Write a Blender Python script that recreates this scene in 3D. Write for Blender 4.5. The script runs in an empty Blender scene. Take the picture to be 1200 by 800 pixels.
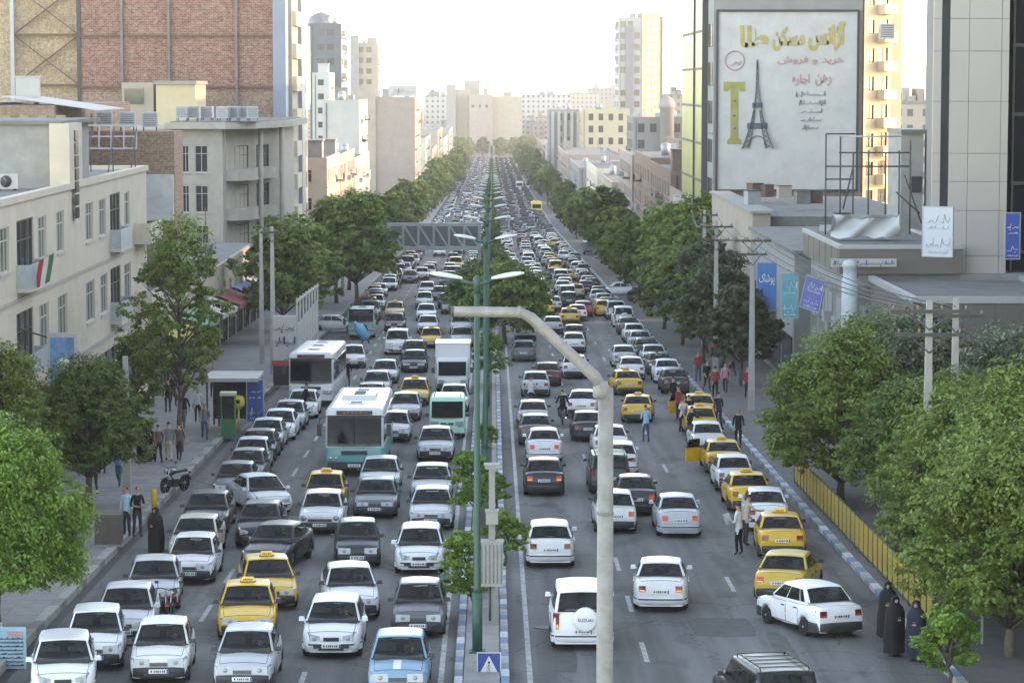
import bpy, bmesh, math, random
import numpy as np
from mathutils import Vector, Matrix
rnd = random.Random(7)
sc = bpy.context.scene
COL = sc.collection
R = math.radians

# ------------------------------------------------------------------ camera
YK = 4.0 / 3.0                               # layout numbers below are laid out at 3/4 of the true distance along the street; every thing is moved out at the end
F = 2400.0 * YK; CX, CY = 600.0, 400.0            # focal length and centre in photograph pixels (1200 x 800)
TH = math.atan(300 / F); YAW = math.atan(23 / F * math.cos(TH))
ZC = 15.0
cd = bpy.data.cameras.new('camera'); cam = bpy.data.objects.new('camera', cd); COL.objects.link(cam)
cd.sensor_fit = 'HORIZONTAL'; cd.sensor_width = 36.0; cd.lens = 36.0 * F / 1200.0
cd.clip_start = 0.5; cd.clip_end = 20000
cam.location = (0, 0, ZC); cam.rotation_euler = (R(90) - TH, 0, -YAW)
sc.camera = cam

# ------------------------------------------------------------------ sky, sun, exposure
SUN_EL = 10.0; SUN_AZ = 78.0                   # azimuth clockwise from +Y (the way the street runs)
w = bpy.data.worlds.new('World'); sc.world = w; w.use_nodes = True
nt = w.node_tree; nt.nodes.clear()
sky = nt.nodes.new('ShaderNodeTexSky'); sky.sky_type = 'NISHITA'; sky.sun_disc = False
sky.sun_elevation = R(SUN_EL); sky.sun_rotation = R(SUN_AZ); sky.altitude = 900
sky.air_density = 0.5; sky.dust_density = 0.3; sky.ozone_density = 0.3
bg = nt.nodes.new('ShaderNodeBackground'); bg.inputs[1].default_value = 0.15
wo = nt.nodes.new('ShaderNodeOutputWorld')
nt.links.new(sky.outputs[0], bg.inputs[0]); nt.links.new(bg.outputs[0], wo.inputs[0])
sd = bpy.data.lights.new('sun', 'SUN'); sd.energy = .55; sd.angle = R(0.6); sd.color = (1.0, 0.72, 0.42)
sun = bpy.data.objects.new('sun', sd); COL.objects.link(sun)
_el, _az = R(SUN_EL), R(SUN_AZ)
sdir = Vector((math.sin(_az) * math.cos(_el), math.cos(_az) * math.cos(_el), math.sin(_el)))
sun.rotation_euler = sdir.to_track_quat('Z', 'Y').to_euler(); sun.location = (60, 40, 60)
vs = sc.view_settings; vs.view_transform = 'Standard'; vs.look = 'None'; vs.gamma = 1; vs.use_curve_mapping = False
vs.exposure = 3.6; vs.use_white_balance = True; vs.white_balance_temperature = 10300; vs.white_balance_tint = 12
sc.cycles.use_denoising = True
sc.cycles.max_bounces = 6; sc.cycles.diffuse_bounces = 3; sc.cycles.glossy_bounces = 3
sc.cycles.transmission_bounces = 4; sc.cycles.transparent_max_bounces = 8; sc.cycles.volume_bounces = 1
sc.cycles.use_adaptive_sampling = True

# ------------------------------------------------------------------ terrain and projection helpers
KY = [-300, 0, 400, 700, 1000, 1500, 2500, 7000]; KD = [2.4, 13.2, 27.6, 34.0, 39.0, 45., 52., 62.]
SLOPE = 0.036 / YK; SLOPE0 = 0.036
STRETCH = []                                  # things whose own length along the street is laid out the same way
def zr(Y): return float(ZC - np.interp(Y, KY, KD))
_Rv = np.array([math.cos(YAW), -math.sin(YAW), 0.0])
_Fv = np.array([math.sin(YAW) * math.cos(TH), math.cos(YAW) * math.cos(TH), -math.sin(TH)])
_Uv = np.cross(_Rv, _Fv)
_T = np.concatenate([np.linspace(15, 300, 12000), np.linspace(300, 3000, 9000)])
def ray(px, py):
    d = _Fv + _Rv * (px - CX) / F + _Uv * (CY - py) / F
    return np.array([d[0], d[1] / YK, d[2]])
def G(px, py):
    """where the sight line through a point of the photograph meets the road"""
    d = ray(px, py); y = d[1] * _T; z = ZC + d[2] * _T
    i = int(np.argmax(z < ZC - np.interp(y, KY, KD)))
    return float(d[0] * _T[i]), float(y[i]), zr(y[i])
def P(px, py, Y):
    """the point at distance Y on a sight line"""
    d = ray(px, py); t = Y / d[1]
    return Vector((d[0] * t, Y, ZC + d[2] * t))
def PX(px, py, X):
    d = ray(px, py); t = X / d[0]
    return Vector((X, d[1] * t, ZC + d[2] * t))

# ------------------------------------------------------------------ materials
MATS = {}
def lin(c):
    return tuple(c) + (1.0,) if len(c) == 3 else c
def mat(name, col, rough=0.6, metal=0.0, spec=0.5, noise=None, bump=None, coat=0.0, emit=None, objcol=False):
    """principled; noise=(scale, amount[, detail]) varies the colour, bump=(scale, strength)"""
    if name in MATS: return MATS[name]
    m = bpy.data.materials.new(name); m.use_nodes = True; MATS[name] = m
    n = m.node_tree.nodes; l = m.node_tree.links; b = n['Principled BSDF']
    b.inputs['Roughness'].default_value = rough; b.inputs['Metallic'].default_value = metal
    b.inputs['Specular IOR Level'].default_value = spec; b.inputs['Coat Weight'].default_value = coat
    b.inputs['Coat Roughness'].default_value = 0.08
    b.inputs['Base Color'].default_value = lin(col)
    src = None
    if objcol:
        oi = n.new('ShaderNodeObjectInfo'); src = oi.outputs['Color']
    if noise:
        tc = n.new('ShaderNodeTexCoord'); t = n.new('ShaderNodeTexNoise')
        t.inputs['Scale'].default_value = noise[0]; t.inputs['Detail'].default_value = noise[2] if len(noise) > 2 else 6
        t.inputs['Roughness'].default_value = 0.65
        l.new(tc.outputs['Object'], t.inputs['Vector'])
        mr = n.new('ShaderNodeMapRange'); mr.inputs[1].default_value = 0.25; mr.inputs[2].default_value = 0.75
        mr.inputs[3].default_value = 1 - noise[1]; mr.inputs[4].default_value = 1 + noise[1]
        l.new(t.outputs['Fac'], mr.inputs[0])
        mx = n.new('ShaderNodeMix'); mx.data_type = 'RGBA'; mx.blend_type = 'MULTIPLY'; mx.inputs[0].default_value = 1
        if src: l.new(src, mx.inputs[6])
        else: mx.inputs[6].default_value = lin(col)
        l.new(mr.outputs[0], mx.inputs[7]); src = mx.outputs[2]
    if src: l.new(src, b.inputs['Base Color'])
    if bump:
        tc = n.new('ShaderNodeTexCoord'); t = n.new('ShaderNodeTexNoise'); t.inputs['Scale'].default_value = bump[0]
        t.inputs['Detail'].default_value = 5; l.new(tc.outputs['Object'], t.inputs['Vector'])
        bp = n.new('ShaderNodeBump'); bp.inputs['Strength'].default_value = bump[1]; bp.inputs['Distance'].default_value = 0.02
        l.new(t.outputs['Fac'], bp.inputs['Height']); l.new(bp.outputs[0], b.inputs['Normal'])
    if emit:
        b.inputs['Emission Color'].default_value = lin(emit[0]); b.inputs['Emission Strength'].default_value = emit[1]
    return m

# ------------------------------------------------------------------ mesh builder
class MB:
    def __init__(s): s.v = []; s.f = []; s.m = []; s.s = []
    def add(s, vs_, fs_, mi=0, smooth=False):
        o = len(s.v); s.v.extend(tuple(p) for p in vs_)
        for f in fs_: s.f.append(tuple(i + o for i in f)); s.m.append(mi); s.s.append(smooth)
        return s
    def box(s, c, d, mi=0, rz=0.0, rx=0.0, ry=0.0, taper=1.0):
        x, y, z = d[0] / 2, d[1] / 2, d[2] / 2
        M = Matrix.Rotation(rz, 3, 'Z') @ Matrix.Rotation(ry, 3, 'Y') @ Matrix.Rotation(rx, 3, 'X')
        vs_ = []
        for k in (-1, 1):
            q = taper if k > 0 else 1.0
            for a, b in ((-1, -1), (1, -1), (1, 1), (-1, 1)):
                vs_.append(M @ Vector((a * x * q, b * y * q, k * z)) + Vector(c))
        s.add(vs_, ((3, 2, 1, 0), (4, 5, 6, 7), (0, 1, 5, 4), (1, 2, 6, 5), (2, 3, 7, 6), (3, 0, 4, 7)), mi); return s
    def b2(s, lo, hi, mi=0):
        return s.box([(a + b) / 2 for a, b in zip(lo, hi)], [b - a for a, b in zip(lo, hi)], mi)
    def bar(s, a, b, w, h=None, mi=0):
        """a square bar from a to b"""
        a, b = Vector(a), Vector(b); d = b - a; L = d.length
        if L < 1e-6: return s
        q = d.to_track_quat('Z', 'Y').to_matrix(); h = h or w; c = (a + b) / 2; vs_ = []
        for k in (-1, 1):
            for e, f in ((-1, -1), (1, -1), (1, 1), (-1, 1)):
                vs_.append(q @ Vector((e * w / 2, f * h / 2, k * L / 2)) + c)
        s.add(vs_, ((3, 2, 1, 0), (4, 5, 6, 7), (0, 1, 5, 4), (1, 2, 6, 5), (2, 3, 7, 6), (3, 0, 4, 7)), mi); return s
    def tube(s, pts, rad, n=8, mi=0, cap=True):
        pts = [Vector(p) for p in pts]
        if not hasattr(rad, '__len__'): rad = [rad] * len(pts)
        vs_ = []; up = None
        for i, p in enumerate(pts):
            t = (pts[min(i + 1, len(pts) - 1)] - pts[max(i - 1, 0)]).normalized()
            if up is None:
                up = Vector((0, 0, 1)) if abs(t.z) < .9 else Vector((1, 0, 0))
            x = t.cross(up).normalized(); up = x.cross(t).normalized()
            for k in range(n):
                a = 2 * math.pi * k / n
                vs_.append(p + (x * math.cos(a) + up * math.sin(a)) * rad[i])
        fs = []
        for i in range(len(pts) - 1):
            for k in range(n):
                k2 = (k + 1) % n
                fs.append((i * n + k, i * n + k2, (i + 1) * n + k2, (i + 1) * n + k))
        s.add(vs_, fs, mi, n > 5)
        if cap:
            o = len(s.v) - len(vs_)
            s.f.append(tuple(o + k for k in range(n))[::-1]); s.m.append(mi); s.s.append(False)
            o2 = o + (len(pts) - 1) * n
            s.f.append(tuple(o2 + k for k in range(n))); s.m.append(mi); s.s.append(False)
        return s
    def lathe(s, prof, n=12, mi=0, c=(0, 0, 0), axis='Z', smooth=True):
        vs_ = []
        for r_, z in prof:
            for k in range(n):
                a = 2 * math.pi * k / n; x, y = r_ * math.cos(a), r_ * math.sin(a)
                p = (x, y, z) if axis == 'Z' else ((z, x, y) if axis == 'X' else (x, z, y))
                vs_.append((p[0] + c[0], p[1] + c[1], p[2] + c[2]))
        fs = []
        for i in range(len(prof) - 1):
            for k in range(n):
                k2 = (k + 1) % n; fs.append((i * n + k, i * n + k2, (i + 1) * n + k2, (i + 1) * n + k))
        fs.append(tuple(range(n))[::-1]); fs.append(tuple((len(prof) - 1) * n + k for k in range(n)))
        s.add(vs_, fs, mi, smooth); return s
    def grid(s, pts, mi=0, smooth=True):
        """pts[i][j] -> quads"""
        a, b = len(pts), len(pts[0]); vs_ = [p for r_ in pts for p in r_]
        fs = [(i * b + j, i * b + j + 1, (i + 1) * b + j + 1, (i + 1) * b + j) for i in range(a - 1) for j in range(b - 1)]
        s.add(vs_, fs, mi, smooth); return s
    def prism(s, poly, z0, z1, mi=0, fn=None):
        """extrude a closed 2-D polygon; fn maps (x, y, z) to a point"""
        fn = fn or (lambda x, y, z: (x, y, z)); n = len(poly)
        vs_ = [fn(x, y, z0) for x, y in poly] + [fn(x, y, z1) for x, y in poly]
        fs = [tuple(range(n))[::-1], tuple(range(n, 2 * n))] + [(i, (i + 1) % n, n + (i + 1) % n, n + i) for i in range(n)]
        s.add(vs_, fs, mi); return s
    def mesh(s, name, mats, fix=True):
        me = bpy.data.meshes.new(name); me.from_pydata(s.v, [], s.f)
        for m in mats: me.materials.append(m)
        me.polygons.foreach_set('material_index', s.m); me.polygons.foreach_set('use_smooth', s.s)
        if fix:
            bm = bmesh.new(); bm.from_mesh(me); bmesh.ops.recalc_face_normals(bm, faces=bm.faces); bm.to_mesh(me); bm.free()
        me.update(); return me
    def build(s, name, mats, parent=None, loc=None, rz=0.0, fix=True):
        if not isinstance(mats, (list, tuple)): mats = [mats]
        return put(name, s.mesh(name, mats, fix), parent, loc, rz)
def put(name, me, parent=None, loc=None, rz=0.0):
    o = bpy.data.objects.new(name, me); COL.objects.link(o)
    if parent: o.parent = parent
    if loc is not None: o.location = loc
    if rz: o.rotation_euler = (0, 0, rz)
    return o
def tag(o, label=None, cat=None, group=None, kind=None):
    if label: o['label'] = label
    if cat: o['category'] = cat
    if group: o['group'] = group
    if kind: o['kind'] = kind
    return o
def thing(name, label, cat, loc=(0, 0, 0), rz=0.0, group=None, tilt=0.0):
    o = bpy.data.objects.new(name, None); COL.objects.link(o); o.empty_display_size = 0.3
    o.location = loc; o.rotation_euler = (tilt, 0, rz)
    return tag(o, label, cat, group)
def copy_tree(o, parent=None):
    c = o.copy(); COL.objects.link(c)
    if parent: c.parent = parent
    for ch in KIDS.get(o.name) or [k for k in o.children]: copy_tree(ch, c)
    return c
KIDS = {}
def on_road(o, X, Y, rz=0.0, dz=0.0):
    """stand a thing on the sloping street"""
    M = Matrix.Rotation(-math.atan(SLOPE), 4, 'X') @ Matrix.Rotation(rz, 4, 'Z')
    o.rotation_euler = M.to_euler(); o.location = (X, Y, zr(Y) + dz)
# ------------------------------------------------------------------ vehicle materials
PAINT = mat('car_paint', (.5, .5, .5), rough=.36, spec=.4, coat=.22, objcol=True, noise=(2.2, .11, 6))
GLASS = mat('car_glass', (.008, .009, .010), rough=.05, spec=.38)
def see_through(name, tint, clear):
    m = mat(name, (.006, .007, .008), rough=.04, spec=.45); n = m.node_tree.nodes; l = m.node_tree.links; b = n['Principled BSDF']
    t = n.new('ShaderNodeBsdfTransparent'); t.inputs[0].default_value = lin(tint); mx = n.new('ShaderNodeMixShader'); mx.inputs[0].default_value = clear
    l.new(b.outputs[0], mx.inputs[1]); l.new(t.outputs[0], mx.inputs[2]); l.new(mx.outputs[0], n['Material Output'].inputs[0]); return m
PGLASS = see_through('car_window_glass', (.80, .86, .84), .55)
INTER = mat('car_interior', (.045, .044, .045), rough=.9, noise=(6, .3)); SEATC = mat('car_seat', (.13, .125, .12), rough=.9, noise=(7, .25))
RUBBER = mat('rubber', (.012, .012, .012), rough=.85)
PLASTIC = mat('dark_plastic', (.03, .031, .033), rough=.55)
RIM = mat('rim_metal', (.38, .39, .4), rough=.38, metal=.7, noise=(6, .2))
CHROME = mat('chrome_trim', (.55, .56, .57), rough=.22, metal=.9)
LENS = mat('lamp_lens', (.30, .32, .34), rough=.12, spec=.8)
REDLENS = mat('red_lens', (.22, .014, .014), rough=.18)
AMBER = mat('amber_lens', (.42, .10, .03), rough=.2)
PLATE = mat('plate_white', (.72, .72, .70), rough=.5)
INK = mat('black_ink', (.015, .015, .015), rough=.6)
PBLUE = mat('plate_blue', (.03, .07, .35), rough=.5)
UNDER = mat('underbody', (.01, .01, .01), rough=.95)
BRAKE = mat('brake_lamp_lit', (.4, .02, .015), rough=.3, emit=((1.0, .12, .06), .022))
TURN = mat('turn_lamp_lit', (.8, .3, .03), rough=.3, emit=((1.0, .42, .08), .06))
TAXISIGN = mat('taxi_sign', (.85, .50, .04), rough=.4)

def lerp(a, b, t): return a + (b - a) * t
class Car:
    """parametric passenger car: forward +Y, ground z = 0"""
    def __init__(s, L, W, H, prof, belt, roof, wb, tail='sedan', bumper='dark', lights='wide', rw=.295, grille=.34, rails=False, spare=False):
        s.L, s.W, s.H = L, W, H; s.hw = W / 2; s.prof = prof; s.belt = belt; s.roof = roof; s.wbf, s.wbr = wb
        s.tail = tail; s.bumper = bumper; s.lights = lights; s.rw = rw; s.grille = grille; s.rails = rails; s.spare = spare
        s.ys = [p[0] for p in prof][::-1]; s.zs = [p[1] for p in prof][::-1]; s.ws = [p[2] * s.hw for p in prof][::-1]
    def ztop(s, y): return float(np.interp(y, s.ys, s.zs))
    def hwid(s, y): return float(np.interp(y, s.ys, s.ws))
    def zbot(s, y):
        z = .20; r = s.rw + .065
        for c in (s.wbf, s.wbr):
            if abs(y - c) < r: z = max(z, s.rw * .95 + math.sqrt(r * r - (y - c) ** 2) * .98)
        return z
    RING = ((0, 0), (.82, 0), (.965, .03), (1.0, .42), (.99, .70), (.955, .90), (.87, .985), (.5, 1.0), (0, 1.0))
    def lower(s, mb):
        ys = set(p[0] for p in s.prof); r = s.rw + .065
        for c in (s.wbf, s.wbr):
            for k in range(9): ys.add(c + r * math.cos(math.pi * k / 8) * (.9999))
        a = sorted(ys, reverse=True); a2 = [a[0]]
        for y in a[1:]:
            if a2[-1] - y > .012: a2.append(y)
        rows = []
        for y in a2:
            zt, hw, zb = s.ztop(y), s.hwid(y), s.zbot(y); cr = .035 if zt > .6 else .01; half = []
            for k, (wf, zf) in enumerate(s.RING):
                z = .20 + (zt - .20) * zf
                z = max(z, zb + .004 * k)
                if k <= 1: z = zb
                if k >= 7: z += cr * (1 if k == 8 else .75)
                half.append((hw * wf, z))
            ring = [(-x, y, z) for x, z in half[:0:-1]] + [(x, y, z) for x, z in half[:-1]]
            ring = [(half[8][0], y, half[8][1])] + [(x, y, z) for x, z in half[7:0:-1]] + [(0, y, half[0][1])] + [(-x, y, z) for x, z in half[1:8]]
            rows.append(ring + [ring[0]])
        n = len(rows[0]) - 1
        vs_ = [p for r_ in rows for p in r_[:-1]]; fs = []; 
        for i in range(len(rows) - 1):
            for j in range(n): fs.append((i * n + j, i * n + (j + 1) % n, (i + 1) * n + (j + 1) % n, (i + 1) * n + j))
        o = len(mb.v); mb.add(vs_, fs, 0, True)
        # underside dark
        k0 = len(mb.f) - len(fs)
        for q in range(len(fs)):
            if (q % n) in (7, 8): mb.m[k0 + q] = 1; mb.s[k0 + q] = False
        mb.f.append(tuple(o + j for j in range(n))); mb.m.append(0); mb.s.append(False)
        mb.f.append(tuple(o + (len(rows) - 1) * n + j for j in range(n))); mb.m.append(0); mb.s.append(False)
    # greenhouse surfaces
    def gfront(s, u, t):
        (yA, yD, wb), (yB, yC, wr) = s.belt, s.roof
        p0 = Vector((u * wb, yA + .13 * (1 - u * u), s.ztop(yA) - .02)); p1 = Vector((u * wr, yB + .07 * (1 - u * u), s.zroof(u)))
        return p0.lerp(p1, t) + Vector((0, .02, .02)) * (4 * t * (1 - t) * (1 - u * u))
    def grear(s, u, t):
        (yA, yD, wb), (yB, yC, wr) = s.belt, s.roof
        p0 = Vector((u * wb * .97, yD - .07 * (1 - u * u), s.ztop(yD) - .02)); p1 = Vector((u * wr, yC - .05 * (1 - u * u), s.zroof(u)))
        return p0.lerp(p1, t) + Vector((0, -.02, .02)) * (4 * t * (1 - t) * (1 - u * u))
    def gside(s, v, t, g):
        (yA, yD, wb), (yB, yC, wr) = s.belt, s.roof
        bow = 4 * v * (1 - v)
        y0 = lerp(yA, yD, v); p0 = Vector((g * (lerp(wb, wb * .97, v) + .03 * bow), y0, lerp(s.ztop(yA), s.ztop(yD), v) - .02))
        p1 = Vector((g * (wr + .02 * bow), lerp(yB, yC, v), s.zroof(1) + .015 * bow))
        return p0.lerp(p1, t) + Vector((g * .02, 0, 0)) * (4 * t * (1 - t) * bow)
    def zroof(s, u): return s.H - .075 + .045 * (1 - u * u)
    LIMS = {'sedan': (.07, .44, .47, .80), 'other': (.06, .42, .45, .74)}
    def rt(s): return .12 if s.tail == 'sedan' else .08
    def green(s, mb):
        us = (1, .93, .62, .31, 0, -.31, -.62, -.93, -1); lm = s.LIMS.get(s.tail, s.LIMS['other']); vs_ = (0, lm[0], (lm[0] + lm[1]) / 2, lm[1], lm[2], (lm[2] + lm[3]) / 2, lm[3], lm[3] + .025, .93, 1)
        rt = s.rt(); ur = (-1, -.90, -.6, -.3, 0, .3, .6, .90, 1)
        def sheet(fn, us_, ts, hole):
            P_ = [[fn(u, t) for u in us_] for t in ts]
            for j in range(len(ts) - 1):
                for i in range(len(us_) - 1):
                    if hole((us_[i] + us_[i + 1]) / 2, (ts[j] + ts[j + 1]) / 2): continue
                    mb.add([P_[j][i], P_[j][i + 1], P_[j + 1][i + 1], P_[j + 1][i]], ((0, 1, 2, 3),), 0, True)
        sheet(s.gfront, us, (0, .10, .37, .65, .93, 1), lambda u, t: abs(u) < .93 and .10 < t < .93)
        sheet(s.grear, ur, (0, rt, .35, .62, .88, 1), lambda u, t: abs(u) < .90 and rt < t < .88)
        for g in (-1, 1): sheet(lambda v, t, g=g: s.gside(v, t, g), vs_, (0, .16, .39, .62, .86, 1), lambda v, t: .16 < t < .86 and (lm[0] < v < lm[1] or lm[2] < v < lm[3] or lm[3] + .025 < v < .93))
        top = [s.gfront(u, 1) for u in us] + [s.gside(v, 1, -1) for v in vs_[1:]] + [s.grear(u, 1) for u in ur[1:]] + [s.gside(v, 1, 1) for v in vs_[-2:0:-1]]
        rings = [top]; c = sum(top, Vector()) / len(top)
        for k, dz in ((.93, .022), (.75, .045), (.4, .058)):
            rings.append([Vector((c.x + (p.x - c.x) * k, c.y + (p.y - c.y) * k, p.z + (s.H - .03 - p.z) * (dz / .06))) for p in top])
        n = len(top); vv = [p for r_ in rings for p in r_]; fs = []
        for i in range(len(rings) - 1):
            for j in range(n): fs.append((i * n + j, i * n + (j + 1) % n, (i + 1) * n + (j + 1) % n, (i + 1) * n + j))
        fs.append(tuple((len(rings) - 1) * n + j for j in range(n)))
        mb.add(vv, fs, 0, True)
    def interior(s):
        m = MB(); (yA, yD, wb), (yB, yC, wr) = s.belt, s.roof; zb = s.ztop(yA) + .03; h = s.H - .16 - zb
        m.grid([[(x * (wb - .02), y, s.ztop(y) + .045) for x in (-1, -.4, .4, 1)] for y in np.linspace(yA + .06, yD - .04, 8)], 0)
        m.box((0, yA - .10, zb + .05), (wb * 1.7, .35, .09), 0, rx=-.15)
        yf = lerp(yA, yD, .42); yr = lerp(yA, yD, .78)
        for y, hs in ((yf, h * .62), (yr, h * .5)):
            for g in (-1, 1):
                m.box((g * wb * .46, y, zb + hs * .5), (wb * .66, .13, hs), 1, rx=.12); m.box((g * wb * .46, y - .04, zb + hs + .07), (.22, .08, .14), 1)
        m.tube([(-wb * .46 + .17 * math.cos(a), yA - .34 + .06 * math.sin(a), zb + .12 + .15 * math.sin(a)) for a in np.linspace(0, 6.28, 13)], .014, 5, 0)
        return m
    def patch(s, fn, u0, u1, t0, t1, off, nu=7, nt_=4):
        """a strip of the surface fn lifted by off along its normal; corners rounded a little"""
        pts = []
        for j in range(nt_):
            row = []
            for i in range(nu):
                u, t = lerp(u0, u1, i / (nu - 1)), lerp(t0, t1, j / (nt_ - 1)); e = 1e-3
                p = fn(u, t); du = fn(u + e, t) - p; dt = fn(u, t + e) - p; nn = du.cross(dt)
                if nn.length < 1e-12: nn = Vector((0, 0, 1))
                nn.normalize()
                if (p - Vector((0, (s.belt[0] + s.belt[1]) / 2, .8))).dot(nn) < 0: nn = -nn
                row.append(p + nn * off)
            pts.append(row)
        return pts
    def side_low(s, g):
        """lower body side: (y, z) -> point"""
        wf = [a for a, b in s.RING[2:7]]; zf = [b for a, b in s.RING[2:7]]
        def fn(y, z):
            zt = s.ztop(y); f = (z - .2) / max(zt - .2, .05)
            return Vector((g * s.hwid(y) * float(np.interp(f, zf, wf)), y, z))
        return fn
    def top_low(s):
        def fn(x, y):
            hw = s.hwid(y); zt = s.ztop(y); cr = .035 if zt > .6 else .01
            return Vector((x * hw, y, float(np.interp(abs(x), (0, .5, .87), (zt + cr, zt + cr * .75, .2 + (zt - .2) * .985)))))
        return fn
    # ---- the part list: (name, mesh, loc, [sub-parts])
    def parts(s, nm):
        out = []; L2 = s.L / 2; hw = s.hw
        mb = MB(); s.lower(mb); s.green(mb); me = mb.mesh(nm + '_body', [PAINT, UNDER]); bm = bmesh.new(); bm.from_mesh(me); bmesh.ops.remove_doubles(bm, verts=bm.verts, dist=.0015); bmesh.ops.recalc_face_normals(bm, faces=bm.faces); bm.to_mesh(me); bm.free(); out.append(('body', me, None, []))
        out.append(('interior', s.interior().mesh(nm + '_interior', [INTER, SEATC]), None, []))
        def glass(name, fn, a, b, t0, t1, off=.010):
            m = MB(); m.grid(s.patch(fn, a, b, t0, t1, off), 0); e = (b - a) * (.022 if abs(b - a) > 1 else .05); f = (t1 - t0) * .055
            for q in ((a, a + e, t0, t1), (b - e, b, t0, t1), (a, b, t0, t0 + f), (a, b, t1 - f, t1)): m.grid(s.patch(fn, *q, off + .003), 1)
            return (name, m.mesh(nm + '_' + name, [PGLASS, RUBBER], False), None, [])
        ws = glass('windshield', s.gfront, -.93, .93, .10, .93)
        m = MB()
        for sx in (-.42, .12):
            m.bar(s.gfront(sx, .10) + Vector((0, .02, .03)), s.gfront(sx + .40, .16) + Vector((0, .02, .03)), .018, .018)
        ws[3].append(('wiper', m.mesh(nm + '_wiper', [RUBBER]), None, []))
        out.append(ws)
        rt = s.rt()
        out.append(glass('rear_window', s.grear, -.90, .90, rt, .88))
        for g in (-1, 1):
            f = lambda v, t, g=g: s.gside(v, t, g)
            lim = s.LIMS.get(s.tail, s.LIMS['other'])
            out.append(glass('side_window', f, lim[0], lim[1], .16, .86)); out.append(glass('side_window', f, lim[2], lim[3], .16, .86))
            out.append(glass('quarter_window', f, lim[3] + .025, .93, .16, .86))
        # doors
        dy0 = s.belt[0] - .22; dy2 = s.wbr + s.rw + .05; dy1 = lerp(dy0, dy2, .54)
        for g in (-1, 1):
            fn = s.side_low(g)
            for a, b in ((dy0, dy1 + .012), (dy1 - .012, dy2)):
                m = MB(); zb, zt = .30, min(s.ztop(a), s.ztop(b)) - .05
                m.grid(s.patch(fn, a, b, zb - .012, zt + .012, .004, 5, 5), 1); m.grid(s.patch(fn, a - .014, b + .014, zb, zt, .011, 5, 5), 0)
                h = MB(); p = fn(b + .16, zt - .10); h.box(p + Vector((g * .022, 0, 0)), (.03, .18, .032), 0)
                out.append(('door', m.mesh(nm + '_door', [PAINT, INK], False), None, [('handle', h.mesh(nm + '_handle', [PLASTIC if s.bumper == 'dark' else PAINT]), None, [])]))
            m = MB(); p = s.gside(.05, .10, g); m.box(p + Vector((g * .11, -.02, .06)), (.17, .09, .12), 0, taper=.8); m.bar(p + Vector((0, 0, .02)), p + Vector((g * .08, 0, .04)), .05, .03)
            out.append(('mirror', m.mesh(nm + '_mirror', [PLASTIC if s.bumper == 'dark' else PAINT]), None, []))
        # hood and boot lid
        tl = s.top_low()
        m = MB(); y0, y1 = s.belt[0] + .11, L2 - .17
        m.grid(s.patch(tl, -.80, .80, y0, y1, .004, 9, 6), 1); m.grid(s.patch(tl, -.785, .785, y0 + .013, y1 - .013, .010, 9, 6), 0)
        out.append(('hood', m.mesh(nm + '_hood', [PAINT, INK], False), None, []))
        if s.tail == 'sedan':
            m = MB(); y0, y1 = s.belt[1] - .10, -L2 + .10
            m.grid(s.patch(tl, -.80, .80, y0, y1, .004, 9, 5), 1); m.grid(s.patch(tl, -.785, .785, y0 - .013, y1 + .013, .010, 9, 5), 0)
            out.append(('boot_lid', m.mesh(nm + '_boot', [PAINT, INK], False), None, []))
        # bumpers: plan curve x height
        for e, name in ((1, 'front_bumper'), (-1, 'rear_bumper')):
            pts = []; bm_ = PLASTIC if s.bumper == 'dark' else PAINT; zz = ((.19 if s.bumper == 'dark' else .24, -.03), (.25 if s.bumper == 'dark' else .30, .035), (.40, .055), (.47, .04), (.49, -.03))
            we = s.hwid(e * (L2 - .02)); wside = s.hwid(e * (L2 - .50))
            for z, o in zz:
                pts.append([(gx, e * (yy) + e * (o if abs(gx) < we else o * .2), z) for gx, yy in
                            ((-wside - .022, L2 - .52), (-we - .075, L2 - .16), (-we * .93, L2 - .01), (-we * .5, L2 + .03), (0, L2 + .04), (we * .5, L2 + .03), (we * .93, L2 - .01), (we + .075, L2 - .16), (wside + .022, L2 - .52))])
            m = MB(); m.grid(pts, 0)
            if e > 0: m.box((0, L2 + .07, .305), (we * 1.1, .05, .07), 1)
            if e > 0 and bm_ is PAINT:
                m.grid([[(x, L2 + .122 - .075 * (x / we) ** 2, zc - .03 * (abs(x) / we) ** 1.5) for x in np.linspace(-we * .78, we * .78, 9)] for zc in (.345, .40, .455)], 1)
            if bm_ is PAINT: m.grid([[(x, y + e * .006, z) for x, y, z in [(p[0], p[1], zc) for p in pts[2]]] for zc in (.405, .45)], 1)
            out.append((name, m.mesh(nm + '_' + name, [bm_, PLASTIC]), None, []))
        # lamps
        we = s.hwid(L2 - .02); zt = s.ztop(L2 - .10)
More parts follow.
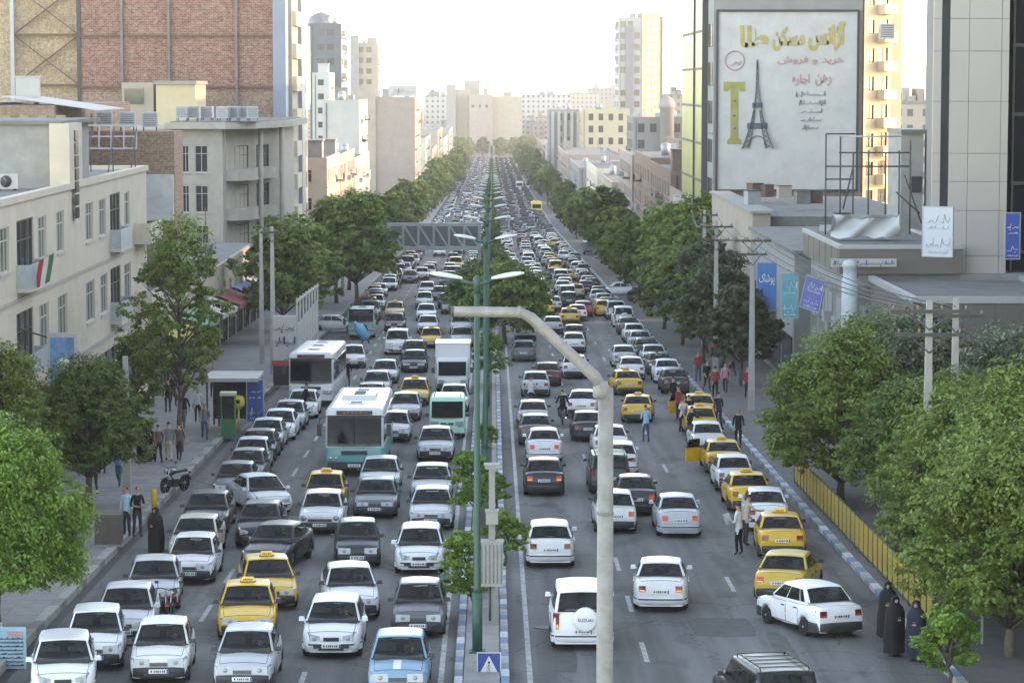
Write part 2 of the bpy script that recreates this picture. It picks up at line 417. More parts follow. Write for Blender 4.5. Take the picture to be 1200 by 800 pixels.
        for g in (-1, 1):
            m = MB(); wi = .34 if s.lights == 'wide' else .50; z0, z1 = .505, zt - .015
            if s.lights == 'round':
                m.lathe(((.005, .05), (.07, .045), (.095, .0), (.095, -.08)), 14, 0, (g * we * .78, L2 + .005, (z0 + z1) / 2 + .01), 'Y')
                m.lathe(((.105, .012), (.108, -.06)), 14, 1, (g * we * .78, L2 + .005, (z0 + z1) / 2 + .01), 'Y')
            else:
                sw = .06 if s.lights == 'swept' else .0
                xi, xo = we * wi, we + .005; yo = L2 - .20
                f4 = [(xi, L2 + .018, z0 + .01 + sw * .5), (we * .93, L2 + .012, z0), (xo + .035, yo, z0 + .04 + sw), (xo + .03, yo, z1 + .03 + sw), (we * .93, L2 - .02, z1 + sw * .5), (xi, L2 - .01, z1 - .01)]
                b4 = [(x * .93, y - .12, z) for x, y, z in f4]
                vs_ = [(g * x, y, z) for x, y, z in f4 + b4]
                m.add(vs_, ((0, 1, 4, 5), (1, 2, 3, 4), (5, 4, 10, 11), (4, 3, 9, 10), (0, 5, 11, 6), (1, 0, 6, 7), (2, 1, 7, 8), (3, 2, 8, 9)), 0)
                m.lathe(((.02, .03), (.05, .026), (.062, .0)), 10, 2, (g * lerp(xi, we, .45), L2 + .0, lerp(z0, z1, .5)), 'Y')
            out.append(('headlight', m.mesh(nm + '_headlight', [LENS, CHROME, LENS]), None, []))
            m = MB(); z0t = .66; z1t = min(s.ztop(-L2 + .08) - .09, .84); wer = s.hwid(-L2 + .02)
            if s.tail != 'sedan': z1t = min(z1t, .92)
            xi, xo = (wer * .66, wer + .03)
            if s.tail == 'suv': z0t, z1t, xi = .62, 1.05, wer * .84
            f4 = [(xi, -L2 - .016, z0t), (wer * .94, -L2 - .010, z0t), (xo, -L2 + .17, z0t + .02), (xo, -L2 + .19, z1t), (wer * .94, -L2 + .02, z1t), (xi, -L2 + .0, z1t)]
            b4 = [(x * .95, y + .12, z) for x, y, z in f4]
            m.add([(g * x, y, z) for x, y, z in f4 + b4], ((0, 1, 4, 5), (1, 2, 3, 4), (5, 4, 10, 11), (4, 3, 9, 10), (0, 5, 11, 6), (1, 0, 6, 7), (2, 1, 7, 8), (3, 2, 8, 9)), 0)
            zm = lerp(z0t, z1t, .30)
            m.add([(g * xi * 1.02, -L2 - .022, z0t + .02), (g * wer * .93, -L2 - .018, z0t + .02), (g * wer * .93, -L2 - .012, zm), (g * xi * 1.02, -L2 - .014, zm)], ((0, 1, 2, 3),), 1)
            out.append(('tail_light', m.mesh(nm + '_tail_light', [REDLENS, AMBER]), None, []))
        m = MB(); gw = we * s.grille; m.box((0, L2 + .004, .565), (gw * 2, .05, .10), 0)
        for k in range(3): m.box((0, L2 + .034, .535 + k * .032), (gw * 2, .012, .010), 1)
        out.append(('grille', m.mesh(nm + '_grille', [PLASTIC, CHROME if s.lights != 'swept' else PLASTIC]), None, []))
        for e in (1, -1):
            m = MB(); yy = e * (L2 + ((.105 if s.bumper == 'dark' else .138) if e > 0 else .012)); z = .40 if e > 0 else .66
            if s.tail == 'hatch' and e < 0: z = .62
            if s.spare and e < 0: z = .56
            if e < 0 and s.spare: yy = e * (L2 + .11)
            m.box((0, yy, z), (.52, .014, .115), 0); m.box((-.235 * e, yy + e * .009, z), (.04, .006, .105), 2)
            for k, dx in enumerate((-.16, -.11, -.05, .01, .06, .11, .19)): m.box((dx * e, yy + e * .009, z), (.028 if k % 3 else .038, .006, .06), 1)
            out.append(('licence_plate', m.mesh(nm + '_plate', [PLATE, INK, PBLUE]), None, []))
        # wheels
        tw = MB(); r_ = s.rw; tw.lathe(((r_ * .62, -.095), (r_ * .90, -.095), (r_, -.065), (r_, .065), (r_ * .90, .095), (r_ * .62, .095)), 20, 0, (0, 0, 0), 'X')
        tyre = tw.mesh(nm + '_tyre', [RUBBER])
        rimm = []
        for g in (-1, 1):
            q = MB(); q.lathe(((r_ * .64, .0), (r_ * .64, g * .092), (r_ * .58, g * .085), (r_ * .50, g * .06), (.01, g * .06)), 18, 0, (0, 0, 0), 'X')
            for k in range(6):
                a = k * math.pi / 3; q.box((g * .075, math.cos(a) * r_ * .30, math.sin(a) * r_ * .30), (.03, r_ * .50, r_ * .15), 0, rx=a)
            q.lathe(((r_ * .14, 0), (r_ * .14, g * .10), (.005, g * .105)), 10, 0, (0, 0, 0), 'X')
            rimm.append(q.mesh(nm + '_rim', [RIM]))
        for g in (-1, 1):
            for yc in (s.wbf, s.wbr):
                out.append(('wheel', tyre, (g * (hw - .105), yc, r_), [('rim', rimm[0 if g < 0 else 1], None, [])]))
        m = MB(); m.box((0, 0, .24), (s.W * .72, s.L * .8, .12), 0); out.append(('underbody', m.mesh(nm + '_under', [UNDER]), None, []))
        if s.rails:
            m = MB()
            for g in (-1, 1): m.tube([(g * s.roof[2] * .86, s.roof[0] - .1, s.H - .05), (g * s.roof[2] * .86, s.roof[0] - .2, s.H + .03), (g * s.roof[2] * .86, s.roof[1] + .2, s.H + .03), (g * s.roof[2] * .86, s.roof[1] + .1, s.H - .05)], .018, 6)
            for k in range(5): m.bar((-s.roof[2] * .84, lerp(s.roof[0] - .25, s.roof[1] + .25, k / 4), s.H + .03), (s.roof[2] * .84, lerp(s.roof[0] - .25, s.roof[1] + .25, k / 4), s.H + .03), .03, .02)
            out.append(('roof_rack', m.mesh(nm + '_rack', [PLASTIC]), None, []))
        if s.spare:
            m = MB(); m.lathe(((.30, .01), (.345, -.02), (.345, -.17), (.31, -.205), (.26, -.215), (.01, -.22)), 26, 0, (.07, -L2, .90), 'Y')
            out.append(('spare_wheel_cover', m.mesh(nm + '_spare', [PAINT]), None, []))
        return out

# shapes: (y, z_top, width factor) from the nose to the tail
SHAPES = {
 'sedan': Car(4.42, 1.70, 1.41, [(2.21, .58, .80), (2.19, .64, .86), (2.10, .69, .93), (1.7, .77, .98), (1.05, .87, 1.), (0, .92, 1.), (-1.2, .95, 1.), (-1.6, .97, .985), (-2.06, .96, .93), (-2.17, .92, .89), (-2.21, .60, .86)],
      (1.08, -1.52, .80), (.30, -.86, .61), (1.36, -1.31)),
 'sedan_round': Car(4.36, 1.70, 1.45, [(2.18, .56, .72), (2.15, .63, .80), (2.02, .71, .91), (1.65, .80, .98), (1.05, .90, 1.), (0, .95, 1.), (-1.2, .99, 1.), (-1.6, 1.01, .98), (-1.98, 1.00, .92), (-2.12, .95, .86), (-2.18, .60, .80)],
      (1.18, -1.50, .80), (.34, -.82, .60), (1.32, -1.25), bumper='body', lights='swept'),
 'hatch_round': Car(3.86, 1.66, 1.43, [(1.93, .55, .70), (1.90, .62, .79), (1.78, .71, .90), (1.45, .81, .98), (.95, .90, 1.), (0, .95, 1.), (-1.0, .98, 1.), (-1.55, 1.0, .95), (-1.83, .97, .88), (-1.90, .80, .86), (-1.93, .55, .82)],
      (1.08, -1.76, .78), (.26, -1.28, .60), (1.20, -1.22), tail='hatch', bumper='body', lights='swept'),
 'pride': Car(3.94, 1.61, 1.46, [(1.97, .60, .82), (1.95, .67, .88), (1.86, .74, .94), (1.5, .82, .985), (.98, .90, 1.), (0, .93, 1.), (-1.0, .95, 1.), (-1.45, .96, .98), (-1.84, .95, .93), (-1.93, .91, .90), (-1.97, .58, .86)],
      (1.02, -1.36, .76), (.36, -.84, .59), (1.20, -1.14), rw=.275),
 'pride_hatch': Car(3.56, 1.61, 1.46, [(1.78, .60, .82), (1.76, .67, .88), (1.67, .74, .94), (1.3, .82, .985), (.8, .90, 1.), (0, .93, 1.), (-1.0, .95, 1.), (-1.45, .96, .97), (-1.70, .93, .92), (-1.75, .78, .90), (-1.78, .58, .86)],
      (.84, -1.64, .76), (.18, -1.22, .59), (1.02, -1.28), tail='hatch', rw=.275),
 'paykan': Car(4.36, 1.63, 1.43, [(2.18, .66, .88), (2.16, .74, .92), (2.06, .80, .96), (1.5, .86, .99), (1.0, .90, 1.), (0, .93, 1.), (-1.2, .94, 1.), (-1.6, .94, .99), (-2.06, .91, .95), (-2.15, .87, .93), (-2.18, .60, .90)],
      (.92, -1.32, .75), (.42, -.80, .60), (1.30, -1.20), lights='round', grille=.58),
 'suv': Car(4.20, 1.80, 1.72, [(2.10, .72, .80), (2.07, .84, .88), (1.95, .92, .94), (1.5, 1.00, .99), (1.05, 1.05, 1.), (0, 1.06, 1.), (-1.2, 1.08, 1.), (-1.7, 1.09, .98), (-1.98, 1.07, .93), (-2.06, 1.0, .91), (-2.10, .55, .89)],
      (1.10, -2.00, .83), (.48, -1.78, .69), (1.30, -1.24), tail='suv', bumper='body', rw=.355, spare=True),
 'wagon': Car(4.35, 1.74, 1.66, [(2.17, .74, .84), (2.14, .86, .90), (2.0, .93, .95), (1.5, .99, .99), (.98, 1.02, 1.), (0, 1.03, 1.), (-1.2, 1.04, 1.), (-1.8, 1.05, .98), (-2.07, 1.03, .95), (-2.13, 1.0, .93), (-2.17, .55, .9)],
      (1.0, -2.08, .82), (.50, -1.92, .70), (1.32, -1.26), tail='suv', lights='round', rw=.36, rails=True),
}
PROTO = {k: v.parts(k) for k, v in SHAPES.items()}
_tx = MB(); _tx.box((0, 0, .075), (.42, .16, .13), 0, taper=.8); _tx.box((0, 0, .01), (.46, .20, .02), 1)
for _k in range(5): _tx.box((-.12 + _k * .06, .079, .07), (.035, .012, .05 if _k % 2 else .03), 1); _tx.box((-.12 + _k * .06, -.079, .07), (.035, .012, .05 if _k % 2 else .03), 1)
TAXI_ME = _tx.mesh('taxi_roof_sign', [TAXISIGN, INK])
LOD1_SKIP = {'door', 'underbody', 'quarter_window', 'hood', 'boot_lid', 'grille'}
LOD2 = {}
def lod2_mesh(kind):
    """one light mesh for a car a few pixels across"""
    if kind in LOD2: return LOD2[kind]
    v = []; f = []; mi = []; mats = []; sm = []
    for name, me, loc, subs in PROTO[kind]:
        if name in LOD1_SKIP or name in ('mirror', 'wheel', 'side_window') and False: continue
        off = Vector(loc) if loc else Vector((0, 0, 0)); o = len(v); v += [tuple(q.co + off) for q in me.vertices]
        ix = []
        for m in me.materials:
            if m not in mats: mats.append(m)
            ix.append(mats.index(m))
        for p in me.polygons: f.append(tuple(o + i for i in p.vertices)); mi.append(ix[p.material_index]); sm.append(p.use_smooth)
    me = bpy.data.meshes.new(kind + '_far'); me.from_pydata(v, [], f)
    for m in mats: me.materials.append(m)
    me.polygons.foreach_set('material_index', mi); me.polygons.foreach_set('use_smooth', sm); me.update()
    LOD2[kind] = me; return me
def inst(parts, root, color, skip=(), lit=None, sub=True):
    for name, me, loc, subs in parts:
        if name in skip: continue
        o = bpy.data.objects.new(name, me); COL.objects.link(o); o.parent = root; o.color = color
        if loc: o.location = loc
        if lit and name == 'tail_light':
            o.material_slots[0].link = 'OBJECT'; o.material_slots[0].material = BRAKE if 'b' in lit else REDLENS
            if 't' in lit: o.material_slots[1].link = 'OBJECT'; o.material_slots[1].material = TURN
        if sub:
            for n2, me2, loc2, _ in subs:
                c = bpy.data.objects.new(n2, me2); COL.objects.link(c); c.parent = o; c.color = color
                if loc2: c.location = loc2
CARS = (.955, .955, .945)
COLS = {'white': (.67, .67, .67), 'silver': (.42, .44, .46), 'pale': (.55, .56, .57), 'grey': (.105, .11, .12), 'dark': (.022, .025, .030), 'black': (.007, .0075, .009), 'yellow': (.70, .40, .03),
        'ochre': (.56, .36, .05), 'maroon': (.12, .015, .02), 'red': (.35, .03, .025), 'blue': (.15, .28, .38), 'navy': (.03, .06, .16), 'teal': (.12, .40, .36), 'beige': (.50, .45, .36), 'green': (.03, .06, .05), 'mint': (.34, .66, .52), 'tan': (.6, .42, .22)}
NOUN = {'sedan': 'sedan', 'sedan_round': 'sedan', 'hatch_round': 'hatchback', 'pride': 'sedan', 'pride_hatch': 'hatchback', 'paykan': 'sedan', 'suv': 'suv', 'wagon': 'estate_car'}
def car(kind, colour, X, Y, head, label, group, lod=0, taxi=False, lit=None, name=None):
    name = name or ('taxi' if taxi else NOUN[kind]); c = tuple(COLS[colour]); j = rnd.uniform(.9, 1.1); c = tuple(min(.85, a * j) for a in c) + (1.0,)
    if lod == 2:
        o = put(name, lod2_mesh(kind)); o.color = c
    else:
        o = bpy.data.objects.new(name, None); COL.objects.link(o); o.empty_display_size = .3
        inst(PROTO[kind], o, c, LOD1_SKIP if lod else (), lit, lod == 0)
        if taxi:
            t = put('roof_sign', TAXI_ME, o, (0, SHAPES[kind].roof[0] * .3 + SHAPES[kind].roof[1] * .3, SHAPES[kind].H - .028))
    on_road(o, X, Y, head); q_ = rnd.uniform(.98, 1.02); o.scale = (CARS[0] * q_, CARS[1] * rnd.uniform(.97, 1.02), CARS[2] * rnd.uniform(.98, 1.03)); tag(o, label, 'taxi' if taxi else 'car', group)
    return o
# ------------------------------------------------------------------ large vehicles
WHITEV = mat('vehicle_white', (.62, .63, .63), rough=.35, coat=.4, noise=(1.2, .06))
TEALV = mat('bus_teal', (.06, .34, .33), rough=.4, coat=.3, noise=(2, .08))
MINTV = mat('van_mint', (.36, .64, .50), rough=.4, coat=.3, noise=(2, .06))
BGLASS = mat('bus_glass', (.006, .007, .008), rough=.08, spec=.12, noise=(1.3, .5, 3))
SEAT = mat('seat_cloth', (.05, .07, .12), rough=.9)
def rrect(w, l, r, n=5):
    """rounded rectangle, x half w, y half l"""
    p = []
    for cx, cy, a0 in ((w - r, l - r, 0), (-w + r, l - r, 90), (-w + r, -l + r, 180), (w - r, -l + r, 270)):
        for k in range(n): a = R(a0 + 90 * k / (n - 1)); p.append((cx + r * math.cos(a), cy + r * math.sin(a)))
    return p
def shell(mb, w, l, z0, z1, r=.12, tr=.12, mi=0, nose=None):
    """van or bus body: rounded plan, rounded roof edge; nose(y, z) shifts points forward"""
    rings = []
    for z, ins in ((z0, .02), (z0 + .1, 0), (lerp(z0, z1, .5), 0), (z1 - tr, .0), (z1 - tr * .4, tr * .25), (z1 - tr * .08, tr * .7), (z1, tr * 1.6)):
        ring = []
        for x, y in rrect(w - ins, l - ins, r):
            if nose: y += nose(x, y, z)
            ring.append((x, y, z))
        rings.append(ring)
    n = len(rings[0]); vs_ = [p for q in rings for p in q]
    fs = [(i * n + j, i * n + (j + 1) % n, (i + 1) * n + (j + 1) % n, (i + 1) * n + j) for i in range(len(rings) - 1) for j in range(n)]
    fs += [tuple(range(n))[::-1], tuple((len(rings) - 1) * n + j for j in range(n))]
    mb.add(vs_, fs, mi, True)
def wheel_parts(nm, r_, wd=.22):
    t = MB(); t.lathe(((r_ * .6, -wd / 2), (r_ * .92, -wd / 2), (r_, -wd * .3), (r_, wd * .3), (r_ * .92, wd / 2), (r_ * .6, wd / 2)), 20, 0, (0, 0, 0), 'X')
    q = MB(); q.lathe(((r_ * .62, -wd * .45), (r_ * .55, -wd * .2), (.01, -wd * .2)), 14, 0, (0, 0, 0), 'X'); q.lathe(((r_ * .62, wd * .45), (r_ * .55, wd * .2), (.01, wd * .2)), 14, 0, (0, 0, 0), 'X')
    return t.mesh(nm + '_tyre', [RUBBER]), q.mesh(nm + '_rim', [RIM])
def add_wheels(root, nm, r_, track, ys, wd=.22):
    t, q = wheel_parts(nm, r_, wd)
    for y in ys:
        for g in (-1, 1):
            o = put('wheel', t, root, (g * track, y, r_)); put('rim', q, o)
def coach(label, X, Y, head, low=WHITEV, up=WHITEV, L=11.2, W=2.5, H=3.15, roofac=True, name='coach', cat='bus', group=None, door=True):
    root = thing(name, label, cat, group=group); l = L / 2; w = W / 2
    nose = lambda x, y, z: (-.20 * max(0, (z - 1.2) / (H - 1.2)) ** 1.5 - .10 * (x / w) ** 2) if y > l - .4 else 0
    m = MB(); shell(m, w, l, .42, H, .16, .20, 0, nose); m.build('body', [up], root)
    m = MB(); shell(m, w + .006, l + .006, .36, 1.25, .16, .02, 0, nose); m.build('skirt', [low], root)
    fy = lambda x, z: l + nose(x, l, z) - .0
    m = MB(); pts = [[(x, fy(x, z) + .018, z) for x in np.linspace(-w * .93, w * .93, 9)] for z in (1.32, 1.8, 2.3, H - .32)]; m.grid(pts, 0)
    ws = m.build('windshield', [BGLASS], root, fix=False)
    m = MB()
    for sx in (-.7, .15): m.bar((sx, l + .05, 1.36), (sx + .65, fy(sx, 1.9) + .05, 1.75), .025, .02)
    m.build('wiper', [RUBBER], ws)
    m = MB(); m.grid([[(x, fy(0, z) + .026, z) for x in (-.025, .025)] for z in (1.32, 1.8, 2.3, H - .32)], 0, False); m.build('divider', [RUBBER], ws)
    m = MB(); m.grid([[(x, fy(x, z) + .024, z) for x in np.linspace(-w * .90, w * .90, 9)] for z in (1.33, 1.43)], 0); m.build('lower_band', [mat('dash_grey', (.10, .10, .105), rough=.7)], ws)
    m = MB(); m.grid([[(x, fy(x, z) + .024, z) for x in np.linspace(-w * .92, w * .92, 9)] for z in (H - .46, H - .33)], 0); m.build('sun_band', [INK], ws)
    m = MB(); m.grid([[(x, l + .012 - .10 * (x / w) ** 2, z) for x in np.linspace(-w * .45, w * .45, 7)] for z in (.95, 1.12)], 0); m.build('grille', [PLASTIC], root)
    m = MB(); m.grid([[(x, fy(x, z) + .022, z) for x in np.linspace(-w * .62, w * .62, 5)] for z in (H - .30, H - .12)], 0)
    for k in range(6): m.box((-.45 + k * .18, fy(0, H - .2) + .02, H - .21), (.10, .02, .06 + .03 * (k % 2)), 1)
    m.build('destination_sign', [PLASTIC, AMBER], root)
    for g in (-1, 1):
        m = MB(); m.box((g * w * .74, l - .06, .80), (.50, .12, .20), 0); m.lathe(((.01, .02), (.07, .01), (.075, -.02)), 10, 1, (g * w * .82, l + .005, .80), 'Y'); m.lathe(((.01, .02), (.06, .01), (.065, -.02)), 10, 1, (g * w * .64, l + .005, .80), 'Y')
        m.build('headlight', [LENS, CHROME], root)
        m = MB(); m.tube([(g * w * .95, l - .12, H - .35), (g * (w + .20), l + .12, H - .40), (g * (w + .24), l + .14, H - .62)], .022, 6); m.box((g * (w + .24), l + .13, H - .92), (.20, .10, .52), 0); m.build('mirror', [PLASTIC], root)
        nwin = 7
        for k in range(nwin):
            y0 = lerp(l - .75, -l + .35, k / nwin); y1 = lerp(l - .75, -l + .35, (k + 1) / nwin) + .07
            if door and g > 0 and k in (0, 3):
                m = MB(); m.b2((g * (w + .004), y1, .48), (g * (w + .028), y0, 2.55), 0); m.b2((g * (w + .03), y1 + .08, .8), (g * (w + .036), y0 - .08, 2.45), 1); m.build('door', [PLASTIC, BGLASS], root); continue
            m = MB(); m.b2((min(g * (w - .03), g * (w + .014)), y1, 1.42), (max(g * (w - .03), g * (w + .014)), y0, 2.46), 0); m.build('side_window', [BGLASS], root)
    m = MB(); m.box((0, l + .03, .50), (W * .92, .16, .26), 0); m.box((0, l + .115, .50), (.54, .012, .12), 1)
    for k in range(6): m.box((-.18 + k * .07, l + .123, .50), (.035, .006, .06), 2)
    m.build('front_bumper', [low if low is not TEALV else PLASTIC, PLATE, INK], root)
    m = MB(); m.box((0, -l - .015, 1.95), (W * .8, .03, .9), 0); m.build('rear_window', [BGLASS], root)
    for g in (-1, 1):
        m = MB(); m.box((g * w * .85, -l - .012, .95), (.22, .03, .42), 0); m.build('tail_light', [REDLENS], root)
    for k, (y, s_) in enumerate(((l - 2.2, .6), (0, .7), (-l + 2.4, .6))):
        m = MB()
        if roofac and k == 1: m.box((0, y, H + .08), (1.6, 2.4, .2), 0, taper=.9); m.box((0, y + .4, H + .19), (.5, .5, .04), 1); m.box((0, y - .5, H + .19), (.5, .5, .04), 1)
        else: m.box((0, y, H + .03), (.75, s_, .07), 0, taper=.9); m.box((.0, y, H + .075), (.5, s_ * .6, .02), 1)
        m.build('air_conditioner' if roofac and k == 1 else 'roof_hatch', [up, PLASTIC], root)
    add_wheels(root, name, .48, w - .17, (l - 2.5, -l + 3.0), .28)
    on_road(root, X, Y, head); root.scale = (.97, .97, .97); return root
def van(label, X, Y, head):
    root = thing('van', label, 'van'); w, L, H = .84, 3.9, 1.92; l = L / 2
    nose = lambda x, y, z: ((-.80 * min(1, max(0, (z - .95) / (H - .95)))) - .08 * (x / w) ** 2) if y > 0 else 0
    m = MB(); shell(m, w, l, .22, H, .16, .16, 0, nose); m.build('body', [MINTV], root)
    m = MB(); m.grid([[(x, l + nose(x, l, z) + .015, z) for x in np.linspace(-w * .88, w * .88, 9)] for z in (1.0, 1.3, 1.72)], 0); m.build('windshield', [BGLASS], root, fix=False)
    for g in (-1, 1):
        for y0, y1 in ((.95, .15), (.08, -.8), (-.87, -1.7)):
            m = MB(); m.b2((min(g * (w - .03), g * (w + .012)), y1, 1.06), (max(g * (w - .03), g * (w + .012)), y0, 1.68), 0); m.build('side_window', [BGLASS], root)
        m = MB(); m.box((g * w * .70, l - .03, .74), (.36, .14, .17), 0); m.build('headlight', [LENS], root)
        m = MB(); m.box((g * (w + .12), l - .52, 1.08), (.2, .1, .16), 0); m.build('mirror', [PLASTIC], root)
        m = MB(); m.box((g * w * .9, -l, .9), (.12, .04, .4), 0); m.build('tail_light', [REDLENS], root)
    m = MB(); m.box((0, l + .0, .72), (.62, .06, .10), 0); m.box((0, l + .04, .72), (.5, .02, .02), 1); m.lathe(((.01, .05), (.06, .045), (.06, 0)), 12, 1, (0, l, .72), 'Y'); m.build('grille', [PLASTIC, CHROME], root)
    m = MB(); m.box((0, l + .05, .42), (1.62, .16, .24), 0); m.box((0, l + .135, .42), (.52, .012, .11), 1)
    for k in range(6): m.box((-.17 + k * .07, l + .143, .42), (.035, .006, .06), 2)
    m.build('front_bumper', [MINTV, TAXISIGN, INK], root)
    m = MB()
    for g in (-1, 1): m.box((g * .62, -.2, H + .02), (.04, 2.2, .03), 0)
    m.build('roof_rail', [PLASTIC], root)
    add_wheels(root, 'van', .29, w - .09, (1.25, -1.2), .17); on_road(root, X, Y, head); return root
def box_truck(label, X, Y, head, cab=WHITEV, cargo=WHITEV, L=5.4, group=None, open_bed=False, H=2.75):
    root = thing('truck', label, 'truck', group=group); l = L / 2; w = .92
    nose = lambda x, y, z: (-.35 * min(1, max(0, (z - 1.0) / .95)) - .06 * (x / w) ** 2) if y > 0 else 0
    m = MB(); rings = MB(); shell(m, w * .96, .95, .35, 2.0, .14, .14, 0, nose); m.build('cab', [cab], root, (0, l - .95, 0))
    m = MB(); m.grid([[(x, l + nose(x, 1, z) + .015, z) for x in np.linspace(-w * .85, w * .85, 9)] for z in (1.06, 1.4, 1.82)], 0); m.build('windshield', [BGLASS], root, fix=False)
    for g in (-1, 1):
        m = MB(); m.b2((min(g * (w * .96 - .03), g * (w * .96 + .012)), l - 1.3, 1.12), (max(g * (w * .96 - .03), g * (w * .96 + .012)), l - .55, 1.72), 0); m.build('side_window', [BGLASS], root)
        m = MB(); m.box((g * .62, l + .0, .72), (.30, .10, .18), 0); m.build('headlight', [LENS], root)
        m = MB(); m.box((g * (w + .16), l - .1, 1.35), (.16, .08, .3), 0); m.bar((g * w, l - .3, 1.5), (g * (w + .16), l - .1, 1.5), .025); m.build('mirror', [PLASTIC], root)
        m = MB(); m.box((g * .75, -l - .01, .62), (.2, .04, .14), 0); m.build('tail_light', [REDLENS], root)
    if open_bed:
        m = MB(); m.b2((-w, -l, .72), (w, l - 2.0, .82), 0); m.b2((-w, -l, .82), (-w + .05, l - 2.0, 1.9), 0); m.b2((w - .05, -l, .82), (w, l - 2.0, 1.9), 0); m.b2((-w, -l + .003, .82), (w, -l + .05, 1.9), 0)
        for k in range(7): m.b2((-w - .03, lerp(-l, l - 2.1, k / 6), .7), (-w, lerp(-l, l - 2.1, k / 6) + .06, 1.92), 0); m.b2((w, lerp(-l, l - 2.1, k / 6), .7), (w + .03, lerp(-l, l - 2.1, k / 6) + .06, 1.92), 0)
        for k in range(5): m.b2((lerp(-w, w - .06, k / 4), -l - .03, .7), (lerp(-w, w - .06, k / 4) + .06, -l, 1.92), 0)
        m.build('cargo_bed', [cargo], root)
    else:
        m = MB(); m.b2((-w - .06, -l, .75), (w + .06, l - 1.92, H), 0); m.b2((-w - .09, -l - .02, H - .08), (w + .09, l - 1.9, H + .02), 1); m.b2((-w - .09, -l - .02, .70), (w + .09, l - 1.9, .80), 1); m.build('cargo_box', [cargo, RIM], root)
        m = MB()
        for g in (-1, 1): m.b2((min(g * .03, g * w), -l - .03, .86), (max(g * .03, g * w), -l - .005, H - .14), 0)
        m.build('rear_door', [cargo], root)
    m = MB(); m.box((0, l + .03, .48), (1.7, .14, .22), 0); m.box((0, l + .105, .48), (.52, .012, .11), 1); m.build('front_bumper', [PLASTIC, PLATE], root)
    m = MB(); m.box((0, -.2, .55), (1.0, L - .6, .22), 0); m.build('chassis', [UNDER], root)
    add_wheels(root, 'truck', .36, w - .13, (l - .85, -l + 1.1), .22); on_road(root, X, Y, head); return root

# ------------------------------------------------------------------ motorcycles
def motorbike(label, X, Y, head, paint=(.25, .02, .02), dz=0.0, group=None, tint='red'):
    root = thing('motorcycle', label, 'motorcycle', group=group)
    P_ = mat('bike_paint_' + tint, paint, rough=.35, coat=.5)
    for y in (.62, -.62):
        m = MB(); prof = [(.295 + .032 * math.cos(a), .03 * math.sin(a)) for a in np.linspace(0, 2 * math.pi, 9)]; m.lathe(prof, 18, 0, (0, 0, 0), 'X')
        o = m.build('wheel', [RUBBER], root, (0, y, .335)); q = MB(); q.lathe(((.04, -.05), (.06, 0), (.04, .05)), 10, 0, (0, 0, 0), 'X')
        for k in range(8): a = k * math.pi / 4; q.bar((0, 0, 0), (0, .26 * math.cos(a), .26 * math.sin(a)), .012)
        q.build('rim', [RIM], o)
    m = MB(); m.tube([(0, .50, .92), (0, .10, .55), (0, -.25, .38), (0, -.62, .36)], .03, 8); m.tube([(0, .46, .85), (0, -.2, .78), (0, -.75, .80)], .025, 8); m.box((0, .02, .40), (.22, .36, .30), 0); m.build('frame', [PLASTIC], root)
    m = MB()
    for g in (-1, 1): m.tube([(g * .07, .62, .335), (g * .07, .50, .80), (g * .07, .44, 1.0)], .022, 6)
    m.build('fork', [CHROME], root)
    m = MB(); m.tube([(-.36, .30, 1.06), (-.2, .40, 1.08), (0, .44, 1.02), (.2, .40, 1.08), (.36, .30, 1.06)], .016, 6)
    for g in (-1, 1): m.tube([(g * .3, .36, 1.08), (g * .33, .38, 1.22)], .008, 5); m.box((g * .34, .39, 1.25), (.11, .02, .07), 0)
    m.build('handlebar', [PLASTIC], root)
    m = MB(); m.lathe(((.01, .28), (.10, .24), (.135, .08), (.12, -.12), (.06, -.2), (.01, -.21)), 12, 0, (0, .18, .84), 'Y'); m.build('fuel_tank', [P_], root)
    m = MB(); m.grid([[(x * (.10 + .03 * (1 - abs(t))), lerp(.0, -.72, (t + 1) / 2), .86 + .04 * t * t - .03 * x * x) for x in (-1.2, -.8, 0, .8, 1.2)] for t in (-1, -.5, 0, .5, 1)]); m.box((0, -.36, .82), (.22, .72, .06), 0); m.build('seat', [RUBBER], root)
    m = MB(); m.lathe(((.01, .08), (.07, .07), (.085, 0), (.03, -.08)), 12, 0, (0, .56, .92), 'Y'); m.build('headlight', [LENS], root)
    m = MB(); m.grid([[(x, -.62 + .38 * math.sin(a) * -1, .335 + .38 * math.cos(a)) for x in (-.07, 0, .07)] for a in np.linspace(-.3, 1.3, 6)]); m.grid([[(x, .62 + .37 * math.sin(a), .335 + .37 * math.cos(a)) for x in (-.06, 0, .06)] for a in np.linspace(-.7, .7, 6)]); m.build('mudguard', [P_], root)
    m = MB(); m.tube([(.12, .1, .30), (.15, -.3, .28), (.15, -.75, .36)], [.025, .035, .045], 8); m.build('exhaust', [CHROME], root)
    m = MB(); m.box((0, -.98, .72), (.10, .05, .08), 0); m.build('tail_light', [REDLENS], root)
    on_road(root, X, Y, head, dz); return root

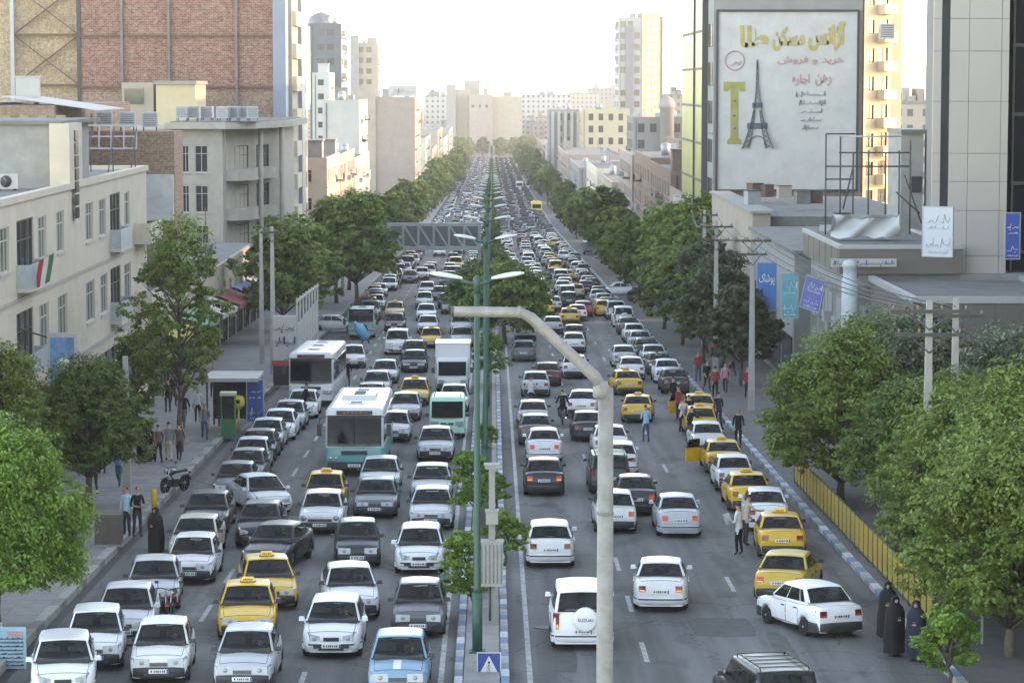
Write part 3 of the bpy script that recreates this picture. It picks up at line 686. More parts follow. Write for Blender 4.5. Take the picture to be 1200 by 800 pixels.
# ------------------------------------------------------------------ people
SKIN = mat('skin', (.42, .24, .15), rough=.6)
HAIR = mat('hair', (.012, .010, .009), rough=.7)
SHOE = mat('shoe_leather', (.02, .018, .016), rough=.5)
def cloth(name, c): return mat('cloth_' + name, c, rough=.9, noise=(9, .15))
CL = {k: cloth(k, c) for k, c in {'black': (.005, .005, .006), 'white': (.55, .55, .54), 'blue': (.10, .22, .42), 'sky': (.25, .48, .60), 'jeans': (.045, .075, .14), 'grey': (.16, .16, .17), 'red': (.30, .03, .04),
      'brown': (.12, .07, .045), 'beige': (.42, .35, .26), 'dark': (.03, .03, .035), 'navy': (.010, .014, .032), 'green': (.05, .10, .06), 'pink': (.5, .2, .24)}.items()}
def skin_mesh(name, verts, edges):
    """verts: (x, y, z, r); grown with a Skin modifier so the body is one surface"""
    me = bpy.data.meshes.new(name); me.from_pydata([v[:3] for v in verts], edges, [])
    o = bpy.data.objects.new(name, me); COL.objects.link(o)
    md = o.modifiers.new('skin', 'SKIN'); md.use_smooth_shade = True
    sv = me.skin_vertices[0].data
    for i, v in enumerate(verts): sv[i].radius = (v[3], v[4] if len(v) > 4 else v[3]); sv[i].use_root = (i == 0)
    o.modifiers.new('sub', 'SUBSURF').levels = 1
    dg = bpy.context.evaluated_depsgraph_get(); r_ = bpy.data.meshes.new_from_object(o.evaluated_get(dg)); r_.name = name
    bpy.data.objects.remove(o); bpy.data.meshes.remove(me); return r_
POSES = {
 # left / right: elbow, wrist ; knee, ankle offsets
 'stand': dict(le=(-.24, .00, 1.10), lw=(-.25, .05, .86), re=(.24, .00, 1.10), rw=(.25, .05, .86), lk=(-.10, .02, .50), la=(-.11, -.01, .08), rk=(.10, .02, .50), ra=(.11, -.01, .08), lean=0),
 'walk': dict(le=(-.24, -.10, 1.11), lw=(-.24, -.03, .88), re=(.24, .12, 1.12), rw=(.22, .28, .96), lk=(-.09, .20, .52), la=(-.09, .26, .10), rk=(.09, -.02, .48), ra=(.09, -.30, .14), lean=.04),
 'carry': dict(le=(-.25, .04, 1.12), lw=(-.12, .27, 1.12), re=(.25, .04, 1.12), rw=(.12, .27, 1.10), lk=(-.10, .05, .50), la=(-.11, .02, .08), rk=(.10, .00, .50), ra=(.12, -.06, .08), lean=.03),
 'reach': dict(le=(-.24, .02, 1.10), lw=(-.20, .20, .98), re=(.30, .22, 1.26), rw=(.24, .46, 1.22), lk=(-.10, .03, .50), la=(-.11, .0, .08), rk=(.11, .0, .50), ra=(.14, -.04, .08), lean=.10),
 'ride': dict(le=(-.30, .24, 1.08), lw=(-.31, .46, 1.02), re=(.30, .24, 1.08), rw=(.31, .46, 1.02), lk=(-.20, .34, .80), la=(-.17, .10, .42), rk=(.20, .34, .80), ra=(.17, .10, .42), lean=.12, sit=True),
}
def person_mesh(pose):
    q = POSES[pose]; ln = q['lean']; V = Vector; v = []; e = []
    def av(p, r_, r2=None): v.append((p[0], p[1], p[2], r_, r2 or r_)); return len(v) - 1
    dz = .0 if not q.get('sit') else .0
    pz = .95 if not q.get('sit') else .93
    pel = av((0, 0, pz), .150, .105); wai = av((0, ln * .3, pz + .16), .135, .095); che = av((0, ln * .7, pz + .36), .165, .110); nec0 = av((0, ln, pz + .50), .10, .085)
    nec = av((0, ln + .01, pz + .58), .055); hd0 = av((0, ln + .025, pz + .66), .072, .080); hd1 = av((0, ln + .03, pz + .76), .078, .092); hd2 = av((0, ln + .02, pz + .82), .05, .06); nose = None
    e += [(pel, wai), (wai, che), (che, nec0), (nec0, nec), (nec, hd0), (hd0, hd1), (hd1, hd2)]
    for g, k in ((-1, 'l'), (1, 'r')):
        sh = av((g * .175, ln, pz + .46), .062); el = av(q[k + 'e'], .043); wr = av(q[k + 'w'], .030); d = (V(q[k + 'w']) - V(q[k + 'e'])).normalized(); ha = av(V(q[k + 'w']) + d * .08, .034, .022)
        e += [(nec0, sh), (sh, el), (el, wr), (wr, ha)]
        hip = av((g * .095, 0, pz - .09), .098); kn = av(q[k + 'k'], .062); an = av(q[k + 'a'], .045); to = av(V(q[k + 'a']) + V((0, .15, -.035)), .04, .03)
        e += [(pel, hip), (hip, kn), (kn, an), (an, to)]
    me = skin_mesh('person_' + pose, v, e)
    mb = MB(); mb.v = [tuple(p.co) for p in me.vertices]; mb.f = [tuple(p.vertices) for p in me.polygons]; mb.m = [0] * len(mb.f); mb.s = [True] * len(mb.f)
    for i, p in enumerate(me.polygons):
        c = p.center; z = c.z; m = 1                                     # 0 skin 1 shirt 2 trousers 3 shoe 4 hair
        dw = min((c - V(q['lw'])).length, (c - V(q['rw'])).length)
        da = min((c - V(q['la'])).length, (c - V(q['ra'])).length)
        leg = False
        for k in 'lr':
            a_, b_, c_ = V((0, 0, pz - .06)), V(q[k + 'k']), V(q[k + 'a'])
            for s0, s1, rr in ((a_, b_, .13), (b_, c_, .09)):
                t = max(0, min(1, (c - s0).dot(s1 - s0) / (s1 - s0).length_squared))
                if (c - s0 - (s1 - s0) * t).length < rr: leg = True
        if leg and z < pz - .02: m = 2
        if da < .12 and z < (V(q['la']).z + V(q['ra']).z) / 2 + .05: m = 3
        if dw < .14 and not leg: m = 0
        if z > pz + .535: m = 0
        if z > pz + .70 and c.y < ln + .075 or z > pz + .795: m = 4
        mb.m[i] = m
    # fingers, nose and ears grow out of the same skin
    for k, g in (('l', -1), ('r', 1)):
        wv = V(q[k + 'w']); d = (wv - V(q[k + 'e'])).normalized(); sx = d.cross(V((0, 1, .3))).normalized(); h0 = wv + d * .075; fw = sx.cross(d).normalized()
        for i, (o, L_) in enumerate(((-.027, .060), (-.009, .074), (.009, .078), (.027, .068))):
            a = h0 + fw * o; mb.tube([a, a + d * L_ * .55 + sx * .004, a + d * L_ + sx * g * -.018], [.0095, .009, .0075], 5, 0)
        a = wv + d * .03 + fw * .03; mb.tube([a, a + d * .035 + fw * .03, a + d * .07 + fw * .035], [.011, .010, .008], 5, 0)
    mb.tube([(0, ln + .105, pz + .745), (0, ln + .128, pz + .70), (0, ln + .10, pz + .688)], [.008, .014, .012], 6, 0)
    for g in (-1, 1):
        mb.tube([(g * .072, ln + .02, pz + .73), (g * .088, ln + .008, pz + .72), (g * .072, ln + .02, pz + .69)], .011, 5, 0)
        mb.box((g * .030, ln + .108, pz + .738), (.022, .01, .010), 4)
    mb.box((0, ln + .108, pz + .655), (.042, .012, .010), 5)
    bpy.data.meshes.remove(me)
    LIP = mat('lip', (.30, .12, .09), rough=.6)
    return mb.mesh('person_' + pose, [SKIN, CL['white'], CL['dark'], SHOE, HAIR, LIP], False)
PME = {k: person_mesh(k) for k in POSES}
def person(label, X, Y, head, shirt, trousers, pose='stand', dz=0.0, h=1.0, hair=True, group=None, zabs=None):
    o = put('person', PME[pose]); o.scale = (h, h, h)
    for i, m in ((1, CL[shirt]), (2, CL[trousers])): o.material_slots[i].link = 'OBJECT'; o.material_slots[i].material = m
    tag(o, label, 'person', group); o.location = (X, Y, zr(Y) + dz if zabs is None else zabs); o.rotation_euler = (0, 0, head)
    return o
def chador_mesh(seed):
    """a woman wrapped from head to ankle; one draped surface with the face left open"""
    r0 = random.Random(seed); mb = MB(); n = 28; ph = [r0.uniform(0, 6.28) for _ in range(4)]
    prof = ((.10, .30, .25), (.25, .29, .24), (.55, .30, .23), (.85, .285, .22), (1.05, .27, .215), (1.22, .265, .20), (1.34, .235, .17), (1.42, .15, .13), (1.48, .115, .12), (1.55, .118, .13), (1.61, .105, .12), (1.65, .06, .07), (1.665, .01, .01))
    pts = []
    for z, a, b in prof:
        row = []
        for k in range(n):
            t = 2 * math.pi * k / n; fold = (1 + .10 * max(0, 1.25 - z) * math.sin(5 * t + ph[0] + z) + .07 * max(0, 1.35 - z) * math.sin(11 * t + ph[1] + z * 3)) * (1 - .10 * (z < .5) * (1 - math.sin(t)) * .5)
            x, y = a * math.cos(t) * fold, b * math.sin(t) * fold
            if 1.45 < z < 1.6 and math.sin(t) > .75: y -= .035
            if 1.0 < z < 1.25 and math.sin(t) > .3: y += .05
            row.append((x, y + .03 * max(0, z - 1.2), z))
        pts.append(row + [row[0]])
    mb.grid(pts, 0)
    mb.grid([[(.058 * math.sin(u) * math.cos(w_), .052 + .075 * math.cos(u) * math.cos(w_), 1.53 + .078 * math.sin(w_)) for u in np.linspace(-1.1, 1.1, 7)] for w_ in np.linspace(-1.2, 1.2, 7)], 1)
    mb.tube([(0, .126, 1.55), (0, .142, 1.52), (0, .124, 1.51)], [.006, .012, .010], 6, 1)
    for g in (-1, 1):
        mb.box((g * .025, .124, 1.545), (.018, .008, .008), 3); mb.box((g * .09, .04, .03), (.09, .24, .06), 2)
        for i in range(4): mb.tube([(g * .05 + g * i * .012, .235, 1.06 - i * .012), (g * .02 + g * i * .008, .262, 1.05 - i * .013), (g * .0, .256, 1.045 - i * .013)], .008, 5, 1)
        mb.tube([(g * .05, .235, 1.075), (g * .03, .26, 1.09), (g * .015, .262, 1.10)], .009, 5, 1)
    me = mb.mesh('chador_person', [CL['black'], SKIN, SHOE, HAIR]); return me
CH = [chador_mesh(3), chador_mesh(11)]
def chador(label, X, Y, head, v=0, colour='black', dz=0.0, h=.98, group=None):
    o = put('person', CH[v]); o.scale = (h, h, h); tag(o, label, 'person', group); o.location = (X, Y, zr(Y) + dz); o.rotation_euler = (0, 0, head)
    if colour != 'black': o.material_slots[0].link = 'OBJECT'; o.material_slots[0].material = CL[colour]
    return o

# ------------------------------------------------------------------ trees
def leaf_mat(name, c1, c2, c3):
    m = bpy.data.materials.new(name); m.use_nodes = True; n = m.node_tree.nodes; l = m.node_tree.links; b = n['Principled BSDF']
    at = n.new('ShaderNodeAttribute'); at.attribute_name = 'tone'; cr = n.new('ShaderNodeValToRGB')
    cr.color_ramp.elements[0].color = lin(c1); cr.color_ramp.elements[1].color = lin(c3); e = cr.color_ramp.elements.new(.5); e.color = lin(c2)
    l.new(at.outputs['Fac'], cr.inputs[0]); l.new(cr.outputs[0], b.inputs['Base Color']); b.inputs['Roughness'].default_value = .55; b.inputs['Specular IOR Level'].default_value = .3
    tr = n.new('ShaderNodeBsdfTranslucent'); l.new(cr.outputs[0], tr.inputs[0]); mx = n.new('ShaderNodeMixShader'); mx.inputs[0].default_value = .40
    l.new(b.outputs[0], mx.inputs[1]); l.new(tr.outputs[0], mx.inputs[2]); l.new(mx.outputs[0], n['Material Output'].inputs[0]); MATS[name] = m; return m
LF = leaf_mat('leaves_mid', (.085, .13, .028), (.155, .225, .050), (.26, .335, .095))
LF_L = leaf_mat('leaves_light', (.10, .19, .03), (.16, .28, .05), (.24, .37, .08))
LF_D = leaf_mat('leaves_dark', (.062, .10, .028), (.110, .170, .044), (.18, .25, .075))
LF_G = leaf_mat('leaves_grey', (.075, .11, .055), (.13, .17, .10), (.34, .36, .28))
LF_Y = leaf_mat('leaves_yellowish', (.07, .12, .022), (.12, .19, .035), (.22, .28, .06))
LF_B = leaf_mat('leaves_dull', (.055, .070, .035), (.085, .105, .055), (.13, .145, .085))
BARK = mat('bark', (.11, .085, .065), rough=.95, noise=(7, .35), bump=(12, .6))
def leaves(clumps, n, size, seed, aspect=.55, droop=0.0, name='crown', shellk=.55):
    """clumps: (centre, radii) blobs; leaf-sized folded quads spread through each blob's outer part"""
    g = np.random.default_rng(seed); vol = np.array([r_[0] * r_[1] * r_[2] for c, r_ in clumps]) ** .72; cnt = np.maximum(20, (n * vol / vol.sum()).astype(int))
    C, N, S, T = [], [], [], []
    for (c, r_), k in zip(clumps, cnt):
        d = g.normal(size=(k, 3)); d /= np.linalg.norm(d, axis=1)[:, None]
        # twig grouping: leaves gather round a few dozen twig ends
        tw = max(6, k // 26); td = g.normal(size=(tw, 3)); td /= np.linalg.norm(td, axis=1)[:, None]; tr_ = (shellk + (1.08 - shellk) * g.random(tw) ** .6)
        idx = g.integers(0, tw, k); base = td[idx] * tr_[idx][:, None]
        p = base + g.normal(size=(k, 3)) * np.array([.15, .15, .09])
        if droop: p[:, 2] -= droop * g.random(k) * (np.abs(p[:, 0]) + np.abs(p[:, 1])) * .35
        C.append(np.array(c) + p * np.array(r_)); nn = base * .6 + g.normal(size=(k, 3)) * .55 + np.array([0, 0, .75]); N.append(nn / np.linalg.norm(nn, axis=1)[:, None])
        S.append(size * (.6 + .8 * g.random(k))); T.append(np.clip(.5 + g.normal(size=tw)[idx] * .22 + g.normal(size=k) * .20, 0, 1))
    C = np.concatenate(C); N = np.concatenate(N); S = np.concatenate(S)[:, None]; T = np.concatenate(T); k = len(C)
    a = g.normal(size=(k, 3)); a[:, 2] -= .4 + droop; u = a - N * (a * N).sum(1)[:, None]; u /= np.linalg.norm(u, axis=1)[:, None] + 1e-9; v = np.cross(N, u)
    V_ = np.stack([C - u * S, C + v * S * aspect + N * S * .12, C + u * S, C - v * S * aspect + N * S * .12], 1).reshape(-1, 3)
    me = bpy.data.meshes.new(name); me.vertices.add(k * 4); me.vertices.foreach_set('co', V_.astype(np.float32).ravel())
    me.loops.add(k * 4); me.loops.foreach_set('vertex_index', np.arange(k * 4, dtype=np.int32)); me.polygons.add(k)
    me.polygons.foreach_set('loop_start', np.arange(0, k * 4, 4, dtype=np.int32)); me.polygons.foreach_set('loop_total', np.full(k, 4, np.int32))
    at = me.attributes.new('tone', 'FLOAT', 'FACE'); at.data.foreach_set('value', T.astype(np.float32)); me.update(); me.validate(); return me
def tree_proto(seed, H, rad, trunk, n, size, lm, sq=1.0, droop=0.0, nb=12, lean=0.0, wide=.62, trunk_r=.14):
    """trunk with limbs reaching into clumps; crown from trunk height to H"""
    r0 = random.Random(seed); m = MB(); ch = H - trunk; cl = []
    top = Vector((lean * H, 0, H * .86)); path = [Vector((0, 0, -.1)), Vector((lean * trunk * .3 + r0.uniform(-.08, .08), r0.uniform(-.08, .08), trunk * .55)), Vector((lean * trunk, 0, trunk)), Vector((lean * H * .7, r0.uniform(-.2, .2), trunk + ch * .45)), top]
    m.tube(path, [trunk_r * 1.25, trunk_r, trunk_r * .85, trunk_r * .5, trunk_r * .15], 9)
    for i in range(nb):
        f = (i + .5) / nb; zc = trunk + ch * (.10 + .80 * f); ang = i * 2.4 + r0.uniform(-.5, .5)
        prof = math.sin(math.pi * min(1, (.16 + .80 * f) ** .8)) ** .7
        rr = rad * prof * r0.uniform(.45, .80); c = Vector((lean * zc + rr * math.cos(ang), rr * math.sin(ang) * sq, zc + r0.uniform(-.2, .2)))
        s_ = rad * wide * r0.uniform(.62, 1.0) * (.65 + .5 * prof); cl.append((tuple(c), (s_, s_ * sq, s_ * r0.uniform(.6, .85))))
        b0 = Vector((lean * zc * .8, 0, max(trunk * .9, zc - rr * .9))); m.tube([b0, b0.lerp(c, .5) + Vector((0, 0, .12)), c], [trunk_r * .42, trunk_r * .25, trunk_r * .08], 6)
    cl.append(((lean * H * .9, 0, H - rad * .42), (rad * .5, rad * .5 * sq, rad * .45)))
    return (m.mesh('trunk', [BARK]), leaves(cl, n, size, seed, droop=droop), lm)
def tree(proto, label, X, Y, rz=0.0, s=1.0, dz=.1, group=None, name='tree', lm=None, sz=None, cat='tree'):
    o = thing(name, label, cat, (X, Y, zr(Y) + dz), rz, group); o.scale = (s, s, sz or s)
    put('trunk', proto[0], o); c = put('crown', proto[1], o)
    if not proto[1].materials: proto[1].materials.append(proto[2])
    if lm: c.material_slots[0].link = 'OBJECT'; c.material_slots[0].material = lm
    return o
# ------------------------------------------------------------------ setting materials
def asphalt():
    m = mat('asphalt', (.055, .056, .06), rough=.85); n = m.node_tree.nodes; l = m.node_tree.links; b = n['Principled BSDF']
    g = n.new('ShaderNodeNewGeometry'); sep = n.new('ShaderNodeSeparateXYZ'); l.new(g.outputs['Position'], sep.inputs[0])
    def noise(scale, detail, vec=None, sy=1.0):
        mp = n.new('ShaderNodeMapping'); mp.inputs['Scale'].default_value = (1, sy, 1); l.new(g.outputs['Position'], mp.inputs[0])
        t = n.new('ShaderNodeTexNoise'); t.inputs['Scale'].default_value = scale; t.inputs['Detail'].default_value = detail; l.new(mp.outputs[0], t.inputs['Vector']); return t.outputs['Fac']
    def ramp(src, a, b_, lo, hi):
        q = n.new('ShaderNodeMapRange'); q.inputs[1].default_value = a; q.inputs[2].default_value = b_; q.inputs[3].default_value = lo; q.inputs[4].default_value = hi; l.new(src, q.inputs[0]); return q.outputs[0]
    def mul(a, b_):
        q = n.new('ShaderNodeMath'); q.operation = 'MULTIPLY'; l.new(a, q.inputs[0]); l.new(b_, q.inputs[1]); return q.outputs[0]
    big = ramp(noise(.18, 5, sy=.25), .3, .7, .66, 1.28); streak = ramp(noise(1.6, 4, sy=.03), .35, .65, .66, 1.18); fine = ramp(noise(45, 3), .2, .8, .75, 1.25); oil = ramp(noise(.9, 2, sy=.35), .58, .70, 1.0, .6)
    v = n.new('ShaderNodeTexVoronoi'); v.feature = 'DISTANCE_TO_EDGE'; v.inputs['Scale'].default_value = .22
    nz = n.new('ShaderNodeTexNoise'); nz.inputs['Scale'].default_value = 1.2; nz.inputs['Detail'].default_value = 6; l.new(g.outputs['Position'], nz.inputs['Vector'])
    ad = n.new('ShaderNodeVectorMath'); ad.operation = 'MULTIPLY_ADD'; ad.inputs[1].default_value = (1.6, 1.6, 0); l.new(nz.outputs['Color'], ad.inputs[0]); l.new(g.outputs['Position'], ad.inputs[2]); l.new(ad.outputs[0], v.inputs['Vector'])
    crack = ramp(v.outputs['Distance'], .0, .010, .42, 1.0)
    f = mul(mul(mul(big, streak), mul(fine, oil)), crack)
    mx = n.new('ShaderNodeMix'); mx.data_type = 'RGBA'; mx.blend_type = 'MULTIPLY'; mx.inputs[0].default_value = 1; mx.inputs[6].default_value = (.118, .115, .111, 1); l.new(f, mx.inputs[7]); l.new(mx.outputs[2], b.inputs['Base Color'])
    bp = n.new('ShaderNodeBump'); bp.inputs['Strength'].default_value = .25; bp.inputs['Distance'].default_value = .01; l.new(noise(60, 3), bp.inputs['Height']); l.new(bp.outputs[0], b.inputs['Normal']); return m
ASPH = asphalt()
PAVE = mat('pavement_concrete', (.19, .185, .18), rough=.9, noise=(.9, .22, 8), bump=(20, .2))
EARTH = mat('city_ground', (.17, .15, .13), rough=.95, noise=(.05, .25, 6))
CONC = mat('concrete', (.27, .26, .245), rough=.9, noise=(1.3, .22, 8), bump=(14, .25))
CONC_D = mat('concrete_weathered', (.17, .165, .155), rough=.9, noise=(1.1, .3, 8), bump=(14, .25))
PWHITE = mat('road_paint_white', (.30, .30, .29), rough=.7, noise=(3.5, .6, 8))
KWHITE = mat('kerb_paint_white', (.46, .47, .48), rough=.75, noise=(4, .28, 8))
KBLUE = mat('kerb_paint_blue', (.115, .20, .30), rough=.75, noise=(4, .28, 8))
KWHITE2 = mat('kerb_paint_white_worn', (.33, .33, .32), rough=.8, noise=(3, .45, 8)); KBLUE2 = mat('kerb_paint_blue_worn', (.17, .21, .25), rough=.8, noise=(3, .5, 8))
GUTTER = mat('gutter_dark', (.035, .033, .03), rough=.8, noise=(3, .4))
SOIL = mat('soil', (.07, .055, .04), rough=1, noise=(4, .3))
YS = [-60, -20, 0, 20, 40, 60, 80, 100, 130, 160, 200, 250, 300, 350, 400, 500, 600, 700, 850, 1000, 1200, 1500]
def strip(name, x0, x1, m, dz, ys=YS, label=None):
    mb = MB(); mb.grid([[(x, y, zr(y) + dz) for x in (x0, x1)] for y in ys], 0, False); o = mb.build(name, [m]); 
    me = o.data
    if me.polygons[0].normal.z < 0: me.flip_normals()
    o['kind'] = 'structure'; return o
XL, XR = -12.6, 11.6
g_ = MB(); gy = [-60, 0, 100, 200, 300, 400, 550, 700, 850, 1000, 1250, 1500, 2000, 2500, 4000, 7000]
g_.grid([[(x, y, zr(y) - .04) for x in (-3500, -600, -100, -30, 30, 100, 600, 3500)] for y in gy], 0, False); o = g_.build('ground', [EARTH]); o['kind'] = 'structure'
if o.data.polygons[0].normal.z < 0: o.data.flip_normals()
strip('road', XL - .5, XR + .1, ASPH, 0.0)
# pavements: real thickness
def slab(name, x0, x1, m, h, ys, kind='structure', parent=None):
    mb = MB(); pts = [[(x0, y, zr(y) - .1), (x0, y, zr(y) + h), (x1, y, zr(y) + h), (x1, y, zr(y) - .1)] for y in ys]; mb.grid(pts, 0, False)
    a, b = pts[0], pts[-1]; mb.add(a, ((0, 1, 2, 3),)); mb.add(b, ((3, 2, 1, 0),)); o = mb.build(name, [m], parent); 
    if not parent: o['kind'] = kind
    return o
pl = slab('pavement_left', -24, XL - .36, PAVE, .16, YS)
pr = slab('pavement_right', XR + .32, 24, mat('pavement_dark_paving', (.115, .11, .105), rough=.9, noise=(.9, .25, 8), bump=(20, .2)), .15, YS)
# paving slabs that can be told apart on the near left pavement
pm = [MB().box((0, 0, 0), (.96, .96, .03)).mesh('paving_slab', [mat('paving_slab_%d' % k, c, rough=.9, noise=(2.2, .18, 6))]) for k, c in enumerate(((.20, .195, .19), (.175, .17, .165), (.215, .205, .195)))]
for i in range(4):
    for j in range(46):
        Y = 50 + j + .5; o = put('paving_slab', pm[rnd.choice((0, 0, 1, 2))], pl, (XL - .86 - i, Y, zr(Y) + .155)); o.rotation_euler = (-math.atan(SLOPE0), 0, 0)
strip('gutter', XL - .02, XL + .26, GUTTER, .005)
# kerbs: every stone out to 150 m, one run of them beyond
def kerb(name, x0, x1, h, Ln, mats, y0, y1, yfar, off=0):
    root = bpy.data.objects.new(name, None); COL.objects.link(root); root.location = (x0, y0, zr(y0)); root['kind'] = 'structure'
    ms = []
    for m in mats:
        q = MB(); w_ = x1 - x0; q.prism([(-w_ / 2, -.1), (w_ / 2, -.1), (w_ / 2, h - .02), (w_ / 2 - .02, h), (-w_ / 2 + .02, h), (-w_ / 2, h - .02)], -Ln / 2 + .008, Ln / 2 - .008, 0, lambda a, b, c: (a, c, b)); ms.append(q.mesh('kerb_stone', [m]))
    n = int((y1 - y0) / Ln)
    for k in range(n):
        Y = y0 + (k + .5) * Ln; o = put('kerb_stone', ms[(k + off) % len(ms)], root, (x0 + (x1 - x0) / 2 - x0 + rnd.uniform(-.006, .006), Y - y0, zr(Y) - zr(y0) + rnd.uniform(-.006, .006))); o.rotation_euler = (-math.atan(SLOPE0), 0, rnd.uniform(-.004, .004))
    q = MB(); k = 0; Y = y0 + n * Ln
    while Y < yfar:
        z = zr(Y + Ln / 2) - zr(y0); st = Ln if Y < 400 else Ln * 4
        q.add([(a - x0, b - y0, zr(b) - zr(y0) + c) for b in (Y, Y + st) for a, c in ((x0, -.1), (x0, h), (x1, h), (x1, -.1))], ((0, 4, 5, 1), (1, 5, 6, 2), (2, 6, 7, 3)), (k + off) % len(mats)); Y += st; k += 1
    o = q.build('kerb_run', mats, root); o['kind'] = 'stuff'; return root
kerb('kerb_left', XL - .36, XL - .03, .24, 1.0, [CONC, CONC_D, CONC], 46, 150, 1200)
kerb('kerb_right', XR + .04, XR + .32, .16, .82, [KBLUE, KWHITE, KBLUE2, KWHITE2, KBLUE, KWHITE2], 46, 150, 1200)
kerb('kerb_median_right', .20, .42, .20, .70, [KBLUE, KWHITE, KBLUE2, KWHITE2, KBLUE, KWHITE2], 46, 150, 1200)
kerb('kerb_median_left', -.98, -.76, .20, .70, [KBLUE, KWHITE, KBLUE2, KWHITE2, KBLUE, KWHITE2], 46, 150, 1200, 1)
slab('median', -.74, .18, CONC, .15, YS)
q = slab('median_planting_bed', -.52, -.04, SOIL, .17, [62, 100, 150, 300, 600, 1000])
# repair patches in the road surface
PATCH = [mat('asphalt_patch_%d' % k, c, rough=.9, noise=(2.5, .3, 8), bump=(40, .3)) for k, c in enumerate(((.074, .073, .071), (.14, .136, .13), (.088, .086, .083)))]
for k, (x, y_, a_, b_) in enumerate(((5.6, 56, 1.7, 2.2), (2.6, 70, .8, 4.5), (8.2, 64, 1.2, 1.5), (6.6, 80, 2.2, 1.3), (3.2, 95, 1.0, 5), (-5.4, 61, .9, 3.2), (-7.8, 77, 1.6, 1.2), (-3.2, 88, .7, 5), (7.6, 52, .5, 4), (1.6, 52, .6, 3), (9.2, 74, .7, 3.5), (4.8, 110, 1.8, 2))):
    r1 = random.Random(k); pts_ = [(x + a_ * (q0 + r1.uniform(-.06, .06)), y_ + b_ * (q1 + r1.uniform(-.06, .06))) for q0, q1 in ((0, 0), (.5, -.03), (1, 0), (1.03, .5), (1, 1), (.5, 1.04), (0, 1), (-.02, .5))]; m = MB(); m.add([(p_[0], p_[1], zr(p_[1]) + .0025) for p_ in pts_], (tuple(range(8)),)); o = m.build('road_patch', [PATCH[k % 3]], fix=False); o['kind'] = 'structure'
# painted lines
def line(name, x, w_, ys):
    o = strip(name, x - w_ / 2, x + w_ / 2, PWHITE, .004, ys); return o
YL = [40, 60, 80, 100, 130, 160, 200, 300, 400]
line('edge_line_right_carriageway', .95, .14, YL); line('edge_line_left_carriageway', -1.32, .14, YL)
dm = MB().grid([[(-.07, -1.1, 0), (-.07, 1.1, 0)], [(.07, -1.1, 0), (.07, 1.1, 0)]], 0, False).mesh('dash', [PWHITE])
if dm.polygons[0].normal.z < 0: dm.flip_normals()
def dashes(name, x, y0, pitch, n):
    root = bpy.data.objects.new(name, None); COL.objects.link(root); root['kind'] = 'structure'; root.location = (x, y0, zr(y0))
    for k in range(n):
        o = put('dash', dm, root, (0, k * pitch, zr(y0 + k * pitch) - zr(y0) + .004)); o.rotation_euler = (-math.atan(SLOPE0), 0, 0)
dashes('lane_line_left', -8.37, 48.2, 5.4, 40); dashes('lane_line_inner_left', -4.85, 51, 11, 16); dashes('lane_line_right', 4.07, 54.2, 6.0, 34); dashes('lane_line_outer_right', 7.4, 51, 12, 14)

# ------------------------------------------------------------------ building kit
CREAM = mat('cream_plaster', (.53, .455, .365), rough=.9, noise=(.7, .13, 8))
STONE = mat('travertine', (.36, .325, .28), rough=.85, noise=(1.1, .16, 8))
BEIGE = mat('beige_render', (.36, .30, .245), rough=.95, noise=(.5, .14, 8))
BROWNB = mat('brown_brick_far', (.23, .165, .125), rough=.95, noise=(2.5, .2, 8))
GREYW = mat('grey_wall', (.26, .255, .25), rough=.9, noise=(.6, .14, 8))
WHITEW = mat('white_wall', (.42, .405, .385), rough=.9, noise=(.6, .10, 8))
PINKW = mat('pinkish_wall', (.32, .255, .225), rough=.9, noise=(.5, .14, 8))
ROOFM = mat('roof_bitumen', (.16, .155, .15), rough=.95, noise=(.8, .3, 8))
PANEL_G = mat('composite_panel_grey', (.39, .36, .33), rough=.45, noise=(.35, .05))
PANEL_D = mat('composite_panel_dark', (.15, .155, .165), rough=.45, noise=(.35, .06))
FASCIA = mat('fascia_grey_brown', (.13, .115, .10), rough=.5, noise=(.4, .08))
FASCIA_L = mat('fascia_light', (.34, .335, .33), rough=.5, noise=(.4, .06))
BLUEG = mat('blue_grey_cladding', (.22, .25, .31), rough=.6, noise=(.5, .08))
WGLASS = mat('window_glass', (.035, .04, .045), rough=.12, spec=.6, noise=(.8, .3))
WFRAME = mat('window_frame', (.42, .40, .37), rough=.6)
DFRAME = mat('dark_frame', (.05, .05, .05), rough=.6)
CURT = mat('curtain', (.30, .27, .23), rough=.9, noise=(1.5, .2))
STEEL_G = mat('galvanised_steel', (.33, .34, .35), rough=.5, metal=.3, noise=(3, .15))
STEEL_D = mat('dark_steel', (.06, .058, .055), rough=.7, noise=(3, .25))
RUST = mat('rusty_steel', (.14, .085, .06), rough=.9, noise=(4, .35))
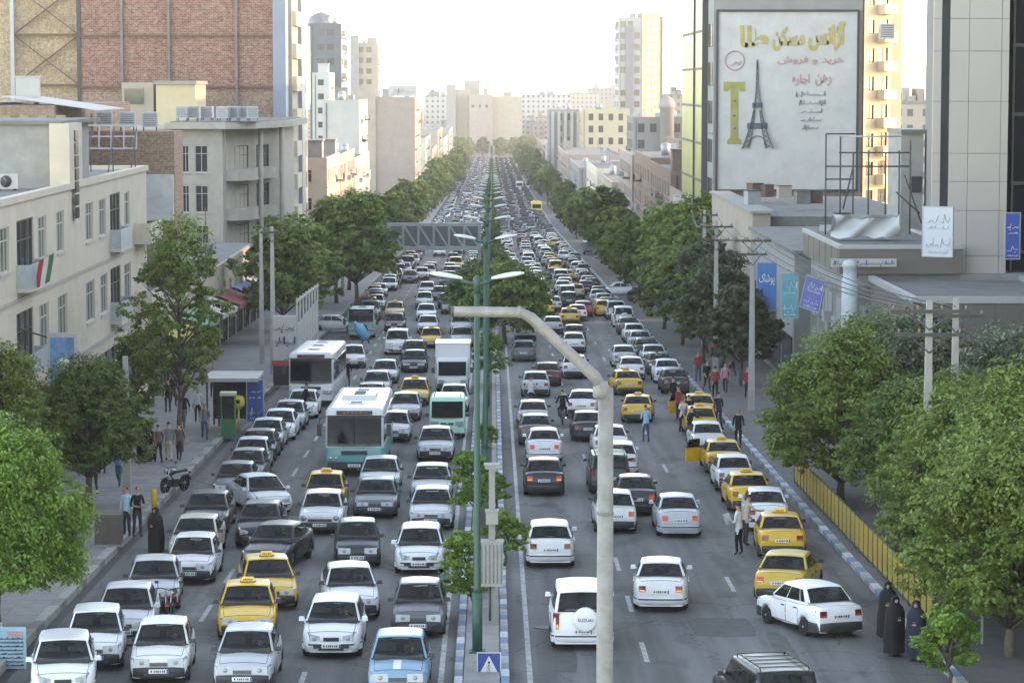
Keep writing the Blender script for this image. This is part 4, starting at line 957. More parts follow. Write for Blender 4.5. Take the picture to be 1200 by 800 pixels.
def brickmat(name, c1, c2, mortar, scale=1.0):
    m = mat(name, c1, rough=.9); n = m.node_tree.nodes; l = m.node_tree.links; b = n['Principled BSDF']
    tc = n.new('ShaderNodeTexCoord'); sp = n.new('ShaderNodeSeparateXYZ'); l.new(tc.outputs['Object'], sp.inputs[0]); cb = n.new('ShaderNodeCombineXYZ')
    ad = n.new('ShaderNodeMath'); ad.operation = 'ADD'; l.new(sp.outputs[0], ad.inputs[0]); l.new(sp.outputs[1], ad.inputs[1]); l.new(ad.outputs[0], cb.inputs[0]); l.new(sp.outputs[2], cb.inputs[1])
    br = n.new('ShaderNodeTexBrick'); br.inputs['Scale'].default_value = scale; br.inputs['Brick Width'].default_value = .42; br.inputs['Row Height'].default_value = .17; br.inputs['Mortar Size'].default_value = .012; br.inputs['Bias'].default_value = -.1
    br.inputs['Color1'].default_value = lin(c1); br.inputs['Color2'].default_value = lin(c2); br.inputs['Mortar'].default_value = lin(mortar); l.new(cb.outputs[0], br.inputs['Vector'])
    t = n.new('ShaderNodeTexNoise'); t.inputs['Scale'].default_value = 4.5; t.inputs['Detail'].default_value = 5; t.inputs['Roughness'].default_value = .8; l.new(tc.outputs['Object'], t.inputs['Vector'])
    mr = n.new('ShaderNodeMapRange'); mr.inputs[1].default_value = .3; mr.inputs[2].default_value = .7; mr.inputs[3].default_value = .42; mr.inputs[4].default_value = 1.75; l.new(t.outputs['Fac'], mr.inputs[0])
    mx = n.new('ShaderNodeMix'); mx.data_type = 'RGBA'; mx.blend_type = 'MULTIPLY'; mx.inputs[0].default_value = 1; l.new(br.outputs['Color'], mx.inputs[6]); l.new(mr.outputs[0], mx.inputs[7]); l.new(mx.outputs[2], b.inputs['Base Color']); return m
REDB = brickmat('red_brick', (.17, .060, .048), (.27, .14, .105), (.33, .27, .22)); TANB = brickmat('tan_brick', (.36, .26, .17), (.30, .20, .13), (.40, .33, .25)); BRNB = brickmat('brown_brick', (.22, .13, .09), (.27, .18, .12), (.27, .22, .18))
def facade(mb, W, H, ops, depth=.2, mi=0):
    us = sorted({0, W} | {a for o in ops for a in o[:2]}); vs_ = sorted({0, H} | {a for o in ops for a in o[2:4]})
    for i in range(len(us) - 1):
        for j in range(len(vs_) - 1):
            u, v = (us[i] + us[i + 1]) / 2, (vs_[j] + vs_[j + 1]) / 2
            if any(o[0] < u < o[1] and o[2] < v < o[3] for o in ops): continue
            mb.add([(us[i], 0, vs_[j]), (us[i + 1], 0, vs_[j]), (us[i + 1], 0, vs_[j + 1]), (us[i], 0, vs_[j + 1])], ((0, 1, 2, 3),), mi)
    for a, b, c, d in [o[:4] for o in ops]:
        mb.add([(a, 0, c), (b, 0, c), (b, 0, d), (a, 0, d), (a, depth, c), (b, depth, c), (b, depth, d), (a, depth, d)], ((0, 4, 5, 1), (1, 5, 6, 2), (2, 6, 7, 3), (3, 7, 4, 0)), mi)
_WM = {}
def win_mesh(w_, h_, style):
    k = (round(w_, 1), round(h_, 1), style)
    if k in _WM: return _WM[k]
    m = MB(); t = .07; w_, h_ = k[0], k[1]
    m.b2((0, .06, 0), (t, .14, h_)); m.b2((w_ - t, .06, 0), (w_, .14, h_)); m.b2((t, .06, 0), (w_ - t, .14, t)); m.b2((t, .06, h_ - t), (w_ - t, .14, h_))
    if style != 'plain':
        for f in ((.5,) if w_ < 1.6 else (.333, .667)): m.b2((w_ * f - .025, .07, t), (w_ * f + .025, .13, h_ - t))
        m.b2((t, .072, h_ * .68), (w_ - t, .128, h_ * .68 + .05))
    if style == 'sill': m.b2((-.06, -.09, -.09), (w_ + .06, .10, -.005))
    p = MB(); p.add([(0, .12, 0), (w_, .12, 0), (w_, .12, h_), (0, .12, h_)], ((0, 1, 2, 3),)); fr = DFRAME if style == 'dark' else WFRAME
    c = MB(); c.add([(0, .17, 0), (w_ * .45, .17, 0), (w_ * .45, .17, h_), (0, .17, h_)], ((0, 1, 2, 3),))
    _WM[k] = (m.mesh('window', [fr]), p.mesh('pane', [WGLASS])); return _WM[k]
class Bld:
    def __init__(s, name, label, base, cat='building', group=None):
        s.o = Vector(base); s.root = thing(name, label, cat, base, group=group); STRETCH.append(s.root)
    def wall(s, x, y, z, rz, W, H, m, ops=(), style='sill', name='wall', depth=.2):
        mb = MB(); facade(mb, W, H, ops, depth); mb.build(name, [m], s.root, Vector((x, y, z)) - s.o, rz, fix=False)
        c, n = math.cos(rz), math.sin(rz)
        for o in ops:
            st = o[4] if len(o) > 4 else style
            if st is None: continue
            fm, pm_ = win_mesh(o[1] - o[0], o[3] - o[2], st); q = put('window', fm, s.root, Vector((x + c * o[0], y + n * o[0], z + o[2])) - s.o, rz); put('pane', pm_, q)
    def box(s, lo, hi, m, name='wall'):
        mb = MB(); mb.b2(lo, hi); mb.v = [tuple(Vector(p) - s.o) for p in mb.v]; return mb.build(name, [m], s.root)
    def mb(s, mb, mats, name):
        mb.v = [tuple(Vector(p) - s.o) for p in mb.v]; return mb.build(name, mats, s.root)
def rows(W, u, ww, v, hh, skip=(), style=None):
    out = []
    for j, b in enumerate(v):
        for i, a in enumerate(u):
            if (i, j) in skip: continue
            out.append((a, a + ww, b, b + hh) + ((style,) if style else ()))
    return out
def generic(name, label, x0, x1, y0, y1, top, m, side=1, fl=3.3, ww=1.3, hh=1.5, gap=2.6, style='sill', front=True, parapet=.5, group=None, frontm=None, shop=True, base=None):
    """street building: side=+1 stands left of the street (facade towards +X)"""
    zb = (zr(y1) if base is None else base) - .3; b = Bld(name, label, ((x0 + x1) / 2, (y0 + y1) / 2, zb), group=group); H = top - zb
    xin0, xin1 = (x0 + .21, x1 - .21); b.box((xin0, y0 + .21, zb), (xin1, y1, top - .02), m, 'core')
    def opsfor(W):
        n = max(1, int((W - .8) / gap)); off = (W - n * gap) / 2 + (gap - ww) / 2; nf = max(1, int((H - 3.9) / fl)); o = []
        for j in range(nf):
            for i in range(n):
                if (i * 7 + j * 5 + int(W)) % 11 == 0: continue
                o.append((off + i * gap, off + i * gap + ww, H - .9 - j * fl - hh, H - .9 - j * fl))
        if shop and H > 5: o += [(.5 + i * (W - .5) / max(1, int(W / 4.5)), (i + 1) * (W - .5) / max(1, int(W / 4.5)), .5, 3.0, 'dark') for i in range(max(1, int(W / 4.5)))]
        return o
    if side > 0: b.wall(x1, y0, zb, R(90), y1 - y0, H, m, opsfor(y1 - y0), style); b.box((x0, y0 + .01, zb), (x0 + .2, y1, top), m)
    else: b.wall(x0, y1, zb, R(-90), y1 - y0, H, m, opsfor(y1 - y0), style); b.box((x1 - .2, y0 + .01, zb), (x1, y1, top), m)
    b.wall(x0, y0, zb, 0, x1 - x0, H, frontm or m, opsfor(x1 - x0) if front else (), style)
    mb = MB(); mb.b2((x0 + .004, y0 + .004, top), (x1 - .004, y0 + .25, top + parapet)); mb.b2((x0 + .004, y0 + .25, top), (x0 + .25, y1, top + parapet)); mb.b2((x1 - .25, y0 + .25, top), (x1 - .004, y1, top + parapet)); mb.b2((x0 + .26, y0 + .26, top - .01), (x1 - .26, y1 - .01, top + .03), 1)
    b.mb(mb, [m, ROOFM], 'parapet'); r1 = random.Random(int(x0 * 7 + y0 * 13)); zr_ = top + .03
    for k in range(r1.randint(3, 6)):
        xx, yy = r1.uniform(x0 + .8, x1 - 2.2), r1.uniform(y0 + .8, max(y0 + 1, y1 - 3)); q = MB(); kind = r1.choice(('cooler', 'cooler', 'tank', 'roof_house'))
        if kind == 'cooler': q.b2((xx, yy, zr_ + .2), (xx + 1.0, yy + 1.0, zr_ + 1.2)); q.b2((xx + .1, yy + .1, zr_), (xx + .2, yy + .9, zr_ + .2)); q.b2((xx + .8, yy + .1, zr_), (xx + .9, yy + .9, zr_ + .2))
        elif kind == 'tank': q.lathe(((.6, zr_ + .3), (.6, zr_ + 1.7), (.1, zr_ + 1.9)), 12, 0, (xx + .7, yy + .7, 0)); q.b2((xx + .2, yy + .2, zr_), (xx + 1.2, yy + 1.2, zr_ + .3))
        else: q.b2((xx, yy, zr_), (xx + 2.2, yy + 2.4, zr_ + 2.3)); q.b2((xx - .15, yy - .15, zr_ + 2.3), (xx + 2.35, yy + 2.55, zr_ + 2.45))
        b.mb(q, [STEEL_G if kind != 'roof_house' else r1.choice((m, CONC))], kind)
    for k in range(2): q = MB(); xx, yy = r1.uniform(x0 + 1, x1 - 1), r1.uniform(y0 + 1, y1 - 1); q.tube([(xx, yy, zr_), (xx, yy, zr_ + r1.uniform(2, 4))], .04, 5); q.bar((xx - .5, yy, zr_ + 1.9), (xx + .5, yy, zr_ + 1.9), .03); b.mb(q, [STEEL_D], 'antenna')
    xs_ = x1 if side > 0 else x0; sg = side
    nf = max(1, int((H - 3.9) / fl))
    for j in range(nf):
        z_ = top - .9 - j * fl - hh; 
        for k in range(max(1, int((y1 - y0) / 9))):
            ya = lerp(y0 + .5, y1 - 4, r1.random()); 
            if r1.random() < .55:
                q = MB(); q.b2((min(xs_ + sg * .004, xs_ + sg * .9), ya, z_ - .55), (max(xs_ + sg * .004, xs_ + sg * .9), ya + 3.0, z_ - .4)); q.b2((min(xs_ + sg * .84, xs_ + sg * .9), ya, z_ - .4), (max(xs_ + sg * .84, xs_ + sg * .9), ya + 3.0, z_ + .45)); b.mb(q, [r1.choice((m, STEEL_D, STEEL_G))], 'balcony')
            else: q = MB(); q.b2((min(xs_ + sg * .004, xs_ + sg * .5), ya, z_ - .9), (max(xs_ + sg * .004, xs_ + sg * .5), ya + .8, z_ - .25)); b.mb(q, [STEEL_G], 'air_conditioner')
        q = MB(); q.b2((min(xs_ + sg * .004, xs_ + sg * .09), y0 + .02, z_ - .66), (max(xs_ + sg * .004, xs_ + sg * .09), y1 - .02, z_ - .58)); b.mb(q, [CONC], 'floor_band')
    q = MB(); q.b2((x0 + .6, y0 - .1, zb), (x0 + .72, y0 - .004, top)); b.mb(q, [STEEL_D], 'downpipe'); return b
def scribble(mb, x, z, w_, h_, seed, mi=0, y=0.0, th=None, wob=1.0):
    """joined cursive lettering as flat ribbons, right to left, with dots"""
    r0 = random.Random(seed); th = th or h_ * .14; px = x + w_
    while px > x + h_ * .3:
        L_ = min(px - x, r0.uniform(.7, 1.9) * h_); pts = []; n = 9; ph = r0.uniform(0, 6.28); k = r0.choice((1, 1.5, 2)); rise = r0.random() < .3
        for i in range(n):
            t = i / (n - 1); zz = z + h_ * (.28 + .16 * wob * math.sin(ph + k * 6.28 * t))
            if i == 0: zz += h_ * r0.uniform(.1, .5)
            if i == n - 1: zz -= h_ * r0.uniform(0, .3)
            if rise and i == n // 2: zz = z + h_ * .95
            pts.append((px - L_ * t, zz))
        for a, b in zip(pts, pts[1:]): mb.bar((a[0], y, a[1]), (b[0], y, b[1]), th, .02, mi)
        for _ in range(r0.choice((0, 1, 1, 2))):
            dx = px - L_ * r0.random(); dz = z + h_ * r0.choice((-.08, .72)); mb.box((dx, y, dz), (th, .02, th), mi, ry=.78)
        if r0.random() < .4: mb.bar((px + th * .5, y, z + h_ * .1), (px + th * .5, y, z + h_), th, .02, mi)
        px -= L_ + h_ * r0.uniform(.1, .3)
def text(s_, size, m, parent, loc, rz=0.0, name='lettering', ext=.004, flat=True):
    cu = bpy.data.curves.new(name, 'FONT'); cu.body = s_; cu.size = size; cu.align_x = 'CENTER'; cu.align_y = 'CENTER'; cu.extrude = ext
    o = bpy.data.objects.new(name, cu); COL.objects.link(o); dg = bpy.context.evaluated_depsgraph_get(); me = bpy.data.meshes.new_from_object(o.evaluated_get(dg)); bpy.data.objects.remove(o)
    me.materials.clear(); me.materials.append(m); q = put(name, me, parent, loc); q.rotation_euler = (R(90), 0, rz); return q
_AF = {'ا': 'FE8D FE8E', 'آ': 'FE81 FE82', 'ب': 'FE8F FE90 FE91 FE92', 'پ': 'FB56 FB57 FB58 FB59', 'ت': 'FE95 FE96 FE97 FE98', 'ج': 'FE9D FE9E FE9F FEA0', 'خ': 'FEA5 FEA6 FEA7 FEA8', 'د': 'FEA9 FEAA', 'ر': 'FEAD FEAE', 'ز': 'FEAF FEB0', 'ژ': 'FB8A FB8B', 'س': 'FEB1 FEB2 FEB3 FEB4', 'ش': 'FEB5 FEB6 FEB7 FEB8',
       'ط': 'FEC1 FEC2 FEC3 FEC4', 'ف': 'FED1 FED2 FED3 FED4', 'ک': 'FB8E FB8F FB90 FB91', 'گ': 'FB92 FB93 FB94 FB95', 'ل': 'FEDD FEDE FEDF FEE0', 'م': 'FEE1 FEE2 FEE3 FEE4', 'ن': 'FEE5 FEE6 FEE7 FEE8', 'و': 'FEED FEEE', 'ه': 'FEE9 FEEA FEEB FEEC', 'ی': 'FBFC FBFD FBFE FBFF'}
def shape(s_):
    out = ''
    for i, c in enumerate(s_):
        if c not in _AF: out += c; continue
        f = [chr(int(h, 16)) for h in _AF[c].split()]; prv = i > 0 and s_[i - 1] in _AF and len(_AF[s_[i - 1]].split()) == 4; nx = i + 1 < len(s_) and s_[i + 1] in _AF and len(f) == 4
        out += f[3] if prv and nx else (f[1] if prv else (f[2] if nx else f[0]))
    return out[::-1]
def script(s_, m, parent, lo, hi, y, name='lettering', thick=0.0):
    """joined script fitted into the box lo..hi (x, z) on a wall at y"""
    cu = bpy.data.curves.new(name, 'FONT'); cu.body = shape(s_); cu.size = 1; cu.resolution_u = 2; cu.extrude = .01; cu.offset = thick
    o = bpy.data.objects.new(name, cu); COL.objects.link(o); me = bpy.data.meshes.new_from_object(o.evaluated_get(bpy.context.evaluated_depsgraph_get())); bpy.data.objects.remove(o)
    co = np.array([v.co[:] for v in me.vertices]); a, b = co.min(0), co.max(0)
    for v in me.vertices:
        p = v.co; v.co = (lo[0] + (p.x - a[0]) / (b[0] - a[0]) * (hi[0] - lo[0]), y - p.z, lo[1] + (p.y - a[1]) / (b[1] - a[1]) * (hi[1] - lo[1]))
    me.materials.clear(); me.materials.append(m); return put(name, me, parent)
def ac_unit(label, X, Y, Z, rz, group, parent=None, big=False):
    r_ = thing('air_conditioner', label, 'air conditioner', (X, Y, Z), rz, group)
    if big:                                            # evaporative cooler: louvred box on legs
        m = MB(); m.b2((-.5, -.5, .25), (.5, .5, 1.25)); m.build('casing', [STEEL_G], r_)
        m = MB()
        for k in range(6): m.box((0, -.515, .40 + k * .14), (.84, .03, .05), 0, rx=.5); m.box((.515, 0, .40 + k * .14), (.03, .84, .05), 0)
        m.build('louvre_panel', [mat('louvre', (.20, .22, .24), rough=.6)], r_)
        for a in (-.42, .42):
            for b in (-.42, .42): m = MB(); m.b2((a - .03, b - .03, 0), (a + .03, b + .03, .25)); m.build('leg', [STEEL_D], r_)
    else:
        m = MB(); m.b2((-.45, -.17, .08), (.45, .17, .74)); m.build('casing', [mat('ac_casing', (.48, .47, .45), rough=.6, noise=(2, .1))], r_)
        m = MB(); m.lathe(((.26, 0), (.26, .02), (.24, .02)), 18, 0, (-.1, -.195, .41), 'Y'); 
        for k in range(3): a = k * 2.09; m.box((-.1 + .11 * math.cos(a), -.19, .41 + .11 * math.sin(a)), (.22, .01, .09), 1, ry=-a)
        m.build('fan', [STEEL_D, STEEL_G], r_); m = MB(); m.b2((-.4, -.15, 0), (-.32, .15, .08)); m.b2((.32, -.15, 0), (.4, .15, .08)); m.build('bracket', [STEEL_D], r_)
    return r_
def nth(n):
    o = 'first second third fourth fifth sixth seventh eighth ninth tenth eleventh twelfth thirteenth fourteenth fifteenth sixteenth seventeenth eighteenth nineteenth'.split(); t_ = 'twent thirt fort fift sixt sevent eight ninet'.split()
    if n < 20: return o[n - 1]
    d, u = divmod(n, 10); return t_[d - 2] + 'ieth' if u == 0 else t_[d - 2] + 'y-' + o[u - 1]
def nth0(n): return 'first second third fourth fifth sixth seventh eighth ninth tenth eleventh twelfth thirteenth fourteenth fifteenth sixteenth seventeenth eighteenth nineteenth twentieth twenty-first twenty-second twenty-third twenty-fourth twenty-fifth twenty-sixth'.split()[n]
# ================================================================== LEFT SIDE
def YX(px, py, X): return PX(px, py, X).y
# cream three-storey building nearest on the left
XF = -19.0; y0, y1, zt = 58.0, YX(171, 199, XF), 10.35; zb = -3.4
b = Bld('apartment_building', 'cream plaster building with flag and AC units on its roof, nearest on the left', (-26, 85, zb))
ops = []
def colw(pxs, py, z0, z1, st='sill'):
    for a, c in pxs:
        ya, yc = YX(a, py, XF) - y0, YX(c, py, XF) - y0; ops.append((ya, yc, z0 - zb, z1 - zb, st))
colw(((-2, 10), (44, 54), (66, 75), (100, 109), (116, 124), (146, 152)), 250, 7.7, 9.5)
colw(((19, 39), (129, 141)), 250, 6.9, 9.6, 'dark')
colw(((46, 57), (68, 79), (101, 111), (118, 126), (146, 154)), 350, 3.9, 5.8)
colw(((19, 39), (130, 142)), 350, 3.3, 5.9, 'dark')
colw(((2, 36), (40, 72), (78, 104), (110, 136), (142, 166)), 440, -1.2, 2.0, 'dark')
b.wall(XF, y0, zb, R(90), y1 - y0, zt - zb, CREAM, ops, 'sill', depth=.35)
b.box((-34, y0, zb), (XF - .36, y1, zt - .02), CREAM, 'core'); b.box((-34.01, y0 + .05, zt - .02), (XF - .37, y1 - .05, zt + .05), ROOFM, 'roof')
mb = MB(); mb.b2((XF - .25, y0, zt), (XF + .12, y1 + .1, zt + .28)); mb.b2((-34, y1 - .2, zt), (XF - .26, y1 + .1, zt + .28)); b.mb(mb, [CREAM], 'parapet')
mb = MB(); mb.b2((XF + .002, y0, 2.55), (XF + .10, y1, 2.75)); mb.b2((XF + .002, y0, 6.35), (XF + .06, y1, 6.5)); b.mb(mb, [STONE], 'string_course')
for a, c, py, z in ((19, 39, 250, 6.9), (129, 141, 250, 6.9), (19, 39, 350, 3.3), (130, 142, 350, 3.3)):
    ya, yc = YX(a, py, XF), YX(c, py, XF); mb = MB(); mb.b2((XF + .003, ya - .1, z - .15), (XF + .55, yc + .1, z), 0); mb.b2((XF + .50, ya - .1, z), (XF + .55, yc + .1, z + .95), 1)
    for g in (ya - .1, yc + .05): mb.b2((XF + .003, g, z), (XF + .50, g + .05, z + .95), 1)
    b.mb(mb, [CREAM, mat('balcony_sheet', (.34, .38, .40), rough=.6, noise=(3, .15))], 'balcony')
# corner loggia at the far end
mb = MB(); yc0 = YX(157, 270, XF)
for z in (3.2, 6.8): mb.b2((XF + .003, yc0, z - .2), (XF + .9, y1 + .05, z)); mb.b2((XF + .8, yc0, z), (XF + .9, y1 + .05, z + .9)); mb.b2((XF + .003, yc0, z), (XF + .8, yc0 + .1, z + .9))
b.mb(mb, [CREAM], 'balcony')
# stair tower and roof house
ys0, ys1 = YX(78, 200, XF), YX(93, 200, XF)
b.box((-19.75, ys0, zt), (XF + .14, ys1, 13.3), CREAM, 'stair_tower'); b.box((-30, ys0 + .3, zt), (-19.76, ys0 + 9, 13.25), CONC, 'roof_house')
b.box((-30.2, ys0 + .1, 13.25), (-19.2, ys0 + 9.2, 13.42), CONC_D, 'roof')
mb = MB(); ym = (ys0 + ys1) / 2
for k in range(7): mb.b2((XF + .142, ym - .35, 9.0 + k * .58), (XF + .20, ym + .35, 9.0 + k * .58 + .5))
b.mb(mb, [WGLASS], 'stair_window')
# awnings above the shops
AWN = mat('awning_canvas', (.30, .27, .25), rough=.9, noise=(2, .2))
for a, c, m_ in ((2, 36, AWN), (40, 72, mat('awning_red', (.30, .05, .06), rough=.9, noise=(2, .2)))):
    ya, yc = YX(a, 440, XF), YX(c, 440, XF); mb = MB(); mb.grid([[(XF + .02, ya, 2.35), (XF + .02, yc, 2.35)], [(XF + 1.5, ya, 1.75), (XF + 1.5, yc, 1.75)], [(XF + 1.5, ya, 1.5), (XF + 1.5, yc, 1.5)]], 0, False); b.mb(mb, [m_], 'awning')
for k, (px, py, bg_) in enumerate(((8, 222, 0), (37, 220, 0), (30, 116, 0))):
    if k < 2: ac_unit('white AC unit with round fan on the cream roof, ' + ('at the frame edge' if k == 0 else 'farther from the frame edge'), PX(px, py, -21.3).x, PX(px, py, -21.3).y, zt + .05, R(30), 'AC units on the cream roof')
b = generic('shop_row', 'one-storey shop row with awnings behind the bus shelter', -32, -19.2, 112.5, 171, zr(120) + 4.4, BEIGE, 1, front=True, gap=3.2, base=zr(171))
for k, c in enumerate(((.42, .30, .06), (.10, .30, .16), (.40, .38, .35), (.30, .06, .06), (.12, .16, .34), (.38, .36, .32))):
    ya = 113.5 + k * 9.2; z_ = zr(ya) + 3.4; mb = MB(); mb.grid([[(-19.15, ya, z_ + .5), (-19.15, ya + 7.6, z_ + .2)], [(-17.4, ya, z_ - .2), (-17.4, ya + 7.6, z_ - .5)], [(-17.4, ya, z_ - .5), (-17.4, ya + 7.6, z_ - .8)]], 0, False); b.mb(mb, [mat('shop_awning_%d' % k, c, rough=.9, noise=(1, .2))], 'awning')
# neighbouring lower brown-brick building, its shed and steel frame
b = Bld('building', 'brown brick building with corrugated roof sheets behind the cream roof house', (-33, 132, -4))
b.box((-52, 124, -4), (-26.4, 150, 13.8), BRNB, 'wall'); b.box((-46, 123.7, 13.8), (-30, 140, 13.95), CONC, 'roof'); b.box((-26.3, 134, -4), (-20.75, 137.5, 12.0), BRNB, 'wall')
mb = MB()
for k in range(14): mb.box((-29.5 + k * .42, 129, 14.3 - k * .06), (.36, 9, .05), 0, ry=.14)
b.mb(mb, [mat('corrugated_sheet', (.42, .42, .40), rough=.5, noise=(2, .2))], 'roof_sheet')
b.box((-24.0, 133.6, 6.2), (-20.8, 133.99, 9.2), mat('white_corrugated', (.46, .46, .45), rough=.6, noise=(1, .25)), 'white_panel')
mb = MB()
for k in range(4): mb.b2((-29.6 + k * 1.1, 123.9, 12.5), (-29.0 + k * 1.1, 123.98, 13.2))
b.mb(mb, [WGLASS], 'window')
t = thing('rooftop_lattice', 'bare steel billboard frame with struts on the cream roof', 'lattice', (-22.8, 110, zt))
pA, pB = P(101, 196, 110), P(160, 196, 110); mb = MB(); mb.v = []
def rel(p): return Vector(p) - Vector((-22.8, 110, zt))
for py in (147, 160, 174): mb.bar(rel(P(101, py, 110)), rel(P(160, py, 110)), .07)
for px in (101, 116, 130, 145, 160): mb.bar(rel(P(px, 147, 110)), rel(P(px, 174, 110)), .06)
mb.build('panel_frame', [mat('frame_paint', (.33, .30, .36), rough=.6)], t)
for px in (106, 132, 158): q = MB(); q.bar(rel(P(px + 2, 150, 110)), rel((P(px, 150, 110).x, 108, zt)), .06); q.bar(rel((P(px, 150, 110).x, 110, zt)), rel(P(px, 174, 110)), .06); q.build('strut', [STEEL_D], t)
# travertine building with round balconies
b = Bld('apartment_building', 'travertine building with curved corner balconies beside the brick tower', (-23, 182, -6)); zb = -6.0; zt = 11.3
v = [9.9 - 2.3 - k * 3.4 - zb for k in range(4)]
op = rows(0, (.85, ), .6, v, 2.3) + rows(0, (1.95,), 1.05, v, 2.3)
b.wall(-27.3, 175, zb, 0, 4.3, zt - zb, STONE, op, 'sill', depth=.3); b.box((-40, 175.35, zb), (-22.75, 200, zt), STONE, 'core')
aa = math.atan2(10, 4); op2 = []
for vv in v: op2 += [(.9, 2.2, vv - .5, vv + 2.2, 'dark'), (2.4, 4.6, vv - .5, vv + 2.2, 'dark'), (6.0, 8.4, vv - .5, vv + 2.2, 'dark')]
b.wall(-23, 175, zb, aa, 10.77, zt - zb, STONE, op2, 'dark', depth=.3)
mb = MB(); mb.prism([(-22.8, 175.5), (-19.3, 185), (-19.3, 200), (-30, 200), (-30, 175.5)], zb, zt - .03); b.mb(mb, [STONE], 'core')
def bal(u0, u1, out, z, hgt, mats, name):
    ca, sa = math.cos(aa), math.sin(aa); mb = MB(); n = 9; poly = []
    for k in range(n):
        t_ = k / (n - 1); u = lerp(u0, u1, t_); d = out * (math.sin(math.pi * t_) ** .45); poly.append((-23 + ca * u + sa * d, 175 + sa * u - ca * d))
    poly += [(-23 + ca * (u1) - sa * .1, 175 + sa * u1 + ca * .1), (-23 + ca * u0 - sa * .1, 175 + sa * u0 + ca * .1)]
    mb.prism(poly, z, z + hgt); return b.mb(mb, mats, name)
for k, vv in enumerate(v):
    z = zb + vv - .75; bal(.4, 5.3, 1.5, z, .22, [STONE], 'balcony_slab'); bal(.5, 5.2, 1.42, z + .22, .75, [STONE], 'balcony_parapet'); bal(5.6, 9.0, 1.1, z + .003, .22, [STONE], 'balcony_slab'); bal(5.7, 8.9, 1.03, z + .225, .75, [STONE], 'balcony_parapet')
mb = MB(); mb.prism([(-27.8, 174.2), (-22.6, 174.0), (-20.2, 175.6), (-18.0, 184.6), (-18.0, 200.2), (-27.8, 200.2)], zt, zt + .55); b.mb(mb, [STONE], 'cornice')
mb = MB(); mb.prism([(-27.4, 175), (-22.8, 174.8), (-20.6, 176.2), (-18.6, 185), (-18.6, 200), (-27.4, 200)], zt + .55, zt + .62); b.mb(mb, [ROOFM], 'roof')
for u in (5.35, 9.3): ca, sa = math.cos(aa), math.sin(aa); mb = MB(); mb.lathe(((.22, zb), (.22, zt)), 12, 0, (-23 + ca * u + sa * .8, 175 + sa * u - ca * .8, 0)); b.mb(mb, [STONE], 'column')
b.box((-20.0, 174.6, zt + .62), (-22.5, 178.0, zt + .64), ROOFM, 'roof_patch')
for k, px in enumerate((166, 178, 196, 214, 226, 243, 262, 274, 286, 296)):
    p = P(px, 146, 178 + (k % 3)); ac_unit('%s grey cooler box along the travertine roof from the brown brick end' % 'first second third fourth fifth sixth seventh eighth ninth tenth'.split()[k], max(-27.0, p.x) + (0 if p.x > -27 else (k * 1.2)), p.y + (0 if p.x > -27 else 6), zt + .62, rnd.uniform(-.2, .2), 'coolers along the travertine roof', big=True) if p.x > -27 else ac_unit('grey evaporative cooler %s on the brown brick roof' % ('nearest the cream building' if k == 0 else ('in the middle' if k == 1 else 'nearest the travertine roof')), -25.6 + k * 1.5, 135.7, 12.0, .1, 'coolers on the brown brick roof', big=True)
# penthouse with plain wall and old window behind the coolers
b = Bld('roof_house', 'beige flat-topped roof house in front of the red brick tower', (-24, 196, 11)); b.box((P(183, 130, 192).x, 192, 9), (P(229, 130, 192).x, 199, P(200, 99, 192).z), mat('roof_house_plaster', (.52, .41, .27), rough=.9, noise=(.8, .08)), 'wall'); b.box((P(181, 130, 192).x, 191.8, P(200, 99, 192).z), (P(231, 130, 192).x, 199.2, P(200, 95, 192).z), CONC, 'roof')
b = Bld('roof_house', 'grey roof house with barred window beside the beige roof house', (-28, 196, 10)); b.box((P(143, 130, 194).x, 194, 9), (P(180, 130, 194).x, 199, P(200, 97, 194).z), BEIGE, 'wall'); mb = MB(); mb.b2((P(146, 120, 194).x, 193.9, P(150, 122, 194).z), (P(168, 120, 194).x, 193.99, P(150, 104, 194).z)); b.mb(mb, [WGLASS], 'window')
# tall brick tower
b = Bld('brick_tower', 'tall red brick tower with blank side wall and blue grey street strips', (-30, 215, -8)); Yb = 206; TOP = 34
xr = P(320, 50, Yb).x; xl = P(94, 50, Yb).x; b.box((xl, Yb, -8), (xr, 222, TOP), REDB, 'brick_wall')
b.box((xl + .01, Yb - .05, -8), (xr - .01, Yb + .0, P(0, 108, Yb).z), BRNB, 'lower_brick_wall')
for px in (143, 198, 277): mb = MB(); x = P(px, 50, Yb).x; mb.b2((x - .12, Yb - .28, 8), (x + .12, Yb - .06, TOP)); b.mb(mb, [CONC_D], 'column')
for py in (42, 102): mb = MB(); z = P(0, py, Yb).z; mb.b2((xl, Yb - .16, z - .12), (xr, Yb - .055, z + .12)); b.mb(mb, [RUST], 'beam')
b.box((xr + .002, Yb - .3, -8), (P(335, 50, Yb).x, 222, TOP), BLUEG, 'street_strip')
x2 = P(335, 50, Yb).x; b.box((x2 + .002, Yb + 2.5, -8), (x2 + .35, 222, TOP), STONE, 'street_wall')
zk = P(340, 60, 210).z
for k in range(9): mb = MB(); z = 21 - k * 3.3; mb.b2((x2 + .36, Yb + 3, z), (x2 + .8, Yb + 8, z + 1.5)); b.mb(mb, [mat('bay_cream', (.58, .50, .38), rough=.9, noise=(.8, .06))], 'bay')
b.box((x2 + .36, Yb + 9, -8), (x2 + .75, 221, TOP), mat('grey_blue_strip', (.27, .275, .29), rough=.6, noise=(.5, .06)), 'street_strip')
for k in range(12): mb = MB(); z = 24 - k * 3.3; mb.b2((x2 + .755, Yb + 13, z), (x2 + .80, Yb + 14.8, z + 1.6)); b.mb(mb, [mat('brown_glazing', (.24, .15, .09), rough=.3)], 'window')
